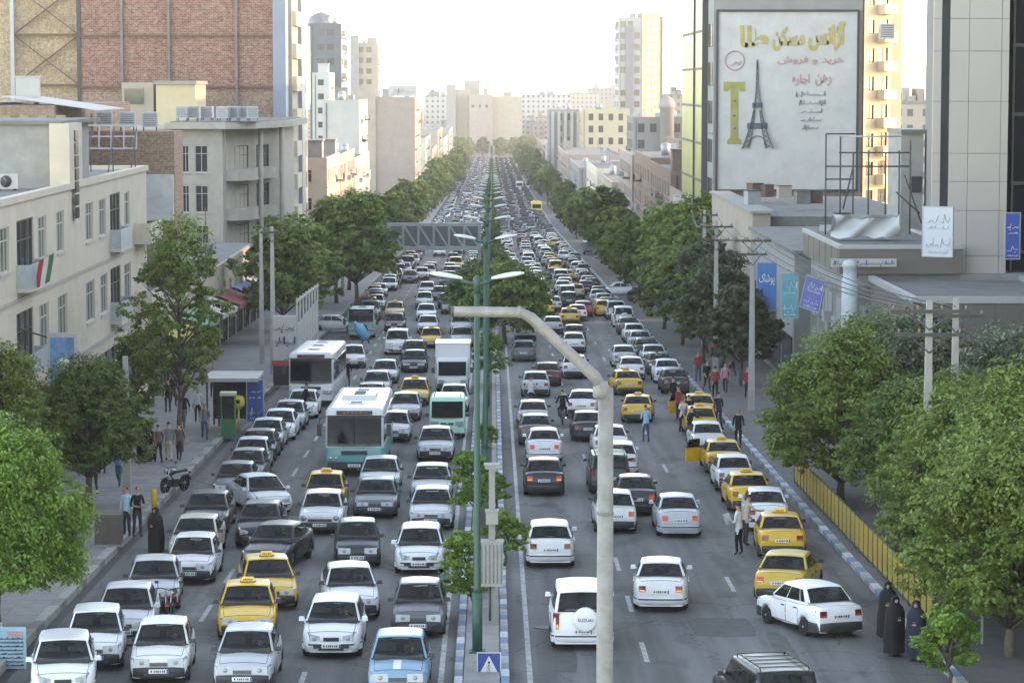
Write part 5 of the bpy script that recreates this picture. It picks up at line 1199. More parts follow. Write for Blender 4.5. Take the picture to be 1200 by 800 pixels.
# tan brick part with the steel cross frame
b = Bld('brick_building', 'tan brick wall behind a steel frame with crossed braces', (-47, 210, -8)); b.box((-60, Yb + .6, -8), (xl - .02, 240, TOP), TANB, 'brick_wall')
zA, zB, zC = P(0, 41, Yb).z, P(0, 47, Yb).z, P(0, 100, Yb).z; xa, xb_ = P(15, 50, Yb).x, P(92, 50, Yb).x
mb = MB(); mb.b2((xa - .25, Yb - .1, 8), (xa + .15, Yb + .3, TOP)); b.mb(mb, [STEEL_G], 'column'); mb = MB(); mb.b2((xb_ - .15, Yb - .12, 8), (xb_ + .22, Yb + .3, TOP)); b.mb(mb, [STEEL_D], 'column')
for z in (zA, zC, zA + (zA - zC)): mb = MB(); mb.b2((xa + .16, Yb + .0, z - .12), (xb_ - .16, Yb + .2, z + .12)); b.mb(mb, [RUST], 'beam')
for z0, z1 in ((zC, zA), (zA, zA + (zA - zC))):
    for e in (0, 1): mb = MB(); mb.bar((xa, Yb + .1 + e * .12, z0 if e else z1), (xb_, Yb + .1 + e * .12, z1 if e else z0), .34, .08); b.mb(mb, [RUST], 'brace')
# water tank on the roof below the frame
t = thing('water_tank', 'small white water tank on the brown brick roof', 'tank', (P(33, 117, 130).x, 130, 13.8)); mb = MB(); mb.b2((-.7, -.5, .1), (.7, .5, 1.7)); mb.b2((-.75, -.55, 1.7), (.75, .55, 1.78)); mb.build('casing', [WHITEW], t); mb = MB(); mb.b2((-.6, -.4, 0), (-.4, .4, .1)); mb.b2((.4, -.4, 0), (.6, .4, .1)); mb.build('stand', [STEEL_D], t)

# street row beyond the tower (left)
generic('building', 'low cream shop building just beyond the brick tower', -40, -19.5, 242, 262, P(368, 190, 242).z, CREAM, 1)
generic('building', 'beige shop building with red shop band on the left row', -40, -19.5, 263, 290, P(392, 186, 263).z, BEIGE, 1)
generic('building', 'white plastered block above the left shop row', P(378, 150, 330).x, P(421, 150, 330).x, 330, 352, P(400, 121, 330).z, WHITEW, 1, front=False)
generic('building', 'cream balcony building on the left shop row beside the white block', -38, -19.5, 291, 325, P(400, 190, 291).z, WHITEW, 1)
generic('office_tower', 'dark blue grey glass tower with stepped crown', P(363, 50, 460).x, P(400, 50, 460).x, 460, 480, P(380, 30, 460).z, mat('tower_slate', (.075, .088, .11), rough=.4, noise=(.3, .08)), 1, 3.2, 1.6, 1.4, 2.2, 'dark', shop=False)
t = Bld('roof_dome', 'round domed crown on the slate tower roof', (P(375, 25, 465).x, 468, P(380, 30, 460).z)); mb = MB(); z = P(380, 30, 460).z; mb.lathe(((3.2, z), (3.2, z + 1), (2.6, z + 2.2), (1.3, z + 3.0), (.1, z + 3.3)), 16, 0, (P(375, 25, 465).x, 468, 0)); t.mb(mb, [PANEL_D], 'dome')
generic('office_building', 'white grid-fronted office below the slate tower', P(366, 110, 440).x, P(386, 110, 440).x, 440, 455, P(380, 88, 440).z, WHITEW, 1, 3.0, 1.4, 1.4, 2.1, 'plain', shop=False)
b = generic('apartment_tower', 'tan apartment tower with grey flank, sunlit on one side', P(412, 80, 640).x, P(443, 80, 640).x, 640, 655, P(425, 52, 640).z, BEIGE, 1, 3.3, 1.6, 1.6, 2.6, 'dark', shop=False)
b.box((P(412, 80, 640).x - .3, 639, zr(640)), (P(421, 80, 640).x, 639.9, P(425, 42, 640).z), GREYW, 'flank'); b.box((P(430, 80, 640).x, 641, P(425, 52, 640).z), (P(441, 80, 640).x, 652, P(425, 44, 640).z), BEIGE, 'roof_house')
b = generic('building', 'blank pinkish concrete side wall of the block with a rooftop signboard', P(418, 120, 520).x, -19.6, 520, 560, P(450, 116, 520).z, PINKW, 1, front=False, gap=3.4)
b.box((P(418, 120, 520).x, 519.4, zr(520)), (P(440, 120, 520).x, 519.95, P(430, 103, 520).z), BEIGE, 'stair_block')
t = thing('rooftop_sign', 'white rooftop signboard with dark lettering on the blank-walled block', 'sign', (P(472, 100, 521).x, 521, P(472, 116, 521).z)); mb = MB(); z0_ = P(472, 116, 521).z; mb.b2((-3.6, -.15, .6), (3.6, .15, 3.4)); mb.build('board', [WHITEW], t); mb = MB(); scribble(mb, -3.1, 1.2, 6.2, 1.5, 5, 0, -.17); mb.build('lettering', [mat('sign_ink_purple', (.12, .05, .16), rough=.7)], t); mb = MB(); mb.bar((-3, 0, 0), (-3, 0, .6), .15); mb.bar((3, 0, 0), (3, 0, .6), .15); mb.build('leg', [STEEL_D], t)
rowL = [(600, 650, 16, 'cream', CREAM), (660, 720, 12, 'grey', GREYW), (735, 800, 18, 'tan', BEIGE), (815, 900, 14, 'white', WHITEW), (920, 1010, 17, 'pinkish', PINKW)]
for a, c, h, n, m_ in rowL: generic('building', 'far %s block in the left street row beyond the signboard block' % n, -44, -19.5, a, c, zr(a) + h, m_, 1, shop=False, gap=3.6, group='far blocks of the left street row')
rowL2 = [(120, 'grey', -75, -52, GREYW, 15), (190, 'beige', -95, -62, BEIGE, 20)]
# hazy block closing the view at the far end of the street
b = Bld('building', 'wide tan block with stepped top at the far end of the street', (P(570, 130, 1150).x, 1160, zr(1150)))
for pa, pb, pt, yy, m_ in ((523, 534, 99, 1148, GREYW), (533, 551, 105, 1152, BEIGE), (544, 562, 94, 1158, GREYW), (550, 577, 111, 1146, PINKW), (577, 612, 113, 1150, BEIGE), (590, 600, 108, 1160, GREYW), (566, 572, 104, 1162, PINKW)): b.box((P(pa, 130, yy).x, yy, zr(1150)), (P(pb, 130, yy).x, yy + 30, P(pa, pt, yy).z), m_, 'wall')
for k in range(3): mb = MB(); x = P(553 + k * 8, 125, 1145.8).x; mb.b2((x, 1145.7, P(0, 126, 1146).z), (x + 1.2, 1145.97, P(0, 123, 1146).z)); b.mb(mb, [WGLASS], 'window')

# ================================================================== RIGHT SIDE
# building with the painted advertisement wall and green glass street front
Yw = 170.0; xa, xb_ = P(836, 100, Yw).x, P(1010, 100, Yw).x; zb = zr(195) - .3; TOPW = P(900, -40, Yw).z
b = Bld('commercial_building', 'grey building with the big painted wall and green glass street front', (24, 180, zb)); b.box((xa, Yw, zb), (xb_, 194, TOPW), GREYW, 'wall'); b.box((xa + 4, 194.01, zb), (xb_ - .5, 226, TOPW - 2), GREYW, 'added_shade_wing')  # hidden wing behind is added to block the sun from the left facades
mb = MB(); b.box((xa - .35, Yw + 4.6, zb), (xa - .003, 194, TOPW), mat('green_glass', (.15, .19, .03), rough=.35, spec=.25, noise=(.35, .45, 3)), 'glass_front')
for k in range(8): z = 19.5 - k * 3.2; mb = MB(); mb.b2((xa - .42, Yw + 4.5, z), (xa - .355, 194.05, z + .22)); b.mb(mb, [DFRAME], 'floor_band')
for yy in (Yw + 4.4, Yw + 12): mb = MB(); mb.b2((xa - .5, yy, zb), (xa - .003, yy + .19, TOPW)); b.mb(mb, [DFRAME], 'mullion')
for k in range(7): z = 18.2 - k * 3.2; mb = MB(); mb.b2((xa - .06, Yw + .7, z), (xa - .004, Yw + 3.6, z + 1.9)); b.mb(mb, [WGLASS], 'window')
for k in range(6): z = 19.0 - k * 4.0; mb = MB(); mb.b2((xa - .055, Yw + .05, z - .04), (xa - .004, Yw + 4.3, z + .04)); b.mb(mb, [DFRAME], 'panel_joint')
# painted wall board
x0_, x1_, z0_, z1_ = P(841, 100, Yw).x, P(1003, 100, Yw).x, P(0, 222, Yw).z, P(0, 14, Yw).z
bd = Bld('billboard', 'wall-sized white advertisement with lattice tower picture and yellow lettering', ((x0_ + x1_) / 2, Yw, z0_), 'billboard')
bd.box((x0_, Yw - .30, z0_), (x1_, Yw - .05, z1_), mat('billboard_white', (.47, .465, .455), rough=.8, noise=(.7, .14, 10)), 'panel')
mb = MB(); f = .18
for lo, hi in (((x0_ - f, Yw - .42, z0_ - f), (x1_ + f, Yw - .02, z0_)), ((x0_ - f, Yw - .42, z1_), (x1_ + f, Yw - .02, z1_ + f)), ((x0_ - f, Yw - .42, z0_), (x0_, Yw - .02, z1_)), ((x1_, Yw - .42, z0_), (x1_ + f, Yw - .02, z1_))): mb.b2(lo, hi)
bd.mb(mb, [DFRAME], 'frame')
INKY = mat('print_yellow', (.42, .32, .11), rough=.8, noise=(1.5, .3)); INKP = mat('print_pink', (.44, .24, .26), rough=.8, noise=(1.5, .25)); INKG = mat('print_grey', (.24, .24, .25), rough=.8, noise=(1.5, .2)); INKS = mat('print_slate', (.09, .11, .14), rough=.8, noise=(1.2, .4)); INKO = mat('print_olive', (.30, .28, .09), rough=.8, noise=(1.2, .2))
yp = Yw - .325
def onwall(px, py): q = P(px, py, yp); return q.x, q.z
def wpoly(pts, m_, name, dy=0.0):
    mb = MB(); c = [onwall(*p) for p in pts]; mb.prism(c, yp - .012 - dy, yp + .02, 0, lambda x, z, y: (x, y, z)); return bd.mb(mb, [m_], name)
def wscript(s_, m_, a, c, th): p0, p1 = onwall(*a), onwall(*c); script(s_, m_, bd.root, (p0[0] - bd.o.x, p0[1] - bd.o.z), (p1[0] - bd.o.x, p1[1] - bd.o.z), yp - .004 - bd.o.y, 'lettering', th)
wscript('آژانس', INKY, (947, 60), (991, 25), .05); wscript('مسکن', INKY, (905, 60), (943, 31), .05); wscript('طلا', INKY, (867, 56), (900, 30), .05)
wscript('خرید و فروش', INKP, (911, 76), (989, 66), .02); wscript('رهن', INKP, (955, 101), (974, 87), .03); wscript('اجاره', INKP, (928, 101), (949, 87), .03)
for k, (a, c, y_) in enumerate(((932, 966, 113), (936, 966, 123), (938, 962, 133), (938, 962, 143), (940, 958, 152))): mb = MB(); xx, zz = onwall(a, y_); scribble(mb, xx, zz, onwall(c, y_)[0] - xx, .42, 30 + k, 0, yp, .12); bd.mb(mb, [INKG], 'lettering')
mb = MB(); xx, zz = onwall(861, 71); mb.tube([(xx + .78 * math.cos(a_), yp, zz + .78 * math.sin(a_)) for a_ in np.linspace(0, 6.284, 25)], .05, 6); scribble(mb, xx - .5, zz - .5, 1.0, .9, 3, 0, yp, .12); bd.mb(mb, [INKP], 'emblem')
wpoly([(848, 96), (873, 96), (873, 107), (867, 107), (865, 103), (865, 161), (869, 165), (869, 169), (852, 169), (852, 165), (856, 161), (856, 103), (853, 107), (848, 107)], INKO, 'letter_bar')
for y_ in (118, 135, 150): mb = MB(); xx, zz = onwall(860, y_); mb.lathe(((.12, -.03), (.12, .01)), 10, 0, (xx, yp - .02, zz), 'Y'); bd.mb(mb, [INKG], 'dot')
# lattice tower picture: two curved legs, cross bars, decks, arch
def lat(t, s_): return 887.5 + s_ * (1.0 + 17.5 * (t ** 2.6)), 73 + 101 * t
mb = MB()
for s_ in (-1, 1):
    for k in range(18):
        t0, t1 = k / 18, (k + 1) / 18; wd = .16 + .42 * t0; a = onwall(*lat(t0, s_)); c = onwall(*lat(t1, s_)); mb.bar((a[0], yp, a[1]), (c[0], yp, c[1]), wd, .025)
        if t0 > .5: a2 = onwall(*[lat(t0, s_ * .52)[0], lat(t0, s_)[1]]); c2 = onwall(*[lat(t1, s_ * .52)[0], lat(t1, s_)[1]]); mb.bar((a2[0], yp, a2[1]), (c2[0], yp, c2[1]), .16, .025); mb.bar((a[0], yp, a[1]), (c2[0], yp, c2[1]), .10, .025); mb.bar((a2[0], yp, a2[1]), (c[0], yp, c[1]), .10, .025)
        elif t0 < .5: a2 = onwall(*lat(t0, -s_)); mb.bar((a2[0], yp + .004, a2[1]), (c[0], yp + .004, c[1]), .07, .02)
for t0, ex, hh in ((.50, 2.2, 3.0), (.74, 3.0, 3.5), (.97, 1.0, 2.0)):
    if t0 < .9: x_, y_ = lat(t0, 1); w1 = x_ - 887.5 + ex; a = onwall(887.5 - w1, y_ + hh); c = onwall(887.5 + w1, y_ - hh); mb.b2((a[0], yp - .02, a[1]), (c[0], yp + .015, c[1]))
for k in range(8):
    a0, a1 = math.pi * k / 8, math.pi * (k + 1) / 8; a = onwall(887.5 + 10.5 * math.cos(a0), 172 - 13 * math.sin(a0)); c = onwall(887.5 + 10.5 * math.cos(a1), 172 - 13 * math.sin(a1)); mb.bar((a[0], yp, a[1]), (c[0], yp, c[1]), .22, .025)
a = onwall(886.5, 80); c = onwall(888.5, 70); mb.b2((a[0], yp - .02, a[1]), (c[0], yp + .015, c[1])); bd.mb(mb, [INKS], 'tower_picture')
# legs under the board
mb = MB()
for px in (846, 880, 900, 922, 990): x = P(px, 225, Yw).x; mb.b2((x - .06, Yw - .25, z0_ - 1.4), (x + .06, Yw - .13, z0_ - f))
bd.mb(mb, [STEEL_D], 'support')
# sunlit apartment block behind, turned towards the sun
b = Bld('apartment_building', 'sunlit tan apartment block with stacked balconies behind the billboard wall', (P(1030, 150, 232).x, 236, zr(240))); Ya = 232
cx_ = P(1033, 100, Ya).x; rr = R(38); bw = 4.6
op = [(.5, 1.7, 2 + k * 3.2, 3.6 + k * 3.2, 'dark') for k in range(11)] + [(2.5, 4.0, 1.4 + k * 3.2, 3.7 + k * 3.2, 'dark') for k in range(11)]
b.wall(cx_ - 2.0, Ya, zr(240), rr, bw, 44, mat('sun_stone', (.50, .40, .27), rough=.9, noise=(.6, .12)), op, 'dark', depth=.35)
mb = MB(); mb.prism([(cx_ - 2.0 - .25, Ya + .3), (cx_ - 2.0 + bw * math.cos(rr) - .25, Ya + bw * math.sin(rr) + .3), (cx_ - 2 + bw * math.cos(rr) + 3, Ya + 12), (cx_ - 4.5, Ya + 12)], zr(240), zr(240) + 43.9); b.mb(mb, [BROWNB], 'core')
for k in range(11): mb = MB(); c, n_ = math.cos(rr), math.sin(rr); z = zr(240) + 1.2 + k * 3.2; mb.prism([(cx_ - 2 + c * 2.2 + n_ * .003, Ya + n_ * 2.2 - c * .003), (cx_ - 2 + c * 4.4 + n_ * .003, Ya + n_ * 4.4 - c * .003), (cx_ - 2 + c * 4.4 + n_ * 1.1, Ya + n_ * 4.4 - c * 1.1), (cx_ - 2 + c * 2.2 + n_ * 1.1, Ya + n_ * 2.2 - c * 1.1)], z - .15, z + .95); b.mb(mb, [mat('sun_stone_pale', (.58, .50, .38), rough=.9, noise=(.6, .08))], 'balcony')
for k in range(10): ac = None
t = thing('air_conditioner', 'grey cooler box jutting from the sunlit apartment block', 'air conditioner', (P(1038, 38, 231).x, 230.5, P(0, 46, 231).z)); mb = MB(); mb.b2((-.8, -.6, 0), (.8, .6, 1.7)); mb.build('casing', [STEEL_G], t); mb = MB(); [mb.b2((-.7, -.63, .2 + k * .25), (.7, -.605, .3 + k * .25)) for k in range(6)]; mb.build('louvre_panel', [STEEL_D], t)
# roofs between: low shops in front of the billboard
b = Bld('shop_building', 'beige flat-roofed shop block below the billboard wall', (20, 150, -5)); b.box((17.8, 140, -5), (P(903, 250, 140).x + .0, 166, P(0, 250, 140).z), BEIGE, 'wall'); b.box((P(903, 250, 140).x + .05, 141, -5), (30, 166, P(0, 254, 141).z), CONC_D, 'wall'); b.box((17.6, 139.6, P(0, 250, 140).z), (P(903, 250, 140).x + .2, 166.2, P(0, 247, 140).z), CONC, 'roof')
mb = MB(); mb.b2((17.0, 139.7, -4.6), (17.75, 166, -1.2)); b.mb(mb, [WGLASS], 'shop_window')
b = Bld('shop_building', 'pale shop with blue and teal banners beside the concrete poles', (19, 126, -4)); b.box((17.6, 119, -4), (24, 139, P(0, 296, 120).z), GREYW, 'wall'); b.box((17.4, 118.7, P(0, 296, 120).z), (24.2, 139.2, P(0, 292, 120).z), CONC_D, 'roof')
for k in range(4): mb = MB(); mb.b2((17.52, 119.6 + k * 4.8, -2.4), (17.59, 123.6 + k * 4.8, .3)); b.mb(mb, [WGLASS], 'shop_window')
for k in range(3): b.wall(17.9 + k * 2.0, 118.99, .2, 0, 1.7, 5.0, GREYW, [(.3, 1.4, 2.6, 4.2, 'dark'), (.3, 1.4, .3, 1.9, 'dark')], name='front_bay')
for k in range(2): mb = MB(); mb.b2((19.2 + k * 2, 118.5, 1.9), (20.0 + k * 2, 118.95, 2.5)); b.mb(mb, [STEEL_G], 'air_conditioner')
def banner(label, px0, px1, py0, py1, Y, m_, seed, ink, name='banner', rz=0.0):
    a, c = P(px0, py1, Y), P(px1, py0, Y); t = thing(name, label, 'sign', ((a.x + c.x) / 2, Y, a.z), rz); w_ = (c.x - a.x) / 2; h_ = c.z - a.z
    mb = MB(); mb.b2((-w_, -.04, 0), (w_, .04, h_)); mb.build('panel', [m_], t); mb = MB()
    for lo, hi in (((-w_ - .05, -.06, -.05), (w_ + .05, .06, 0)), ((-w_ - .05, -.06, h_), (w_ + .05, .06, h_ + .05)), ((-w_ - .05, -.06, 0), (-w_, .06, h_)), ((w_, -.06, 0), (w_ + .05, .06, h_))): mb.b2(lo, hi)
    mb.build('frame', [STEEL_G], t); mb = MB()
    if seed is None: return t
    n = 2 if h_ > w_ else 1; 
    for k in range(n): scribble(mb, -w_ * .8, h_ * (k + .3) / n, w_ * 1.6, min(h_ / n * .45, w_ * .9), seed + k, 0, -.05, min(h_ / n * .05, w_ * .12)); scribble(mb, -w_ * .7, h_ * (k + .1) / n, w_ * 1.4, min(h_ / n * .14, w_ * .25), seed + 70 + k, 0, -.05, w_ * .04)
    mb.build('lettering', [ink], t); return t
SB = mat('banner_blue', (.03, .16, .42), rough=.6, noise=(.8, .2)); ST = mat('banner_teal', (.08, .35, .42), rough=.6, noise=(.8, .3)); INKW = mat('print_white', (.62, .62, .6), rough=.7); SBL = mat('sign_cobalt', (.02, .07, .33), rough=.5, noise=(.8, .1))
t = banner('blue hanging banner with white script on the pale shop', 887, 910, 308, 363, 118, SB, None, INKW); script('پوشاک', INKW, t, (-.45, 1.4), (.45, 2.1), -.05, 'lettering', .01); banner('teal wavy banner nearer the poles on the pale shop', 916, 935, 321, 372, 114, ST, 9, INKW)
t = banner('slanting purple-blue shop sign above the pavement', 936, 962, 325, 362, 110, mat('banner_violet', (.10, .12, .34), rough=.6, noise=(.8, .2)), 12, INKW); t.rotation_euler = (0, R(14), R(-38))
# mall with broad grey fascias
b = Bld('shopping_arcade', 'low shopping arcade with wide grey-brown fascia bands', (22, 108, -3.5))
b.box((18.4, 106.4, -4), (30, 118, 5.2), GREYW, 'wall'); b.box((18.0, 106, 5.25), (24.4, 118.5, 6.55), FASCIA, 'fascia'); 
def rim(b, x0, y0, x1, y1, z, m1, m2, t_=.22, h_=.2):
    mb = MB(); mb.b2((x0, y0, z), (x1, y0 + t_, z + h_)); mb.b2((x0, y0 + t_, z), (x0 + t_, y1, z + h_)); mb.b2((x1 - t_, y0 + t_, z), (x1, y1, z + h_)); b.mb(mb, [m1], 'fascia_cap'); b.box((x0 + t_ + .01, y0 + t_ + .01, z - .06), (x1 - t_ - .01, y1, z + .03), m2, 'roof')
rim(b, 17.95, 105.95, 24.45, 118.55, 6.55, FASCIA_L, ROOFM)
b.box((19.6, 95, 2.5), (27.5, 105.8, 4.9), FASCIA, 'fascia'); rim(b, 19.5, 94.9, 27.6, 105.9, 4.9, FASCIA_L, ROOFM, .3, .3); b.box((20.6, 96, -3.6), (27.5, 105.7, 2.5), CONC_D, 'wall')
for k in range(5): x = 20.4 + k * 1.5; mb = MB(); mb.b2((x, 94.985, 2.5), (x + .02, 94.999, 4.9)); b.mb(mb, [DFRAME], 'panel_joint')
for k in range(6): y_ = 106.5 + k * 2; mb = MB(); mb.b2((17.985, y_, 5.25), (17.999, y_ + .02, 6.55)); b.mb(mb, [DFRAME], 'panel_joint')
for k in range(5): mb = MB(); mb.b2((20.7 + k * 1.35, 95.9, -1.6), (21.8 + k * 1.35, 95.99, 1.8)); b.mb(mb, [WGLASS], 'shop_window')
for k in range(4): b.wall(18.395, 117.6 - k * 2.7, -1.0, R(-90), 2.0, 5.4, CONC_D, [(.3, 1.7, .2, 2.3, 'dark'), (.3, 1.7, 3.2, 4.8, 'dark')], name='shop_front')
for k in range(3): b.wall(18.9 + k * 1.7, 106.39, 1.2, 0, 1.5, 3.4, CONC_D, [(.25, 1.25, .8, 2.4, 'dark')], name='shop_front')
for k in range(3): mb = MB(); mb.b2((18.0, 107.5 + k * 3.2, 2.2), (18.38, 108.4 + k * 3.2, 2.8)); b.mb(mb, [STEEL_G], 'air_conditioner')
t = thing('shop_sign', 'white strip sign with blue lettering under the upper grey fascia', 'sign', (P(1012, 309, 105.7).x, 105.7, P(0, 313, 105.7).z)); mb = MB(); mb.b2((-1.7, -.05, 0), (1.7, .05, .42)); mb.build('board', [WHITEW], t); mb = MB(); scribble(mb, -1.6, .08, 3.2, .27, 7, 0, -.06, .06); mb.build('lettering', [SBL], t)
t = thing('vent_duct', 'fat pale blue ventilation duct standing before the arcade', 'duct', (P(995, 400, 100).x, 100, zr(100) + .15)); m = MB(); m.lathe(((.40, 0), (.40, P(0, 332, 100).z - zr(100)), (.34, P(0, 330, 100).z - zr(100)), (.34, P(0, 318, 100).z - zr(100)), (.42, P(0, 316, 100).z - zr(100)), (.30, P(0, 310, 100).z - zr(100)), (.05, P(0, 308, 100).z - zr(100))), 18); m.build('duct', [mat('duct_blue', (.36, .42, .44), rough=.5, noise=(2, .15))], t)
for k in range(3): m = MB(); m.lathe(((.42, 0), (.42, .08)), 18, 0, (0, 0, 1.6 + k * 1.9)); m.build('band', [STEEL_G], t)
r1 = random.Random(9)
for k in range(14):
    px, py, Y_ = r1.uniform(905, 965), r1.uniform(268, 300), r1.uniform(119, 138); zt_ = P(0, 292, 120).z if k < 8 else P(0, 247, 140).z; Y_ = Y_ if k < 8 else r1.uniform(141, 160); xx = r1.uniform(18.2, 23.5); hh = r1.uniform(.4, 1.3)
    t = thing('roof_clutter_box', '%s small weathered box among the clutter on the %s' % (['first', 'second', 'third', 'fourth', 'fifth', 'sixth', 'seventh', 'eighth'][k % 8], 'pale shop roof' if k < 8 else 'beige shop block roof'), 'box', (xx, Y_, zt_), r1.uniform(0, 3), 'clutter on the shop roofs'); m = MB(); m.b2((-.5, -.4, 0), (.5, .4, hh)); m.build('casing', [r1.choice((STEEL_G, CONC_D, RUST, BEIGE))], t); m = MB(); m.b2((-.55, -.45, hh), (.55, .45, hh + .06)); m.build('lid', [r1.choice((STEEL_D, CONC))], t)
# tarpaulin on the roof
t = put('tarpaulin', None) if False else None
mb = MB(); pa, pb = P(973, 250, 112), P(1051, 250, 112); n = 12
mb.grid([[(lerp(pa.x, pb.x, i / n) + .12 * math.sin(i * 1.3 + j), 111 - .25 * math.sin(j * 1.1 + i), lerp(pa.z, 6.78, j / 5) - (.25 * math.sin(math.pi * i / n) if j == 0 else 0) + .08 * math.sin(i * 2.1 + j * 1.7)) for i in range(n + 1)] for j in range(6)], 0); mb.grid([[(lerp(pa.x, pb.x, i / n), 111 + j * .6, lerp(pa.z, 6.85, j / 2) - .02) for i in range(n + 1)] for j in range(3)], 0)
o = mb.build('tarpaulin', [mat('tarp_white', (.50, .51, .53), rough=.7, noise=(.7, .12))]); STRETCH.append(o); tag(o, 'white tarpaulin draped over things on the arcade roof', 'tarpaulin')
# scaffold of poles on the roof
t = thing('scaffold', 'bare pole scaffold standing on the arcade roof', 'scaffold', (P(1020, 250, 116).x, 116, 6.0)); mb = MB(); o_ = Vector((P(1020, 250, 116).x, 116, 6.0))
for px, top in ((968, 157), (985, 160), (1000, 178), (1018, 176), (1038, 178), (1054, 176), (1067, 165)):
    q = MB(); q.tube([P(px, top, 116) - o_, Vector((P(px, 200, 116).x, 116, 6.3)) - o_], .05, 6); q.build('upright', [STEEL_D], t)
for py, a, c in ((179, 983, 1067), (195, 968, 1067), (210, 968, 1000), (157, 968, 1002), (160, 985, 1056)):
    q = MB(); q.tube([P(a, py, 116.1) - o_, P(c, py, 116.1) - o_], .05, 6); q.build('rail', [STEEL_D if py != 160 else WHITEW], t)
for a, c in (((1060, 205), (1080, 262)), ((1050, 225), (1078, 250)), ((1000, 195), (988, 245))): q = MB(); q.tube([P(*a, 115.9) - o_, P(*c, 115.9) - o_], .05, 6); q.build('brace', [STEEL_D], t)
b = Bld('roof_house', 'small plastered lift house beside the scaffold', (P(1068, 180, 120).x, 121, 5)); b.box((P(1056, 180, 120).x, 120, 5), (P(1082, 180, 120).x, 124, P(0, 157, 120).z), CONC, 'wall'); b.box((P(1055, 180, 120).x, 119.8, P(0, 157, 120).z), (P(1084, 180, 120).x, 124.2, P(0, 152, 120).z), FASCIA, 'roof'); mb = MB(); mb.b2((P(1068, 205, 120).x, 119.95, P(0, 226, 120).z), (P(1080, 205, 120).x, 119.99, P(0, 207, 120).z)); b.mb(mb, [WGLASS], 'window')
# grey panelled tower at the frame edge
b = Bld('panelled_tower', 'tall tower clad in pale grey panels beside the dark glass front', (27, 110, -3.5)); Yt = 107.0
xa, xs0, xs1, xb_ = P(1093, 100, Yt).x, P(1103, 100, Yt).x, P(1112, 100, Yt).x, P(1182, 100, Yt).x
mb = MB(); mb.prism([(xa + .05, Yt + .06), (xb_, Yt + .06), (xb_, Yt + 16), (xa * 1.14, Yt * 1.14 + 2)], -3.5, 44); b.mb(mb, [CONC_D], 'core')
b.box((xs0, Yt - .02, -3.5), (xs1, Yt + .05, 44), WGLASS, 'glass_strip')
zs = [P(0, py, Yt).z for py in (-60, -2, 22, 60, 119, 180, 213, 247, 300, 345)]; xs = [xs1 + .01, P(1135, 100, Yt).x, P(1173, 100, Yt).x, xb_]
for z1_p, z0_p in list(zip(zs, zs[1:])) + [(44, zs[0])]:
    for x0p, x1p in list(zip(xs, xs[1:])) + [(xa, xs0)]:
        b.box((x0p + .012, Yt - .05, z0_p + .012), (x1p - .012, Yt + .05, z1_p - .012), PANEL_G, 'panel')
b2 = Bld('glass_building', 'dark glass building front at the right frame edge', (33, 112, -3.5)); b2.box((xb_ + .3, Yt + .5, -3.5), (xb_ + 14, Yt + 14, 44), GLASS, 'glass_wall')
for k in range(12): mb = MB(); z = -1 + k * 3.6; mb.b2((xb_ + .3, Yt + .40, z), (xb_ + 14, Yt + .49, z + .18)); b2.mb(mb, [DFRAME], 'floor_band')
for k in range(7): mb = MB(); x = xb_ + .3 + k * 1.6; mb.b2((x, Yt + .30, -3.5), (x + .1, Yt + .39, 44)); b2.mb(mb, [DFRAME], 'mullion')
banner('tall blue sign with white script on the dark glass front', 1178, 1195, 250, 303, 104, SBL, 2, INKW)
t = banner('white framed signboard leaning off the panelled tower', 1081, 1117, 243, 300, 101, mat('sign_pale', (.46, .48, .52), rough=.6, noise=(.4, .06)), 17, mat('print_faint', (.38, .40, .46), rough=.7)); t.rotation_euler = (0, 0, R(-26))
# unseen blocks added out of view to keep the low sun off the street
generic('building', 'unseen grey block added past the dark glass front to shade the street', xb_ + 15, xb_ + 40, 60, 118, 34, GREYW, -1, front=False, shop=False)
generic('building', 'unseen grey corner block added beyond the right frame edge to shade the street', 26, 48, 20, 88, 22, GREYW, -1, front=True, shop=False)
generic('building', 'unseen tall grey block added behind the panelled tower to shade the left facades', 42, 70, 116, 166, 29, GREYW, -1, front=False, shop=False)
# low street row on the right beyond the green glass front
generic('building', 'low shop with white canopy beyond the green glass front', 18.6, 30, 196, 215, P(0, 236, 196).z, BEIGE, -1)
generic('building', 'brown flat-roofed shop block on the right street row', 18.8, 33, 216, 245, P(0, 206, 216).z, BROWNB, -1, front=True, gap=3.4)
b = Bld('lit_shop_front', 'small white canopy with yellow side panel above the right trees', (17.5, 190, -4)); b.box((17.0, 183, P(0, 240, 183).z - .6), (18.3, 193, P(0, 236, 183).z), WHITEW, 'canopy'); b.box((17.05, 183.2, -1), (18.2, 183.4, P(0, 240, 183).z - .61), mat('lime_panel', (.42, .46, .06), rough=.6), 'side_panel')
generic('building', 'two-storey brown brick block with pale parapet beyond the shops', 19, 36, 246, 275, P(0, 192, 246).z, BROWNB, -1, front=True, gap=4.2, parapet=.7)
generic('building', 'pinkish low block on the right street row', 18.8, 32, 276, 305, P(0, 186, 276).z, PINKW, -1)
generic('building', 'flat brown block behind the pinkish low block', 28, 46, 308, 330, P(0, 168, 308).z, BROWNB, -1, front=False)
b = generic('grey_villa', 'dark grey building with round turret and arched windows', P(742, 150, 430).x, P(803, 150, 430).x, 430, 450, P(0, 140, 430).z, mat('slate_wall', (.19, .18, .18), rough=.85, noise=(.5, .1)), -1, 3.4, 1.4, 1.8, 2.5, 'dark', shop=False)
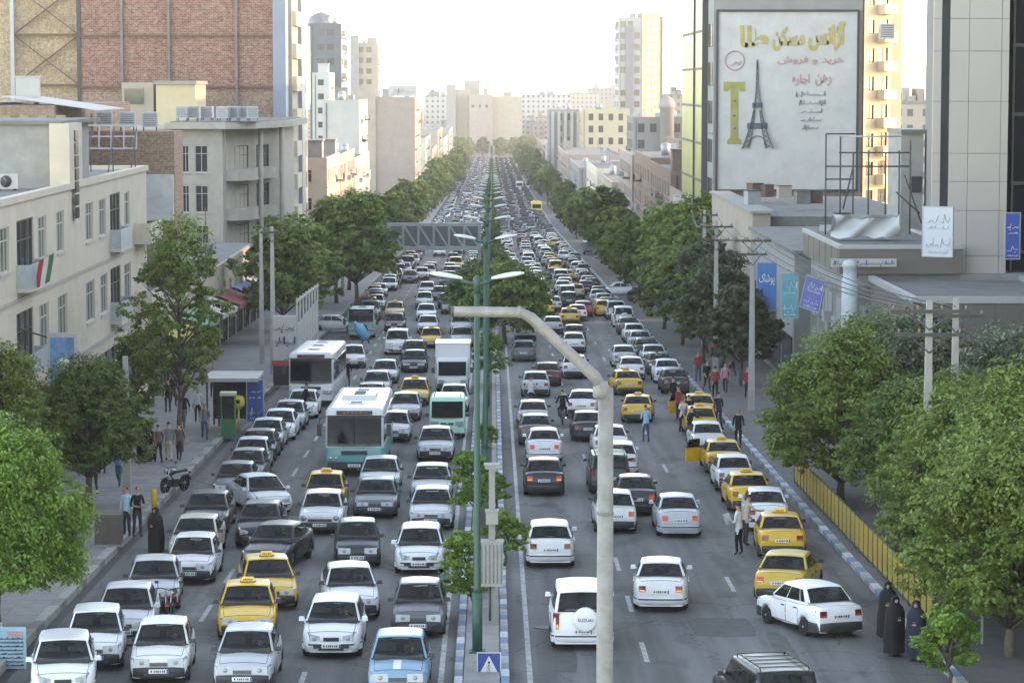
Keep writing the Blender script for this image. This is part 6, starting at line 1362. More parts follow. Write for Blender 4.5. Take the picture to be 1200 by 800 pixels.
mb = MB(); x = P(782, 150, 428).x; mb.lathe(((1.5, zr(430)), (1.5, P(0, 128, 428).z), (1.75, P(0, 127, 428).z), (1.7, P(0, 122, 428).z), (1.2, P(0, 116, 428).z), (.1, P(0, 112, 428).z)), 18, 0, (x, 429, 0)); b.mb(mb, [mat('turret_wall', (.26, .24, .23), rough=.8, noise=(.6, .1))], 'turret')
b = generic('yellow_building', 'pale yellow house with regular windows near the striped block', P(682, 150, 620).x, P(738, 150, 620).x, 620, 640, P(0, 130, 620).z, mat('yellow_plaster', (.42, .37, .25), rough=.9, noise=(.5, .1)), -1, 3.6, 1.4, 2.0, 3.0, 'dark', shop=False)
b = generic('office_building', 'dark and white striped office block at the far right bend', P(643, 150, 640).x, P(681, 150, 640).x, 641, 660, P(0, 130, 640).z, GREYW, -1, 3.6, 1.4, 2.0, 3.2, 'dark', shop=False)
for k in range(5): x = P(646 + k * 7.5, 150, 640).x; mb = MB(); mb.b2((x, 640.4, zr(660)), (x + .9, 640.95, P(0, 131, 640).z)); b.mb(mb, [WHITEW], 'fin')
b = generic('tower_block', 'tall white residential tower with sunlit flank on the skyline', P(725, 70, 760).x, P(752, 70, 760).x, 760, 785, P(0, 22, 760).z, mat('tower_white', (.34, .335, .33), rough=.8, noise=(.2, .06)), -1, 4.2, 2.0, 2.2, 2.5, 'dark', shop=False)
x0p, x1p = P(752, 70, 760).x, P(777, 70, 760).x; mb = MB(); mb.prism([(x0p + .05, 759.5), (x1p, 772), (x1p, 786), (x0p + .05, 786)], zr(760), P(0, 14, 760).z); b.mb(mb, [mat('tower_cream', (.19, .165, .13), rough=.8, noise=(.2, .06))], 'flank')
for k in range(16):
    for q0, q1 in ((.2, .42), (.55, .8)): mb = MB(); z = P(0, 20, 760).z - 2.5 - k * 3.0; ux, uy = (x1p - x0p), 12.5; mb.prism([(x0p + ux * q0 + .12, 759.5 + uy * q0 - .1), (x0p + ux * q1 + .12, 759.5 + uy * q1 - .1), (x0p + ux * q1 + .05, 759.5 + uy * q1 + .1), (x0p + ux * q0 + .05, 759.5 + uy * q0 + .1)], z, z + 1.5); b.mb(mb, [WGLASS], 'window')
b.box((x1p + .02, 772, zr(760)), (x1p + 1.0, 786, P(0, 18, 760).z), PANEL_D, 'edge_strip'); b.box((P(733, 70, 759).x, 759.2, zr(760) + 14), (P(742, 70, 759).x, 759.9, P(0, 30, 759).z), PANEL_D, 'glass_strip'); mb = MB(); x = P(766, 10, 772).x; mb.tube([(x, 772, P(0, 14, 760).z), (x, 772, P(0, -6, 760).z)], [.35, .08], 6); b.mb(mb, [STEEL_G], 'mast')
rowR = [(335, 380, 9, 'tan', BEIGE), (385, 425, 11, 'cream', CREAM), (460, 520, 10, 'grey', GREYW), (535, 610, 12, 'pinkish', PINKW), (680, 760, 13, 'white', WHITEW), (790, 900, 12, 'brown', BROWNB)]
for a, c, h, n, m_ in rowR: generic('building', 'far %s block in the right street row beyond the pinkish low block' % n, 19.5, 34, a, c, zr(a) + h, m_, -1, shop=False, gap=3.6, group='far blocks of the right street row')
# ------------------------------------------------------------------ city beyond, fading into the haze
def farmat(name, c, sx=3.2, sz=3.2):
    """plaster with rows of small windows too far off to pick apart"""
    m = mat(name, c, rough=.9); n = m.node_tree.nodes; l = m.node_tree.links; bs = n['Principled BSDF']; tc = n.new('ShaderNodeTexCoord'); sp = n.new('ShaderNodeSeparateXYZ'); l.new(tc.outputs['Object'], sp.inputs[0])
    def mth(op, a, b_=None):
        q = n.new('ShaderNodeMath'); q.operation = op
        for i, v_ in enumerate((a, b_)):
            if v_ is None: continue
            if isinstance(v_, (int, float)): q.inputs[i].default_value = v_
            else: l.new(v_, q.inputs[i])
        return q.outputs[0]
    u = mth('FRACT', mth('DIVIDE', mth('ADD', sp.outputs[0], sp.outputs[1]), sx)); v_ = mth('FRACT', mth('DIVIDE', sp.outputs[2], sz))
    k = mth('MULTIPLY', mth('MULTIPLY', mth('GREATER_THAN', u, .3), mth('LESS_THAN', u, .68)), mth('MULTIPLY', mth('GREATER_THAN', v_, .3), mth('LESS_THAN', v_, .75)))
    mx = n.new('ShaderNodeMix'); mx.data_type = 'RGBA'; l.new(k, mx.inputs[0]); mx.inputs[6].default_value = lin(c); mx.inputs[7].default_value = (.08, .08, .085, 1); l.new(mx.outputs[2], bs.inputs['Base Color']); return m
FM = [farmat('far_%s' % n, c) for n, c in (('cream', (.32, .285, .24)), ('tan', (.25, .20, .16)), ('grey', (.21, .205, .20)), ('white', (.37, .36, .34)), ('pink', (.27, .215, .19)))]
FN = ['cream', 'tan', 'grey', 'white', 'pinkish']
def far(px0, px1, pyt, Y, k, label, name='far_building', group=None, base=None):
    a, c = P(px0, pyt, Y), P(px1, pyt, Y); z = zr(Y + 30) - 1; t = thing(name, label, 'building', ((a.x + c.x) / 2, Y, z), 0, group); w_ = (c.x - a.x) / 2; h = a.z - z; mb = MB(); mb.b2((-w_, 0, 0), (w_, 28, h)); mb.build('wall', [FM[k]], t)
    mb = MB(); mb.b2((-w_ - .2, -.2, h), (w_ + .2, 28.2, h + .6)); mb.build('roof', [CONC_D], t)
    r1 = random.Random(int(px0 * 3 + Y))
    for q in range(r1.randint(2, 5)):
        xx = r1.uniform(-w_ * .85, w_ * .5); mb = MB(); mb.b2((xx, r1.uniform(1, 8), h + .6), (xx + min(r1.uniform(1.5, 5), w_ * .45), 14, h + r1.uniform(1.6, 4.5))); mb.build('roof_house', [FM[r1.randrange(5)] if r1.random() < .5 else CONC], t)
    return t
far(497, 523, 113, 1250, 3, 'white gridded block left of the wide tan block at the street end'); far(612, 668, 112, 1300, 3, 'long white block right of the wide tan block at the street end'); far(575, 606, 118, 1450, 1, 'tan block peeping behind the median lamps at the street end')
far(668, 702, 110, 1500, 0, 'cream block on the skyline below the white tower'); far(690, 726, 104, 1600, 2, 'grey block on the skyline left of the white tower'); far(778, 804, 112, 900, 1, 'tan block on the skyline right of the white tower'); pass
far(1058, 1094, 122, 420, 0, 'cream block glimpsed beside the panelled tower', base=1)
r0 = random.Random(4)
for i in range(26):
    px = 490 + i * 7.8 + r0.uniform(-2, 2); Y = r0.uniform(1190, 1400); ww = r0.uniform(4, 9); far(px - ww, px + ww, r0.uniform(134, 147), Y, r0.randrange(5), '%s low hazy house along the skyline at the street end, counted from the left' % nth0(i), name='low_house', group='low houses at the street end')
r0 = random.Random(5); FC = []
for i in range(70):
    Y = r0.uniform(1500, 5200); px = r0.choice((r0.uniform(340, 830), r0.uniform(340, 830), r0.uniform(1040, 1100))); FC.append((px, Y, r0.uniform(18, 60) * 2400 / Y / 2, r0.uniform(9, 30), r0.randrange(5)))
FC.sort()
for i, (px, Y, ww, h, k) in enumerate(FC): far(px - ww, px + ww, 100 + (ZC - zr(Y) - h) * 2400 / Y, Y, k, '%s hazy far city block along the skyline, counted from the left' % nth(i + 1), group='hazy far city blocks on the skyline')
for k, (px, pt, Y) in enumerate(((543, 46, 1700), (592, 78, 1900), (625, 50, 1650))):
    t = thing('radio_mast', ['slender radio mast on the skyline left of the median poles', 'short radio mast on the skyline beside the median poles', 'tall radio mast on the skyline nearest the white tower'][k], 'mast', (P(px, 130, Y).x, Y, zr(Y)), 0, 'radio masts'); h = P(px, pt, Y).z - zr(Y)
    mb = MB()
    for a in range(3): mb.bar((1.2 * math.cos(a * 2.09), 1.2 * math.sin(a * 2.09), 0), (.15 * math.cos(a * 2.09), .15 * math.sin(a * 2.09), h), .3)
    mb.build('lattice', [STEEL_G], t)
# ------------------------------------------------------------------ street lamps on the median
LGREEN = mat('lamp_post_green', (.022, .080, .055), rough=.55, noise=(2, .15)); LHEAD = mat('lamp_head_white', (.55, .56, .56), rough=.4); LGREY = mat('lamp_post_grey', (.20, .195, .185), rough=.6, metal=.1, noise=(3.5, .35, 10), bump=(30, .25))
def lamp_meshes():
    m = MB(); m.tube([(0, 0, 0), (0, 0, 1.6)], .135, 12); m.tube([(0, 0, 1.6), (0, 0, 1.75), (0, 0, 9.9)], [.135, .095, .065], 12); m.box((0, 0, .02), (.42, .42, .05)); pole = m.mesh('lamp_pole', [LGREEN])
    m = MB(); m.tube([(-.42, 0, 9.90), (-.2, 0, 9.82), (0, 0, 9.80), (.2, 0, 9.82), (.42, 0, 9.90)], .05, 8); m.lathe(((.09, 9.55), (.10, 9.95), (.03, 10.02)), 10); arm = m.mesh('lamp_arm', [LGREEN])
    hd = []
    for g in (-1, 1):
        m = MB(); rings = []
        for t, w_, h_ in ((0, .055, .05), (.12, .09, .07), (.3, .15, .09), (.55, .165, .095), (.75, .13, .075), (.86, .05, .035)):
            rings.append([(g * (.38 + t), w_ * math.cos(a), 9.93 + .16 * t + h_ * math.sin(a) * (1 if math.sin(a) > 0 else .45)) for a in np.linspace(0, 2 * math.pi, 13)])
        m.grid(rings, 0); m.add(rings[0][:-1], (tuple(range(12)),)); m.add(rings[-1][:-1], (tuple(range(12)),)); hd.append(m.mesh('lamp_head', [LHEAD]))
    return pole, arm, hd
LP = lamp_meshes(); ORD = 'nearest second third fourth fifth sixth seventh eighth ninth tenth'.split()
for k in range(34):
    Y = 53.6 + 27 * k + (rnd.uniform(-1, 1) if k > 1 else 0)
    t = thing('street_lamp', 'green double-headed street lamp on the median, %s from the camera' % ORD[k] if k < 10 else 'distant green street lamp far along the median, %s from the camera' % nth(k + 1), 'street lamp', (-.41 if k == 0 else -.28, Y, zr(Y) + .15), 0, 'green street lamps on the median' if k < 10 else 'distant street lamps along the median')
    put('pole', LP[0], t); put('arm', LP[1], t); put('lamp_head', LP[2][0], t); put('lamp_head', LP[2][1], t)
# grey pole with a cranked arm close to the camera
Yn = 30.0; sN = F / 30.9; base = Vector((P(709, 700, Yn).x, Yn, zr(Yn) + .15)); t = thing('cranked_lamp_post', 'thick pale grey metal pole with cranked arm close to the camera', 'pole', base)
pts = [P(705, 455, Yn), P(698, 442, Yn), P(622, 372, Yn), P(609, 366, Yn), P(530, 365, Yn)]
m = MB(); m.tube([(0, 0, 0), (0, 0, pts[0].z - base.z)], [.145, .112], 16); m.build('pole', [LGREY], t)
m = MB(); m.tube([q - base for q in pts], [.088, .088, .084, .08, .078], 14); m.build('arm', [LGREY], t)
m = MB(); m.lathe(((.114, -.14), (.13, -.12), (.13, .02), (.10, .06), (.088, .1)), 16, 0, pts[0] - base); m.build('collar', [LGREY], t)
for k in range(3): m = MB(); m.lathe(((.136 - k * .01, 0), (.144 - k * .01, .01), (.144 - k * .01, .05), (.136 - k * .01, .06)), 16, 0, (0, 0, 2.6 + k * 2.6)); m.build('weld_band', [mat('weld_rust', (.15, .14, .125), rough=.8, noise=(20, .4))], t)
for q, nm_ in ((pts[1], 'elbow_seam'), (pts[3], 'elbow_seam')): m = MB(); m.lathe(((.08, -.03), (.092, -.015), (.092, .015), (.08, .03)), 14, 0, q - base, 'X'); m.build(nm_, [LGREY], t)
m = MB(); m.lathe(((.05, 0), (.08, .01), (.08, .04)), 14, 0, pts[4] - base - Vector((.02, 0, 0)), 'X'); m.build('end_cap', [STEEL_D], t)
m = MB(); m.tube([(.14, -.02, pts[0].z - base.z + .02), (.19, -.05, pts[0].z - base.z + .12)], .02, 6); m.build('bolt', [STEEL_D], t)
m = MB(); m.box((0, 0, .02), (.5, .5, .04)); m.build('base_plate', [LGREY], t)
# concrete service post with cabinets on the median
Y = 57.0; x = -.02; t = thing('service_post', 'concrete service post with grey meter cabinets on the median', 'post', (x, Y, zr(Y) + .15))
m = MB(); m.box((0, 0, 2.2), (.20, .20, 4.4), taper=.85); m.build('post', [CONC], t)
for z, w_, h_, d_, n_ in ((1.75, .62, 1.25, .36, 'cabinet'), (3.05, .34, .36, .28, 'cabinet'), (4.45, .40, .10, .30, 'cap')): m = MB(); m.box((.0, -.22 if n_ == 'cabinet' else 0, z), (w_, d_, h_)); m.box((0, -.22 if n_ == 'cabinet' else 0, z + h_ / 2 + .02), (w_ + .05, d_ + .05, .04)); m.build(n_, [mat('cabinet_grey', (.30, .29, .27), rough=.7, noise=(3, .18))], t)
m = MB(); [m.b2((-.31 + k * .11, -.415, 1.2), (-.27 + k * .11, -.402, 2.3)) for k in range(6)]; m.build('cabinet_rib', [CONC_D], t)
m = MB(); m.tube([(.1, -.1, 2.4), (.16, -.1, 2.8), (.1, -.1, 3.2)], .025, 6); m.tube([(-.06, -.12, .1), (-.06, -.12, 1.1)], .03, 6); m.build('conduit', [STEEL_D], t)
# low concrete block behind it
for k, (Y, x, w_, h_) in enumerate(((60.5, -.25, .55, .75), (64, -.2, .5, .5))): t = thing('concrete_block', ['tall pale concrete block on the median behind the service post', 'squat pale concrete block on the median past the taller one'][k], 'block', (x, Y, zr(Y) + .15), 0, 'concrete blocks on the median'); m = MB(); m.box((0, 0, h_ / 2), (w_, .5, h_)); m.build('block', [CONC], t); m = MB(); m.box((0, 0, h_ + .03), (w_ + .06, .56, .06)); m.build('cap', [CONC_D], t)
# pedestrian crossing sign
Y = 51.5; p = P(573, 780, Y); t = thing('crossing_sign', 'square blue pedestrian crossing sign on the median', 'sign', (p.x, Y, zr(Y) + .15)); zc = p.z - zr(Y) - .15
SIGNB = mat('sign_blue', (.015, .06, .26), rough=.4); m = MB(); m.box((0, 0, zc), (.62, .02, .72), 0); m.build('plate', [SIGNB], t); m = MB(); m.tube([(0, .05, 0), (0, .05, zc + .3)], .035, 8); m.build('post', [STEEL_G], t)
m = MB()
for lo, hi in (((-.31, -.013, zc - .36), (.31, -.011, zc - .335)), ((-.31, -.013, zc + .335), (.31, -.011, zc + .36)), ((-.31, -.013, zc - .335), (-.285, -.011, zc + .335)), ((.285, -.013, zc - .335), (.31, -.011, zc + .335))): m.b2(lo, hi)
m.build('border', [INKW], t)
m = MB(); m.prism([(-.26, -.23), (.26, -.23), (0, .27)], -.016, -.0105, 0, lambda a, b, c: (a, c, b + zc)); m.build('triangle', [INKW], t)
m = MB(); yy = -.019; m.lathe(((.03, -.003), (.03, .003)), 10, 0, (0, yy, zc + .10), 'Y')
for a, b in (((0, .07), (-.01, -.05)), ((-.01, -.05), (-.07, -.19)), ((-.01, -.05), (.06, -.19)), ((0, .04), (-.07, -.05)), ((0, .04), (.07, -.04))): m.bar((a[0], yy, a[1] + zc), (b[0], yy, b[1] + zc), .03, .005)
for k in range(4): m.box((-.14 + k * .09, yy, zc - .205), (.045, .005, .02))
m.build('walking_figure', [INK], t)
# truss gantry over the oncoming lanes
Yg = 195.0; t = thing('truss_gantry', 'grey lattice truss gantry spanning the oncoming lanes', 'gantry', (-8, Yg, zr(Yg))); zb_, zt_ = P(0, 291, Yg).z - zr(Yg), P(0, 263, Yg).z - zr(Yg); x0g, x1g = -14.3, P(562, 280, Yg).x; GN = mat('gantry_grey', (.30, .31, .32), rough=.5, noise=(1, .1))
for dy in (-.5,):
    for z in (zb_, zt_): m = MB(); m.bar((x0g + 8, dy, z), (x1g + 8, dy, z), .30); m.build('chord', [GN], t)
    n = 9
    for k in range(n + 1):
        xx = lerp(x0g, x1g, k / n) + 8; m = MB(); m.bar((xx, dy, zb_), (xx, dy, zt_), .20); m.build('upright', [GN], t)
        if k < n: x2 = lerp(x0g, x1g, (k + 1) / n) + 8; m = MB(); m.bar((xx, dy, zt_), (x2, dy, zb_), .17); m.build('diagonal', [GN], t)
for xx in (x0g + 8, x1g + 8): m = MB(); m.bar((xx, 0, 0), (xx, 0, zt_), .32); m.build('pillar', [GN], t)
m = MB(); m.b2((x0g + 8.1, .5, zb_ + .2), (x1g + 7.9, .54, zt_ - .2)); m.build('mesh_screen', [mat('gantry_screen', (.15, .155, .165), rough=.7, noise=(.5, .1))], t)
m = MB(); m.b2((x0g + 8, -.42, zb_ + .1), (x1g + 8, .42, zb_ + .16)); m.build('walkway', [GN], t)

# ------------------------------------------------------------------ utility poles and wires
PC = mat('pole_concrete', (.33, .315, .29), rough=.9, noise=(2, .18), bump=(15, .2))
def upole(label, X, Y, h, arms=((.0, 1.7),), rz=0.0, sq=True, dz=.15):
    t = thing('utility_pole', label, 'pole', (X, Y, zr(Y) + dz), rz); m = MB(); m.box((0, 0, h / 2 - .1), (.34, .30, h + .2), taper=.55)
    m.build('pole', [PC], t)
    for d, w_ in arms:
        m = MB(); m.box((0, -.14, h - .35 - d), (w_, .09, .11)); m.bar((-w_ * .3, -.12, h - .35 - d), (0, -.12, h - .95 - d), .04); m.bar((w_ * .3, -.12, h - .35 - d), (0, -.12, h - .95 - d), .04); m.build('crossarm', [STEEL_D], t)
        for k in range(4): xx = lerp(-w_ * .45, w_ * .45, k / 3); m = MB(); m.lathe(((.03, 0), (.05, .03), (.03, .06), (.05, .09), (.02, .14)), 8, 0, (xx, -.14, h - .29 - d)); m.build('insulator', [mat('porcelain', (.25, .14, .10), rough=.3)], t)
    return t
UP = [('square concrete utility pole with crossarm nearest the grey arcade', P(1087, 500, 66).x, 66, 8.5, ((0, 2.6), (.75, 2.2))), ('square concrete utility pole just behind the nearest arcade pole', P(1118, 500, 72).x, 72, 8.2, ((.3, 2.0),)),
      ('concrete utility pole beside the blue banner', P(881, 400, 106).x, 106, 9.2, ((0, 1.9), (.7, 1.5))), ('concrete utility pole with red band beside the crowd of taxis', P(839, 350, 122).x, 122, 9.4, ((0, 2.0), (.8, 1.6))), ('thin concrete utility pole farthest along the taxi side', P(825, 350, 140).x, 140, 9.6, ((0, 1.8),))]
UPO = [upole(*u) for u in UP]
m = MB(); m.box((0, 0, 1.9), (.40, .36, .7)); m.build('painted_band', [mat('band_red', (.40, .04, .06), rough=.7, noise=(3, .2))], UPO[3])
upole('concrete utility pole beside the two men on the left pavement', -13.95, 77.5, 5.6, ()); upole('twin concrete utility pole before the travertine building', P(319, 300, 124).x, 124, 9.0, ((0, 1.4),)); upole('concrete utility pole behind the tall left tree', P(306, 300, 131).x, 131, 8.6, ())
WIRE = mat('cable_black', (.03, .03, .03), rough=.7)
def wire(a, b, sag, label, r_=.012):
    a, b = Vector(a), Vector(b); m = MB(); n = 10; m.tube([a.lerp(b, i / n) - a - Vector((0, 0, sag * 4 * (i / n) * (1 - i / n))) for i in range(n + 1)], r_, 4); o = m.build('power_line', [WIRE], None, a); STRETCH.append(o); tag(o, label, 'cable', 'overhead power lines'); return o
def tip(i, dx, d=0): u = UP[i]; return (u[1] + dx, u[2], zr(u[2]) + .15 + u[3] - .2 - d)
for i, j, n_ in ((0, 2, 'from the arcade pole to the banner pole'), (2, 3, 'from the banner pole to the red-banded pole'), (3, 4, 'from the red-banded pole to the thin pole')):
    for k, dx in enumerate((-.85, -.3, .3, .85)): wire(tip(i, dx), tip(j, dx), .5, 'thin black overhead wire %s, %s strand' % (n_, ('street-side', 'second', 'third', 'shop-side')[k]), .022)
wire(tip(3, -.6, .6), (16.5, 200, zr(200) + 8.5), .6, 'thin black wire sagging from the red-banded pole into the trees'); wire((-13.95, 77.5, zr(77.5) + 5.6), (P(319, 300, 124).x, 124, zr(124) + 8.6), .6, 'thin black wire along the left pavement poles')

# ------------------------------------------------------------------ right pavement: yellow fence
FY = mat('fence_yellow', (.40, .24, .03), rough=.6, noise=(3, .2)); FG = mat('fence_green', (.03, .075, .05), rough=.6); xf = XR + .62; yA, yB = 56.0, 82.0
t = thing('fence', 'yellow sheet-panel pavement fence with dark green posts', 'fence', (xf, yA, zr(yA) + .15)); n = 16; STRETCH.append(t)
pmsh = MB().b2((-.015, .05, .12), (.015, .74, 1.12)).mesh('fence_panel', [FY]); psh = MB().b2((-.03, -.03, 0), (.03, .03, 1.2)).mesh('fence_post', [FG])
for k in range(2 * n + 1):
    y_ = k * .8125; o = put('post', psh, t, (0, y_, zr(yA + y_) - zr(yA)))
    if k < 2 * n: o = put('panel', pmsh, t, (0, y_, zr(yA + y_) - zr(yA))); o.rotation_euler = (-math.atan(SLOPE0), 0, rnd.uniform(-.01, .01))
for z in (.08, 1.15): m = MB(); m.bar((0, 0, z), (0, yB - yA, z + zr(yB) - zr(yA)), .045); m.build('rail', [FG], t)
t = thing('sign_post', 'pale grey square post at the near end of the yellow fence', 'post', (XR + 1.0, 55.0, zr(55) + .15)); m = MB(); m.box((0, 0, 1.4), (.12, .12, 2.8)); m.build('post', [STEEL_G], t); m = MB(); m.box((0, 0, 2.82), (.18, .18, .05)); m.build('cap', [STEEL_G], t)
t = thing('notice_board', 'pale notice board under the trees behind the fence end', 'board', (XR + 2.0, 54.4, zr(54) + .15)); m = MB(); m.box((0, 0, 1.5), (.9, .06, 1.3)); m.build('board', [mat('notice_pale', (.34, .36, .36), rough=.6, noise=(3, .2))], t)
for g in (-.4, .4): m = MB(); m.b2((g - .03, -.02, 0), (g + .03, .02, .86)); m.build('leg', [STEEL_G], t)
# ------------------------------------------------------------------ left pavement furniture
def sx_(px, py): return G(px, py)
# flag on the cream building
fp = PX(47, 305, -18.3); t = thing('flag', 'red white and green flag hanging from the cream facade', 'flag', fp); t.scale = (.6, .6, .6); m = MB(); m.tube([(-.7, 0, -.3), (1.0, -.3, .55)], .025, 6); m.build('staff', [STEEL_G], t)
for k, (c, n_) in enumerate((((.04, .17, .09), 'green_stripe'), ((.60, .60, .58), 'white_stripe'), ((.50, .05, .06), 'red_stripe'))):
    m = MB(); m.grid([[(1.0 - (k + j) * .36 - .30 * s_, -.3 + .1 * (k + j) + .08 * math.sin(s_ * 5 + k), .50 - (k + j) * .18 - s_ * 1.9) for j in (0, 1)] for s_ in np.linspace(0, 1, 7)], 0); m.build(n_, [mat('flag_' + n_, c, rough=.85, noise=(4, .12))], t)
# hanging signs on the cream building
a = PX(60, 455, -18.2); t = thing('hanging_sign', 'white framed blue picture sign hung over the left shops', 'sign', (P(74, 425, 82).x, 82, P(74, 455, 82).z), R(-8)); w_, h_ = .62, 2.25
m = MB(); m.b2((-w_, -.09, 0), (w_, .09, h_)); m.build('frame', [WHITEW], t); m = MB(); m.b2((-w_ + .12, -.11, .18), (w_ - .12, -.095, h_ - .18)); m.build('picture', [mat('sky_picture', (.12, .24, .42), rough=.5, noise=(2.2, .55, 3))], t); m = MB(); m.lathe(((.26, -.02), (.26, .01)), 18, 0, (.05, -.115, 1.0), 'Y'); m.build('moon_print', [INKW], t); m = MB(); m.bar((-w_, 0, h_ - .2), (-w_ - 1.4, 0, h_ + .2), .06); m.build('bracket', [STEEL_D], t)
t = banner('sloping dark red shop sign below the picture sign', 40, 71, 458, 502, 80, mat('sign_red', (.24, .02, .035), rough=.6, noise=(1, .15)), 6, INKW); t.rotation_euler = (0, R(-24), R(-20))
# medical board and white railing at the lower corner
p = G(14, 790); t = thing('notice_board', 'pale blue printed notice board at the lower left corner', 'board', (P(14, 762, 52.5).x, 52.5, zr(52.5) + .15)); zc = P(14, 762, 52.5).z - zr(52.5) - .15; m = MB(); m.box((0, 0, zc), (.75, .06, 1.25)); m.build('board', [mat('notice_blue', (.22, .38, .46), rough=.6, noise=(3, .25))], t); m = MB(); [scribble(m, -.3, zc - .5 + k * .1, .6, .06, 50 + k, 0, -.035, .008) for k in range(9)]; m.build('lettering', [INK], t); m = MB(); m.box((.1, -.036, zc + .45), (.4, .01, .14)); m.build('heading', [INKP], t)
for g in (-.3, .3): m = MB(); m.b2((g - .03, -.02, 0), (g + .03, .02, zc - .6)); m.build('leg', [STEEL_G], t)
t = thing('railing', 'white scroll railing along the lower left kerb', 'railing', (-12.95, 50.6, zr(50.6) + .15)); RW = mat('rail_white', (.45, .45, .43), rough=.6)
for z in (.15, .9): m = MB(); m.bar((0, 0, z), (-.05, 3.6, z - .13), .05); m.build('rail', [RW], t)
for k in range(7): m = MB(); yy = k * .6; m.bar((0, yy, 0), (0, yy, .92 - yy * .036), .04); m.build('baluster', [RW], t)
for k in range(6): m = MB(); yy = .3 + k * .6; m.tube([(0, yy + .2 * math.cos(a), .5 + .26 * math.sin(a)) for a in np.linspace(0, 5.2, 10)], .018, 5); m.build('scroll', [RW], t)
# roadside cabinet, yellow post, shelters
x, y, _ = G(140, 644); x -= .35; t = thing('steel_cabinet', 'plain brown steel cabinet at the left kerb beside the two men', 'cabinet', (x, y, zr(y) + .15)); m = MB(); m.b2((-.45, -.3, .08), (.45, .3, 1.1)); m.build('casing', [mat('cabinet_brown', (.10, .08, .07), rough=.7, noise=(3, .2))], t); m = MB(); m.b2((-.42, -.315, .15), (-.01, -.303, 1.03)); m.b2((.01, -.315, .15), (.42, -.303, 1.03)); m.build('door', [mat('cabinet_brown2', (.09, .072, .062), rough=.7, noise=(3, .2))], t); m = MB(); m.b2((-.47, -.33, 0), (.47, .33, .08)); m.build('plinth', [CONC], t)
x, y, _ = G(181, 607); t = thing('bollard', 'short yellow bollard on the left pavement', 'bollard', (x, y, zr(y) + .15)); m = MB(); m.lathe(((.10, 0), (.10, .85), (.07, .93), (.01, .95)), 12); m.build('post', [mat('bollard_yellow', (.60, .36, .03), rough=.6, noise=(4, .15))], t); m = MB(); m.lathe(((.15, 0), (.15, .04), (.11, .05)), 12); m.build('foot', [STEEL_D], t)
x, y, _ = G(285, 512); t = thing('bus_shelter', 'open bus shelter with flat roof on the left pavement', 'shelter', (x - .6, y + 1.5, zr(y) + .15)); m = MB(); m.b2((-1.3, -1.6, 2.45), (1.3, 1.8, 2.62)); m.build('roof', [mat('shelter_roof', (.34, .33, .31), rough=.6, noise=(2, .2))], t)
for gx in (-1.2, 1.15):
    for gy in (-1.5, 1.65): m = MB(); m.b2((gx, gy, 0), (gx + .09, gy + .09, 2.45)); m.build('post', [STEEL_D], t)
m = MB(); m.b2((-1.15, 1.6, .3), (1.15, 1.63, 2.3)); m.build('back_pane', [WGLASS], t); m = MB(); m.b2((-1.0, .9, .42), (1.0, 1.35, .48)); m.b2((-.9, 1.0, 0), (-.8, 1.2, .42)); m.b2((.8, 1.0, 0), (.9, 1.2, .42)); m.build('bench', [STEEL_D], t)
x, y, _ = G(299, 508); t = banner('upright cobalt advert panel on the bus shelter side', 290, 308, 445, 493, y + .1, SBL, 41, INKW, 'advert_panel')
x, y, _ = G(268, 516); t = thing('phone_booth', 'narrow green telephone booth beside the bus shelter', 'booth', (x, y, zr(y) + .15)); GB = mat('booth_green', (.03, .16, .06), rough=.5); m = MB(); m.b2((-.33, .25, 0), (.33, .3, 2.0)); m.b2((-.33, -.3, 0), (-.29, .25, 2.0)); m.b2((.29, -.3, 0), (.33, .25, 2.0)); m.b2((-.29, -.28, 0), (.29, -.25, .9)); m.build('casing', [GB], t); m = MB(); m.b2((-.37, -.35, 2.0), (.37, .35, 2.15)); m.build('roof', [mat('booth_cream', (.45, .42, .30), rough=.6)], t); m = MB(); m.b2((-.29, .2, .9), (.29, .24, 2.0)); m.build('pane', [WGLASS], t)
x, y, _ = G(280, 510); t = thing('collection_box', 'yellow charity collection box on a pole beside the green booth', 'box', (x, y, zr(y) + .15)); YB = mat('box_yellow', (.60, .42, .04), rough=.6); m = MB(); m.tube([(0, 0, 0), (0, 0, 1.2)], .045, 8); m.build('pole', [YB], t); m = MB(); m.lathe(((.16, 1.15), (.28, 1.3), (.30, 1.5), (.24, 1.72), (.05, 1.8)), 14); m.build('box', [YB], t); m = MB(); m.lathe(((.10, -.02), (.10, .02)), 12, 0, (0, -.29, 1.52), 'Y'); m.build('emblem', [INK], t)
# white shop hoarding with lettering beside the coach
yh = 118.0; pa, pb = P(320, 430, yh), P(347, 370, yh); t = thing('shop_hoarding', 'white hoarding box with dark lettering and red band beside the coach', 'hoarding', ((pa.x + pb.x) / 2, yh, zr(yh) + .15)); bx_ = (pb.x - pa.x) / 2; STRETCH.append(t); hz_ = pb.z - zr(yh) - .15
m = MB(); m.b2((-bx_, 0, hz_ - 2.6), (bx_, .3, hz_)); m.build('panel', [WHITEW], t); m = MB(); scribble(m, -bx_ * .8, hz_ - .9, bx_ * 1.6, .5, 3, 0, -.02, .09); scribble(m, -bx_ * .8, hz_ - 1.7, bx_ * 1.6, .5, 4, 0, -.02, .09); m.build('lettering', [mat('ink_navy', (.03, .04, .12), rough=.7)], t); m = MB(); m.b2((-bx_ - .05, -.04, hz_ - 2.9), (bx_ + .05, .3, hz_ - 2.62)); m.build('red_band', [mat('hoarding_red', (.45, .04, .04), rough=.6)], t)
m = MB(); m.b2((-bx_, .02, .0), (bx_, .3, hz_ - 2.92)); m.build('shop_window', [WGLASS], t)
m = MB()
for k in range(8): yy = .5 + k * 2.0; m.b2((bx_ - .05, yy, 0), (bx_ + .05, yy + .12, hz_ + 1.0 - yy * .036))
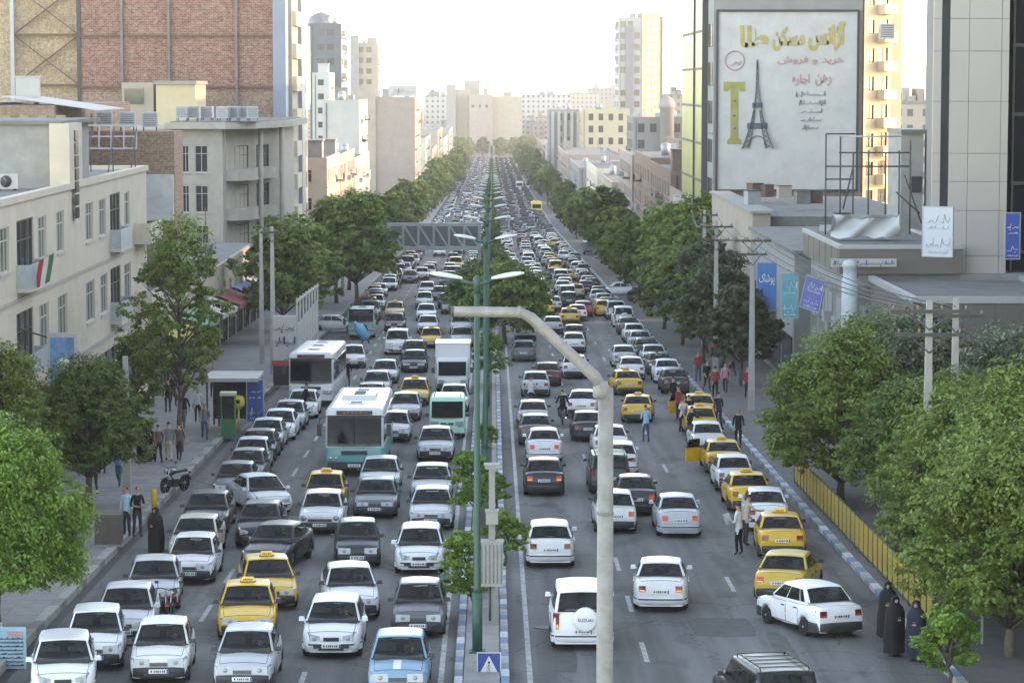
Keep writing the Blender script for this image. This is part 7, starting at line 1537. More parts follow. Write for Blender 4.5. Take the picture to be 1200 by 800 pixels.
for z in (hz_ - 2.7, hz_ - 1.2, hz_ + .8): m.bar((bx_, .3, z), (bx_, 15, z - .5), .1)
m.build('side_frame', [WHITEW], t); m = MB(); m.b2((bx_ - .02, .4, hz_ - 2.6), (bx_ + .02, 14.6, hz_ - .6)); m.build('side_panel', [mat('hoarding_pale', (.42, .42, .41), rough=.7, noise=(.5, .15))], t)
# manhole and litter bins
for k, (px, py) in enumerate(((700, 610), (640, 735))): x, y, _ = G(px, py); m = MB(); m.lathe(((.33, .004), (.33, .012), (.30, .014), (.01, .014)), 20); o = m.build('manhole_cover', [mat('cast_iron', (.045, .045, .045), rough=.6, noise=(20, .4))]); on_road(o, x, y); tag(o, ['round iron manhole cover between the second lane cars', 'round iron manhole cover beside the spare-wheel off-roader'][k], 'manhole')

# ------------------------------------------------------------------ trees
LF_L2 = leaf_mat('leaves_fresh', (.095, .15, .03), (.175, .25, .055), (.28, .36, .10))
A1 = tree_proto(11, 8.2, 2.6, 2.2, 25000, .080, LF, nb=34, wide=.28, trunk_r=.13)
A2 = tree_proto(12, 6.8, 3.1, 1.7, 42000, .078, LF, nb=46, wide=.27, trunk_r=.15)
A3 = tree_proto(13, 6.2, 2.9, 1.3, 90000, .060, LF_L, droop=1.5, nb=50, wide=.29, trunk_r=.14)
A4 = tree_proto(14, 10.6, 3.2, 2.6, 21000, .092, LF, nb=46, wide=.25, trunk_r=.14)
A5 = tree_proto(15, 7.0, 3.3, 1.8, 34000, .080, LF_G, nb=42, wide=.27, trunk_r=.15)
A6 = tree_proto(16, 6.7, 3.4, .95, 60000, .076, LF, nb=60, wide=.255, trunk_r=.15)
B1 = tree_proto(21, 9.0, 3.7, 2.2, 10500, .21, LF, nb=36, wide=.29, trunk_r=.17); B2 = tree_proto(22, 10.5, 4.4, 2.6, 13000, .23, LF, nb=40, wide=.28, trunk_r=.18); B3 = tree_proto(23, 8.0, 3.4, 2.0, 9000, .21, LF_B, nb=36, wide=.29, trunk_r=.16)
C1 = tree_proto(31, 9.0, 3.8, 2.2, 3600, .40, LF, nb=26, wide=.35, trunk_r=.17); C2 = tree_proto(32, 9.5, 3.4, 2.4, 3400, .40, LF_D, nb=26, wide=.35, trunk_r=.17); C3 = tree_proto(33, 8.5, 4.0, 2.0, 3600, .40, LF_Y, nb=26, wide=.35, trunk_r=.17)
S1 = tree_proto(41, 2.7, 1.0, .6, 6500, .060, LF_L, nb=18, wide=.36, trunk_r=.05, lean=.14); S2 = tree_proto(42, 1.5, .72, .3, 6500, .050, LF_L, nb=16, wide=.40, trunk_r=.04); S3 = tree_proto(43, 4.6, 2.6, 1.4, 15000, .14, LF, nb=13, wide=.5, trunk_r=.12)
tree(A3, 'big bright green tree with drooping leaves at the left edge', -13.6, 55.5, .4, 1.0)
tree(A2, 'dark young tree before the picture sign on the left pavement', -15.0, 75.5, 2.1, .86, lm=LF_D); tree(A4, 'tall slim tree rising before the travertine building', -13.95, 91, .7, .86, sz=.98)
tree(A1, 'sparse young tree at the left frame edge above the drooping tree', P(6, 450, 72).x, 72, 1.2, .8, lm=LF); tree(A1, 'small leafy street tree beside the women in black on the left pavement', -16.6, 95, 2.5, .62, lm=LF_D)
tree(B1, 'broad bright tree beside the white hoarding', -15.0, 146, .3, 1.0); tree(B1, 'second broad tree behind the one beside the hoarding', -14.6, 156, 2.0, 1.0); tree(B2, 'largest dark tree overhanging the left kerb before the gantry', -11.9, 178, 1.0, 1.0); tree(B2, 'dark tree between the largest left tree and the gantry', -14.2, 186, 3.3, .92); tree(B1, 'rounded tree leaning over the parked cars behind the gantry', -14.4, 205, 4.0, 1.05)
# right near
tree(A6, 'wide green tree over the yellow fence', P(965, 500, 77).x + .7, 77, 0, 1.0); tree(A5, 'pale flowering tree behind the wide green tree', P(1085, 450, 78).x, 79, 1.0, 1.05); tree(A5, 'pale flowering tree at the right frame edge', P(1180, 450, 76).x, 75, 2.6, 1.0)
tree(A6, 'dense green tree overhanging the near fence end', P(1100, 590, 62).x + 1.1, 62.5, 2.0, .92); tree(A6, 'lighter green tree at the lower right corner', P(1185, 690, 53).x, 53, .5, .9); tree(A6, 'green tree filling the right frame edge', P(1215, 560, 58).x, 58, 4.0, 1.1); tree(A2, 'tree behind the fence between the wide and dense trees', P(1040, 520, 68).x + 1.0, 69, 5.0, .85, lm=LF_D)
tree(A6, 'green tree filling the gap behind the dense fence-end tree', P(1055, 560, 68).x + 1.7, 67.5, 1.1, .9); tree(A6, 'bright low tree in front of the right frame edge trees', P(1150, 640, 57).x + 1.0, 56.5, 2.7, .95, lm=LF_L2); tree(A6, 'green tree behind the wide green tree over the fence', P(1030, 470, 84).x, 85, 3.9, 1.0)
tree(S2, 'small leafy shrub at the lower right corner below the notice board', P(1110, 790, 50.5).x, 50.5, 1.0, 1.3, name='shrub', cat='shrub')
# right middle: dull trees by the poles
for k, (px, Y, s, pr_, lm, lb) in enumerate(((848, 128, .9, B3, None, 'dull olive tree beside the red-banded pole'), (828, 138, .95, B3, None, 'dull olive tree behind the red-banded pole'), (806, 150, 1.0, B1, None, 'green tree next to the dull olive pair'), (812, 168, 1.15, B1, LF_Y, 'yellow-topped tall tree before the green glass front'), (786, 172, .9, B2, None, 'dark tree beside the sideways white car'), (770, 190, .9, B1, LF_D, 'dark round tree beyond the sideways white car'))): tree(pr_, lb, P(px, 300, Y).x, Y, k * 1.3, s, lm=lm)
for k, (x, Y, s, pr_, lm, lb) in enumerate(((14.4, 118, .74, B3, None, 'dull olive street tree nearest the banner pole'), (13.6, 131, .78, B3, LF_D, 'dark street tree behind the charcoal kerb car'), (13.4, 144, .80, B1, None, 'leafy street tree halfway along the right kerb row'), (13.2, 157, .84, B3, None, 'dull olive street tree before the crosswise white saloon'), (13.4, 186, .85, B1, LF_D, 'dark street tree just past the crosswise white saloon'), (13.2, 199, .85, B1, None, 'leafy street tree before the low shop with white canopy'))): tree(pr_, lb, x, Y, k * 1.7 + .5, s, lm=lm)
k = 0; TN = {-1: 0, 1: 0}
for Y in list(range(206, 420, 13)) + list(range(420, 1160, 22)):
    for sd_ in (-1, 1):
        if rnd.random() < .22: continue
        x = sd_ * (14.4 if Y < 480 else 13.2) + rnd.uniform(-.6, .6); yy = Y + rnd.uniform(-4, 4); pr_ = rnd.choice((C1, C2, C3) if sd_ < 0 else (C1, C2, C2))
        if sd_ < 0 and Y < 215: continue
        sd2 = 'left' if sd_ < 0 else 'right'; TN[sd_] += 1
        tree(pr_, '%s leafy street tree beyond the truss gantry in the %s kerb row' % (nth(TN[sd_]), sd2), x, yy, rnd.uniform(0, 6), rnd.uniform(.62, 1.08) * (1 if Y < 480 else 1.25), group='%s row of street trees' % sd2); k += 1
for k in range(24):
    px = 470 + k * 9.5 + rnd.uniform(-3, 3); Y = rnd.uniform(1080, 1180); tree(rnd.choice((C1, C2, C3)), '%s tree of the green belt closing the far street end, from the left' % nth(k + 1), P(px, 150, Y).x, Y, k * .9, rnd.uniform(.9, 1.5), group='green belt at the far street end')
# planting on the median
tree(S1, 'leaning bright sapling on the median beside the service post', -.55, 58.5, 3.1, .9); tree(S2, 'clipped round bush on the median behind the cabinets', .35, 61.5, .5, 1.05, name='bush', cat='bush', dz=1.0); tree(S1, 'bright sapling on the median above the silver sedan', -.5, 73, 2.8, 1.0); tree(S2, 'small bush on the median past the bright sapling', .1, 76, 1.5, .9, name='bush', cat='bush', dz=.17)
tree(S3, 'spreading median tree behind the cranked pole', .9, 146, .3, 1.25, lm=LF); tree(S3, 'spreading median tree farther behind the cranked pole', -1.0, 158, 2.3, 1.1, lm=LF_D); tree(S3, 'median tree beside the truss gantry end', -.1, 205, 1.3, .85)
for k, Y in enumerate(list(range(225, 400, 13)) + list(range(400, 900, 24))): tree(S3 if Y < 260 else C2, '%s green shrub tree in the distant median planting' % nth(k + 1), rnd.uniform(-.4, .2), Y, k * 1.1, .62 if Y < 260 else (.40 if Y < 450 else .62), group='distant median planting')
tree(S2, 'low bush on the median below the lamp pole', -.3, 92, .2, .8, name='bush', cat='bush', dz=.17); tree(S1, 'thin sapling on the median beside the box truck', -.3, 118, 1.2, 1.2)
# ------------------------------------------------------------------ traffic: (shape, colour, px, py of the near bumper on the road, o = oncoming / a = going away, turn in degrees, taxi, lamps)
O, A_ = 'o', 'a'
NEAR = [
 ('pride', 'silver', 284, 812, O, 0, 0), ('sedan', 'yellow', 289, 752, O, 4, 1), ('sedan', 'yellow', 318, 716, O, 8, 1), ('sedan', 'dark', 308, 671, O, -9, 0), ('sedan_round', 'dark', 301, 643, O, 0, 0), ('sedan_round', 'pale', 322, 604, O, 20, 0),
 ('pride', 'yellow', 379, 602, O, 0, 1), ('paykan', 'white', 375, 627, O, 0, 0), ('sedan', 'grey', 439, 608, O, 0, 0), ('sedan', 'pale', 444, 580, O, 0, 0), ('sedan', 'silver', 505, 590, O, 0, 0), ('sedan', 'pale', 505, 622, O, 0, 0),
 ('hatch_round', 'white', 491, 674, O, 0, 0), ('pride', 'dark', 419, 666, O, 3, 0), ('sedan', 'white', 414, 728, O, 6, 0), ('hatch_round', 'white', 388, 773, O, 0, 0), ('pride', 'grey', 490, 748, O, 0, 0), ('pride', 'blue', 466, 822, O, 0, 0),
 ('sedan', 'silver', 510, 541, O, 0, 0), ('pride', 'white', 532, 484, O, 0, 0), ('pride', 'white', 461, 519, O, 0, 0), ('sedan', 'silver', 474, 494, O, 0, 0), ('sedan', 'yellow', 485, 476, O, 0, 1), ('sedan', 'dark', 485, 437, O, 0, 0), ('sedan', 'pale', 450, 450, O, 0, 0),
 ('sedan', 'silver', 440, 465, O, 0, 0), ('sedan', 'grey', 433, 482, O, 0, 0), ('pride', 'white', 415, 432, O, 4, 0), ('sedan', 'tan', 462, 373, O, 0, 1), ('sedan', 'dark', 462, 389, O, 0, 0), ('suv', 'white', 465, 416, O, 0, 0), ('pride', 'yellow', 505, 408, O, 0, 1),
 ('sedan', 'white', 501, 391, O, 0, 0), ('sedan', 'silver', 541, 407, O, 0, 0), ('sedan', 'white', 499, 376, O, 0, 0), ('sedan', 'dark', 484, 424, O, 0, 0), ('sedan', 'white', 540, 391, O, 0, 0), ('sedan', 'grey', 528, 368, O, 0, 0), ('pride', 'white', 497, 361, O, 0, 0), ('sedan', 'white', 500, 347, O, 0, 0), ('sedan', 'dark', 480, 332, O, 0, 0), ('sedan', 'white', 535, 347, O, 0, 0),
 # kerb row, left
 ('hatch_round', 'white', 74, 823, O, 8, 0), ('pride', 'white', 186, 803, O, 3, 0), ('pride_hatch', 'white', 108, 790, O, 6, 0), ('sedan_round', 'pale', 145, 757, O, 4, 0), ('sedan', 'silver', 179, 718, O, 5, 0), ('pride', 'white', 221, 686, O, 0, 0), ('sedan', 'beige', 224, 660, O, 0, 0), ('sedan', 'dark', 238, 628, O, 0, 0), ('sedan', 'grey', 271, 588, O, 0, 0),
 ('sedan', 'grey', 284, 573, O, 0, 0), ('pride', 'silver', 292, 556, O, 0, 0), ('sedan', 'dark', 300, 543, O, 0, 0), ('sedan', 'pale', 310, 530, O, 0, 0), ('sedan_round', 'white', 325, 517, O, 0, 0), ('sedan', 'silver', 337, 505, O, 0, 0), ('sedan_round', 'white', 353, 491, O, 0, 0),
 # right side, going away
 ('suv', 'white', 683, 763, A_, 0, 0, 't'), ('sedan_round', 'white', 774, 718, A_, -4, 0, 't'), ('hatch_round', 'white', 645, 666, A_, 0, 0), ('sedan_round', 'silver', 797, 631, A_, 0, 0, 'b'), ('pride', 'white', 722, 626, A_, 0, 0, 'b'), ('sedan_round', 'dark', 747, 605, A_, 0, 0, 'b'), ('wagon', 'green', 715, 579, A_, 0, 0), ('hatch_round', 'white', 727, 558, A_, 0, 0),
 ('sedan', 'dark', 638, 582, A_, 0, 0, 'bt'), ('sedan_round', 'white', 638, 543, A_, 0, 0, 'b'), ('sedan', 'grey', 628, 523, A_, 0, 0), ('sedan', 'silver', 625, 504, A_, 0, 0), ('sedan', 'silver', 628, 466, A_, 0, 0), ('sedan', 'maroon', 642, 453, A_, 0, 0), ('hatch_round', 'grey', 614, 424, A_, 0, 0), ('sedan', 'white', 616, 400, A_, 0, 0),
 ('sedan', 'silver', 648, 392, A_, 0, 0), ('sedan', 'dark', 674, 403, A_, 0, 0), ('sedan', 'white', 673, 414, A_, 0, 0), ('sedan', 'white', 674, 444, A_, 0, 0), ('sedan', 'yellow', 668, 381, A_, 0, 1), ('sedan', 'red', 684, 372, A_, 0, 0, 'b'), ('pride', 'tan', 676, 350, A_, 0, 1), ('sedan', 'white', 660, 345, A_, 0, 0), ('sedan', 'yellow', 664, 331, A_, 0, 1), ('sedan', 'white', 681, 490, A_, -6, 0), ('sedan', 'dark', 690, 518, A_, 0, 0), ('sedan', 'white', 716, 537, A_, 0, 0),
 ('sedan', 'yellow', 738, 464, A_, 4, 1), ('sedan', 'yellow', 746, 496, A_, -5, 1), ('sedan_round', 'silver', 732, 431, A_, 0, 0), ('sedan', 'pale', 741, 446, A_, 0, 0), ('sedan', 'silver', 648, 366, A_, 0, 0), ('sedan', 'white', 620, 378, A_, 0, 0), ('sedan', 'dark', 640, 352, A_, 0, 0), ('sedan', 'white', 622, 350, A_, 0, 0),
 ('wagon', 'black', 925, 868, A_, 10, 0),
 # kerb row, right
 ('wagon', 'silver', 722, 375, A_, 0, 0), ('suv', 'white', 731, 384, A_, 0, 0), ('sedan', 'grey', 737, 393, A_, 0, 0), ('sedan', 'white', 744, 402, A_, 0, 0), ('sedan', 'silver', 751, 411, A_, 0, 0), ('sedan', 'dark', 758, 421, A_, 0, 0), ('sedan', 'pale', 767, 430, A_, 0, 0), ('sedan', 'grey', 774, 440, A_, 0, 0), ('sedan_round', 'white', 783, 450, A_, 0, 0), ('sedan', 'dark', 792, 462, A_, 0, 0),
 ('sedan', 'yellow', 822, 496, A_, 0, 1), ('pride', 'yellow', 823, 513, A_, 0, 1), ('paykan', 'white', 831, 533, A_, 0, 0), ('sedan', 'yellow', 850, 556, A_, 0, 1), ('pride', 'white', 862, 577, A_, 0, 0), ('sedan', 'yellow', 880, 601, A_, 0, 1), ('sedan_round', 'white', 899, 624, A_, -3, 0), ('sedan', 'yellow', 917, 656, A_, -3, 1), ('sedan', 'ochre', 913, 708, A_, -14, 0, 'bt'), ('pride', 'white', 986, 748, A_, 22, 0),
]
CNAME = {'pale': 'pale silver', 'silver': 'silver', 'dark': 'charcoal', 'grey': 'grey', 'tan': 'orange-tan', 'ochre': 'ochre yellow', 'green': 'dark green'}
HAND = {(683, 763): 'white off-roader with covered spare wheel on its tailgate', (774, 718): 'white saloon with black bumper strip and amber indicator, alone in the middle lane', (986, 748): 'dusty white saloon pulling out beside the yellow fence', (913, 708): 'ochre yellow saloon nosing into the kerb before the white saloon', (917, 656): 'yellow taxi last in the kerb queue beside the blue and white kerb',
 (925, 868): 'black estate car with roof rack cut by the lower frame edge', (466, 822): 'light blue saloon cut by the lower frame edge', (388, 773): 'white hatchback leading the middle oncoming file', (284, 812): 'silver saloon cut by the lower frame behind which two taxis wait', (308, 671): 'charcoal saloon slewed sideways between the oncoming files', (322, 604): 'pale saloon angling out of the kerb row', (74, 823): 'white hatchback at the lower left corner beside the railing',
 (108, 790): 'small white hatchback in the kerb row, second from the railing', (375, 627): 'old white saloon with round headlights and chrome grille', (645, 666): 'white hatchback beside the round median bush', (638, 582): 'charcoal saloon with amber lamps lit behind the white hatchback', (684, 372): 'red saloon with brake lamps lit beside a yellow taxi'}
def laneof(X):
    for a, b, n in ((-14, -9.3, 'left kerb row'), (-9.3, -6.0, 'outer oncoming file'), (-6.0, -3.4, 'middle oncoming file'), (-3.4, 0, 'oncoming file beside the median'), (0, 3.3, 'departing file beside the median'), (3.3, 6.0, 'middle departing file'), (6.0, 8.2, 'outer departing file'), (8.2, 14, 'right kerb row')):
        if a <= X < b: return n
    return 'right kerb row'
ORDS = ('first second third fourth fifth sixth seventh eighth ninth tenth eleventh twelfth thirteenth fourteenth fifteenth sixteenth seventeenth eighteenth nineteenth twentieth twenty-first twenty-second twenty-third twenty-fourth twenty-fifth twenty-sixth twenty-seventh twenty-eighth twenty-ninth thirtieth').split()
placed = []; OCC = []
for row in NEAR:
    kind, colr, px, py, d, ang, tx = row[:7]; lit = row[7] if len(row) > 7 else None
    X, Y, _ = G(px, py); hd = (math.pi if d == O else 0) + R(ang); L_ = SHAPES[kind].L / 2 * CARS[1]; fw = (-math.sin(hd), math.cos(hd) / YK); s_ = -1 if d == O else 1
    cx_, cy_ = X + s_ * fw[0] * L_, Y + s_ * fw[1] * L_; placed.append([kind, colr, cx_, cy_, hd, tx, lit, (px, py)])
# no two cars may overlap: slide the farther one of a tight pair away along its file
placed.sort(key=lambda r_: r_[3])
for i, a in enumerate(placed):
    for b_ in placed[:i]:
        if abs(a[2] - b_[2]) < 1.5 and abs(math.cos(a[4])) > .95:
            need = ((SHAPES[a[0]].L + SHAPES[b_[0]].L) / 2 * CARS[1] + .3) / YK
            if a[3] - b_[3] < need and a[3] - b_[3] > -1: a[3] = b_[3] + need
cnt = {}
for kind, colr, X, Y, hd, tx, lit, key in placed:
    ln = laneof(X); cnt[ln] = cnt.get(ln, 0) + 1; OCC.append((X, Y, SHAPES[kind].L / 2 / YK)); ns = {'sedan': 'saloon', 'sedan_round': 'rounded saloon', 'hatch_round': 'hatchback', 'pride': 'small saloon', 'pride_hatch': 'hatchback', 'paykan': 'boxy old saloon', 'suv': 'off-roader', 'wagon': 'estate car'}[kind]
    lab = HAND.get(key) or ('%s %s%s, %s car from the front of the %s' % (CNAME.get(colr, colr), 'taxi ' if tx else '', ns, ORDS[cnt[ln] - 1], ln))
    o = car(kind, colr, X, Y, hd, lab, 'cars in the street', 0 if Y < 112 else 1, bool(tx), lit)
    if Y < 105 and hd > 2 and ln != 'left kerb row':
        c_, s_ = math.cos(hd), math.sin(hd); sh_ = SHAPES[kind]; lx, ly = -.46 * sh_.belt[2], lerp(sh_.belt[0], sh_.belt[1], .42) + .20; cl_ = rnd.choice(('white', 'grey', 'dark', 'blue', 'beige', 'black'))
        dr = person('driver in %s shirt inside the %s car of the %s' % (cl_, ORDS[cnt[ln] - 1], ln), X + (c_ * lx - s_ * ly) * .955, Y + (s_ * lx + c_ * ly) * .955 / YK, hd, cl_, 'dark', 'ride', -.43, .88, group='drivers at the wheel')
    if key == (683, 763):
        cov = [c for c in o.children if c.name.startswith('spare_wheel_cover')][0]; text('SUZUKI', .13, INK, cov, (.07, -SHAPES['suv'].L / 2 - .222, .90)); 
    if key == (466, 822):
        body = [c for c in o.children if c.name.startswith('hood')][0]; m = MB(); tl = SHAPES['pride'].top_low(); m.grid(SHAPES['pride'].patch(tl, -.10, .16, SHAPES['pride'].belt[0] + .13, 1.78, .013, 5, 6), 0); m.build('stripe', [WHITEV], body)
    if key in ((388, 773), (491, 674)):
        body = [c for c in o.children if c.name.startswith('hood')][0]; m = MB(); tl = SHAPES['hatch_round'].top_low(); [m.grid(SHAPES['hatch_round'].patch(tl, .42 + k_ * .10, .48 + k_ * .10, 1.02, 1.16, .014, 3, 3), 0) for k_ in (0, 1)]; m.build('decal', [INK], body)
# open taxi doors at the right kerb
for (px, py, lb) in ((829, 551, 'nearest the standing man'),): pass
for o in [o for o in COL.objects if o.get('label', '').startswith('yellow taxi') and 'right kerb row' in o.get('label', '')][1:4:2]:
    m = MB(); m.grid([[(0, -y_, z + (.0 if z < .9 else 0)) for y_ in (0, .5, 1.0)] for z in (.30, .6, .92)], 0, False); m.grid([[(-.02, -y_ * (1 if z < 1.0 else .8), z) for y_ in (.1, .5, .95)] for z in (.94, 1.32)], 1, False); m.box((-.03, -.5, .93), (.04, 1.0, .04), 0)
    q = m.build('open_door', [PAINT, GLASS], o); q.color = tuple(COLS['yellow']) + (1,); q.location = (-.84, .95, 0); q.rotation_euler = (0, 0, R(-48)); md = q.modifiers.new('thick', 'SOLIDIFY'); md.thickness = .05
# cars crossing
o = car('sedan', 'white', *G(392, 389)[:2], R(-92), 'white saloon standing crosswise before the teal minibus', 'cars in the street', 1); OCC.append((o.location.x, o.location.y, 2)); o = car('pride', 'white', *G(726, 347)[:2], R(86), 'white saloon standing crosswise at the right kerb gap', 'cars in the street', 1); OCC.append((o.location.x, o.location.y, 2))
# large vehicles
def front(px, py, L_): X, Y, _ = G(px, py); return X, Y + L_ / 2 / YK
X, Y = front(415, 559, 11.2); coach('white and teal city bus at the head of its file', X, Y, math.pi, TEALV, WHITEV, 11.2, 2.5, 2.95, name='city_bus'); OCC.append((X, Y, 4.4))
X, Y = front(366, 477, 10.5); coach('white coach with dark windscreen standing at the left kerb', X, Y, math.pi + R(-1), WHITEV, WHITEV, 10.5, 2.45, 3.0, roofac=False); OCC.append((X, Y, 4.1))
X, Y = front(524, 514, 3.9); van('mint green minivan with yellow number plate beside the median', X, Y, math.pi); OCC.append((X, Y, 2.2))
X, Y = front(530, 462, 5.4); box_truck('white box truck beside the median behind the minivan', X, Y, math.pi); OCC.append((X, Y, 3))
X, Y = front(423, 398, 5.6); coach('old teal minibus behind the crosswise white saloon', X, Y, math.pi, mat('minibus_teal', (.16, .34, .30), rough=.5, noise=(2, .1)), mat('minibus_pale', (.30, .45, .40), rough=.5, noise=(2, .1)), 5.6, 2.0, 2.3, roofac=False, name='minibus', door=False); OCC.append((X, Y, 3.2))
X, Y, _ = G(692, 300); box_truck('grey slatted flatbed truck in the departing jam', X, Y + 1.9, 0, WHITEV, mat('bed_slate', (.17, .18, .20), rough=.7, noise=(3, .15)), 5.6, open_bed=True); OCC.append((X, Y + 1.9, 3.2))
X, Y, _ = G(680, 276); box_truck('small grey-brown box truck ahead of the slatted flatbed', X, Y + 1.9, 0, WHITEV, mat('box_taupe', (.22, .20, .20), rough=.7), 5.2); OCC.append((X, Y + 1.9, 3))
X, Y, _ = G(629, 252); coach('yellow bus far along the departing lanes', X, Y + 3.8, 0, mat('bus_yellow', (.62, .45, .04), rough=.5), mat('bus_yellow2', (.62, .47, .10), rough=.5), 10.5, 2.5, 3.0, name='city_bus', door=False); OCC.append((X, Y + 3.8, 4.1))
X, Y, _ = G(612, 228); coach('white bus far along the departing lanes beyond the yellow one', X - .3, Y + 40, 0, WHITEV, WHITEV, 10.5, 2.4, 2.9, name='city_bus', door=False); OCC.append((X, Y + 40, 5.5))
# the jam beyond: separate cars as far as one can count, then one mass
LANES = [(-10.6, O, .97, 4.2), (-7.3, O, .66, 5.4), (-4.7, O, .82, 5.2), (-2.2, O, .80, 5.3), (2.0, A_, .88, 5.1), (4.5, A_, .92, 5.0), (7.0, A_, .88, 5.1), (9.8, A_, .97, 4.2)]
CW = [('white', 27), ('silver', 19), ('pale', 12), ('grey', 14), ('dark', 13), ('yellow', 7), ('black', 3), ('maroon', 2), ('blue', 1), ('beige', 3), ('red', 1)]
def pickc(): return rnd.choices([c for c, _ in CW], [w_ for _, w_ in CW])[0]
cars = []
for x, d, dens, pitch in LANES:
    Y = 168.0 + rnd.uniform(0, 4)
    while Y < 1120:
        if rnd.random() < dens * (.35 if x == -7.3 and Y < 300 else 1): cars.append((Y, x + rnd.gauss(0, .3), d, rnd.choice(('sedan', 'sedan', 'pride', 'pride', 'sedan_round', 'hatch_round', 'suv', 'paykan')), pickc()))
        Y += pitch * (rnd.uniform(.9, 1.18) if rnd.random() < .85 else rnd.uniform(1.2, 2.4))
cars.sort(); n_ind = 0; far_v = []
def clear(X, Y, h=1.55): return all(abs(X - a) > 1.75 or abs(Y - b_) > h + l_ + .25 for a, b_, l_ in OCC)
LIMIT = 300 - len(placed) - 2
DP = [mat('far_paint_' + c, COLS[c], rough=.4) for c, _ in CW]; DPI = {c: i for i, (c, _) in enumerate(CW)}; mbf = MB(); K = len(DP)
def lowcar(X, Y, d, colr):
    """small far car: hull, cabin with glass band, four wheels, lamps"""
    z = zr(Y); s_ = 1 if d == A_ else -1; ci = DPI.get(colr, 0)
    def q(p): return (X + p[0] * s_, Y + p[1] * s_ / YK, z + p[2] - p[1] * s_ * .02)
    prof = [(2.1, .25), (2.1, .62), (1.1, .86), (-1.5, .95), (-2.1, .92), (-2.1, .25)]; n = 6
    mbf.add([q((-.82, a, b_)) for a, b_ in prof] + [q((.82, a, b_)) for a, b_ in prof], [tuple(range(n)), tuple(range(n, 2 * n))] + [(i, (i + 1) % n, n + (i + 1) % n, n + i) for i in range(n)], ci)
    lo = [(1.1, .86, .78), (-1.55, .95, .78)]; hi = [(.3, 1.40, .62), (-.9, 1.42, .62)]
    vs_ = [q((g * w_, a, b_)) for a, b_, w_ in lo + hi for g in (-1, 1)]; o = len(mbf.v); mbf.add(vs_, ((0, 1, 5, 4), (2, 3, 7, 6), (0, 2, 6, 4), (1, 3, 7, 5)), K); mbf.add([vs_[4], vs_[5], vs_[7], vs_[6]], ((0, 1, 2, 3),), ci)
    e = 2.115
    if d == A_:
        for g in (-.62, .62): mbf.add([q((g - .14, -e, .6)), q((g + .14, -e, .6)), q((g + .14, -e, .8)), q((g - .14, -e, .8))], ((0, 1, 2, 3),), K + 1)
    mbf.add([q((-.8, s_ * 0 + (e if d == O else -e), .28)), q((.8, (e if d == O else -e), .28)), q((.8, (e if d == O else -e), .46)), q((-.8, (e if d == O else -e), .46))], ((0, 1, 2, 3),), K + 2)
for Y, X, d, kind, colr in cars:
    if not clear(X, Y): continue
    if n_ind < LIMIT:
        OCC.append((X, Y, 1.55)); side = 'oncoming lanes' if X < -9 + 0 or d == O else 'departing lanes'; tx = colr == 'yellow'
        ln = laneof(X); cnt[ln] = cnt.get(ln, 0) + 1; lab = 'distant %s %s, %s car from the front of the %s' % (CNAME.get(colr, colr), 'taxi' if tx else 'car', nth(cnt[ln]), ln)
        car(kind, colr, X, Y, math.pi if d == O else 0, lab, 'distant %s cars in the %s' % (CNAME.get(colr, colr), side), 2, tx, name='taxi' if tx else None); n_ind += 1
    else: lowcar(X, Y, d, colr)
o = mbf.build('distant_traffic', DP + [GLASS, REDLENS, PLASTIC], fix=True); STRETCH.append(o); tag(o, 'far traffic jam dissolving into the haze along both carriageways', 'traffic', kind='stuff')

# ------------------------------------------------------------------ people
def ps(label, px, py, head, shirt, trousers, pose='stand', dz=0.0, h=1.0): X, Y, _ = G(px, py); return person(label, X, Y, R(head), shirt, trousers, pose, dz, h)
def pc(label, px, py, head, v=0, colour='black', dz=0.0): X, Y, _ = G(px, py); return chador(label, X, Y, R(head), v, colour, dz)
pc('woman in black chador standing at the near fence end', 1048, 768, 200, 0); pc('woman in dark blue cloak beside the chador at the fence end', 1073, 774, 160, 1, 'navy')
X, Y, _ = G(1046, 756); chador('woman in black chador half hidden behind the one at the fence end', X, Y + .7, R(170), 1)
t = thing('shopping_bag', 'pale shopping bag held by the woman in dark blue', 'bag', (G(1083, 765)[0], G(1083, 765)[1], zr(56) + .32)); m = MB(); m.box((0, 0, .2), (.28, .16, .36), taper=.85); m.build('bag', [CL['white']], t); m = MB(); m.tube([(-.08, 0, .38), (-.05, 0, .52), (.05, 0, .52), (.08, 0, .38)], .012, 5); m.build('handle', [CL['white']], t)
ps('man in white shirt and black trousers talking beside the taxi queue', 866, 650, 60, 'white', 'black', 'carry'); X, Y, _ = G(872, 645); person('man in pale shirt leaning to a taxi window in the queue', X + .15, Y + .9, R(-70), 'beige', 'dark', 'reach')
t = put('newspaper', MB().grid([[(-.26, 0, 0), (0, .05, 0), (.26, 0, 0)], [(-.26, .02, .38), (0, .07, .38), (.26, .02, .38)]], 0, False).mesh('newspaper', [mat('newsprint', (.48, .5, .52), rough=.8, noise=(9, .25))])); X, Y, _ = G(866, 650); t.location = (X - .33, Y - .02, zr(Y) + 1.05); t.rotation_euler = (R(-20), 0, R(60)); tag(t, 'open newspaper in the hands of the man in white', 'newspaper')
ps('man in light blue shirt and jeans standing on the departing lanes', 757, 518, 20, 'sky', 'jeans', 'carry')
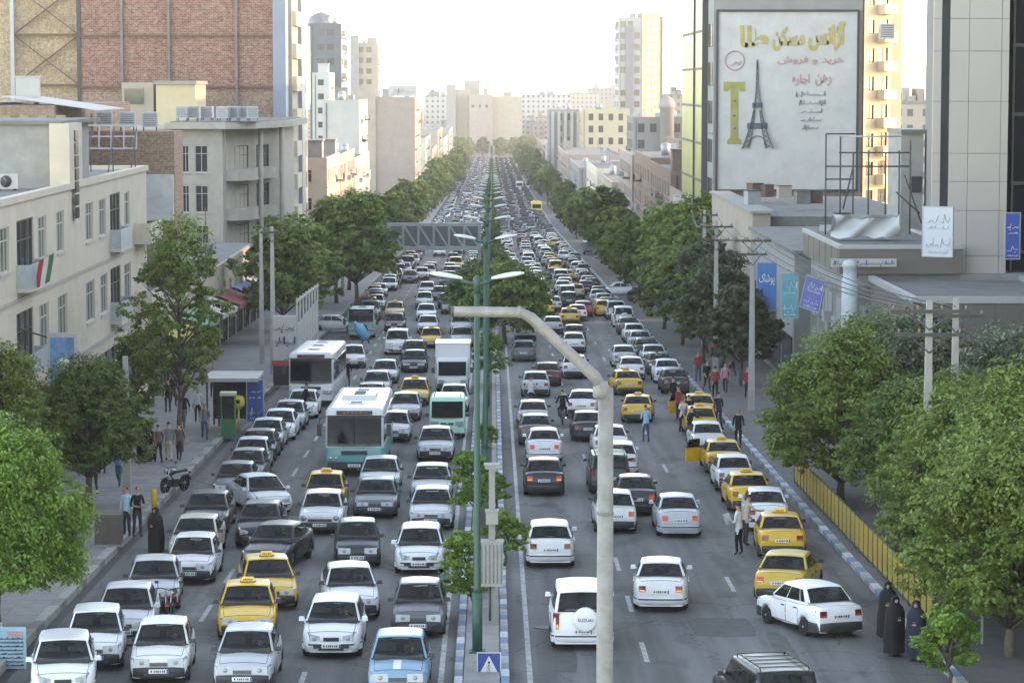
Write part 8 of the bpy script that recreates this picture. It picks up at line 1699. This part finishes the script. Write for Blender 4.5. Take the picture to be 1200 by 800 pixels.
for k, (px, py, hd, sh, tr_, po, lb) in enumerate(((795, 492, 120, 'red', 'dark', 'stand', 'man in red top beside the yellow taxis'), (789, 480, 40, 'black', 'dark', 'stand', 'man in black beside the charcoal kerb car'), (800, 508, 200, 'white', 'black', 'reach', 'man in white top leaning at the taxi doors'), (808, 520, -60, 'black', 'jeans', 'reach', 'man in black bending to a white saloon door'), (865, 528, 180, 'black', 'black', 'stand', 'man in black waiting on the right pavement'),
    (838, 470, 0, 'red', 'black', 'walk', 'person in red walking on the right pavement by the poles'), (850, 465, 170, 'pink', 'dark', 'walk', 'person in pink walking on the right pavement by the poles'), (818, 450, 180, 'red', 'jeans', 'stand', 'person in red near the red-banded pole'), (842, 505, 10, 'dark', 'dark', 'walk', 'person in dark clothes walking past the yellow kerb box'), (828, 462, 200, 'black', 'dark', 'walk', 'man in black walking behind the red-banded pole'),
    (770, 445, 90, 'black', 'dark', 'stand', 'man in black squeezing between the right kerb cars'), (876, 470, 180, 'red', 'dark', 'stand', 'person in red at the shop fronts right of the poles'), (858, 445, 30, 'grey', 'dark', 'walk', 'person in grey far along the right pavement'))): ps(lb, px, py, hd, sh, tr_, po, .15 if px > 812 and k != 2 else 0.0)
# left pavement
ps('man in pale blue shirt beside the brown cabinet', 149, 634, 150, 'sky', 'dark', 'stand', .16); ps('man in black T-shirt and trousers beside the utility pole', 161, 634, 210, 'black', 'dark', 'carry', .16); pc('woman in black chador stepping off the left kerb', 183, 650, 150, 0)
pc('woman in black chador in the pavement group of four', 174, 545, 30, 1, dz=.16); pc('woman in black chador beside the woman in red-brown', 168, 543, -10, 0, dz=.16); ps('woman in red-brown top in the pavement group', 186, 547, 20, 'brown', 'black', 'walk', .16, .95); ps('man in grey jacket in the pavement group', 198, 546, 10, 'grey', 'beige', 'walk', .16); ps('youth in dark red jacket at the end of the pavement group', 210, 545, 0, 'brown', 'dark', 'walk', .16, .95)
ps('man in navy shirt walking by the tall tree', 216, 505, 170, 'navy', 'grey', 'walk', .16); ps('man in black on the pavement beyond the tall tree', 197, 487, 20, 'black', 'dark', 'stand', .16); ps('person in dark coat on the pavement beside the shops', 203, 480, 200, 'dark', 'dark', 'walk', .16); ps('person in beige beside the left shops', 180, 480, 100, 'beige', 'jeans', 'stand', .16)
for k, (px, py, hd, sh, tr_, po, lb) in enumerate(((232, 500, 10, 'white', 'dark', 'walk', 'man in white shirt walking toward the bus shelter'), (240, 520, 190, 'grey', 'jeans', 'walk', 'man in grey and jeans walking by the tall tree trunk'), (120, 560, 30, 'red', 'dark', 'stand', 'person in red by the shop displays'), (132, 548, 200, 'black', 'black', 'stand', 'person in black by the shop displays'), (140, 575, 170, 'blue', 'jeans', 'walk', 'youth in blue walking past the young dark tree'), (262, 480, 15, 'dark', 'dark', 'walk', 'man in dark coat behind the green booth'), (250, 470, 190, 'beige', 'dark', 'stand', 'man in beige behind the bus shelter'), (110, 585, 20, 'green', 'dark', 'walk', 'man in dark green near the drooping tree'))): ps(lb, px, py, hd, sh, tr_, po, .16)
ps('man in black stepping between the white and silver kerb cars', 358, 489, -70, 'black', 'dark', 'walk'); X, Y, _ = G(407, 455); person('man in black standing behind the city bus beside the coach', X, Y, R(180), 'black', 'dark', 'stand')
X, Y, _ = G(428, 404); person('man in dark clothes crossing the lanes with a big sack', X, Y, R(-80), 'dark', 'dark', 'walk'); t = thing('sack', 'big light blue sack carried on the crossing man\'s back', 'sack', (X - .25, Y - .05, zr(Y) + 1.0)); m = MB(); m.lathe(((.05, -.75), (.30, -.6), (.40, -.1), (.36, .4), (.14, .62), (.06, .72)), 14, 0, (0, 0, 0)); m.build('bag', [mat('sack_blue', (.10, .36, .55), rough=.8, noise=(3, .2))], t); m = MB(); m.lathe(((.08, .66), (.13, .70), (.10, .84)), 10); m.build('neck', [CL['sky']], t); t.rotation_euler = (0, R(-38), 0)
ps('man in black beside the crosswise white saloon', 372, 388, 90, 'black', 'dark', 'stand', .16); ps('person in pale top walking on the left carriageway by the gantry', 497, 300, 170, 'white', 'grey', 'walk'); ps('person in red among the left kerb cars', 436, 372, 30, 'red', 'dark', 'stand')
# motorcycles
def mc(label, px, py, hd, paint, tint, rider=None, shirt='black', tr_='dark', dz=0.0): 
    X, Y, _ = G(px, py); motorbike(label, X, Y, R(hd), paint, dz, 'motorcycles', tint)
    if rider: person(rider, X - .0 * 1 + math.sin(R(hd)) * .25, Y - math.cos(R(hd)) * .25 / YK, R(hd), shirt, tr_, 'ride', dz - .02)
mc('black motorcycle with rider between the departing files', 659, 496, 0, (.03, .03, .035), 'black', 'rider in dark jacket on the motorcycle between the departing files'); mc('dark motorcycle behind the silver saloon by the median', 622, 478, 0, (.05, .05, .06), 'black', 'rider in white shirt on the motorcycle by the median', 'white', 'jeans'); mc('red motorcycle squeezed between the left kerb row and the next file', 200, 730, 180, (.35, .02, .02), 'red'); mc('dark parked motorcycle leaning on the left pavement', 205, 582, 150, (.06, .06, .06), 'black', dz=.16)
mc('motorcycle with rider among the taxis at the right kerb', 806, 503, 20, (.10, .10, .11), 'black', 'rider in black on the motorcycle among the taxis', 'black', 'jeans'); mc('dark motorcycle beside the left kerb cars near the gantry', 469, 338, 180, (.08, .03, .03), 'black', 'rider in brown on the motorcycle near the gantry', 'brown', 'dark'); mc('red motorcycle with rider behind the spreading median tree', 624, 366, 0, (.35, .03, .03), 'red', 'rider in dark jacket on the red motorcycle behind the median tree', 'dark', 'dark')
# goods at the left shop fronts
for k, (px, py, c, lb) in enumerate(((95, 520, (.40, .12, .05), 'orange fabric display outside the left shops'), (108, 528, (.45, .36, .20), 'pale goods rack outside the left shops'), (122, 522, (.30, .05, .06), 'red goods rack outside the left shops'))):
    X, Y, _ = G(px, py); t = thing('goods_rack', lb, 'rack', (-17.6 + k * .0, 84 + k * 2.2, zr(84) + .16)); m = MB(); m.bar((-.5, 0, 1.5), (.5, 0, 1.5), .04); m.bar((-.5, 0, 0), (-.5, 0, 1.5), .04); m.bar((.5, 0, 0), (.5, 0, 1.5), .04); m.build('frame', [STEEL_D], t)
    for j in range(6): m = MB(); m.box((-.4 + j * .16, 0, 1.05), (.13, .35, .8), taper=.8); m.build('garment', [mat('goods_%d_%d' % (k, j % 3), tuple(min(.7, v_ * (.6 + .4 * (j % 3))) for v_ in c), rough=.9)], t)
# ------------------------------------------------------------------ move everything out to its true distance along the street
_st = {o.name for o in STRETCH}
for o in list(COL.objects):
    if o.parent or o.type in ('CAMERA', 'LIGHT'): continue
    o.location.y *= YK
    if o.get("kind") == "structure" or o.name in _st: o.scale.y *= YK
# ------------------------------------------------------------------ haze: the air itself, a closed box round everything
hz = MB(); hz.b2((-3600, -90, zr(7000) - 3), (3600, 9500, 62)); o = hz.build('haze', []); o['kind'] = 'stuff'; tag(o, 'pale dusty haze filling the air over the whole street', 'haze')
hm = bpy.data.materials.new('haze_air'); hm.use_nodes = True; n = hm.node_tree.nodes; n.remove(n['Principled BSDF']); pv = n.new('ShaderNodeVolumePrincipled'); pv.inputs['Color'].default_value = (.97, .94, .92, 1); pv.inputs['Density'].default_value = .00014; pv.inputs['Anisotropy'].default_value = .2
hm.node_tree.links.new(pv.outputs[0], n['Material Output'].inputs['Volume']); o.data.materials.append(hm); o.visible_shadow = True
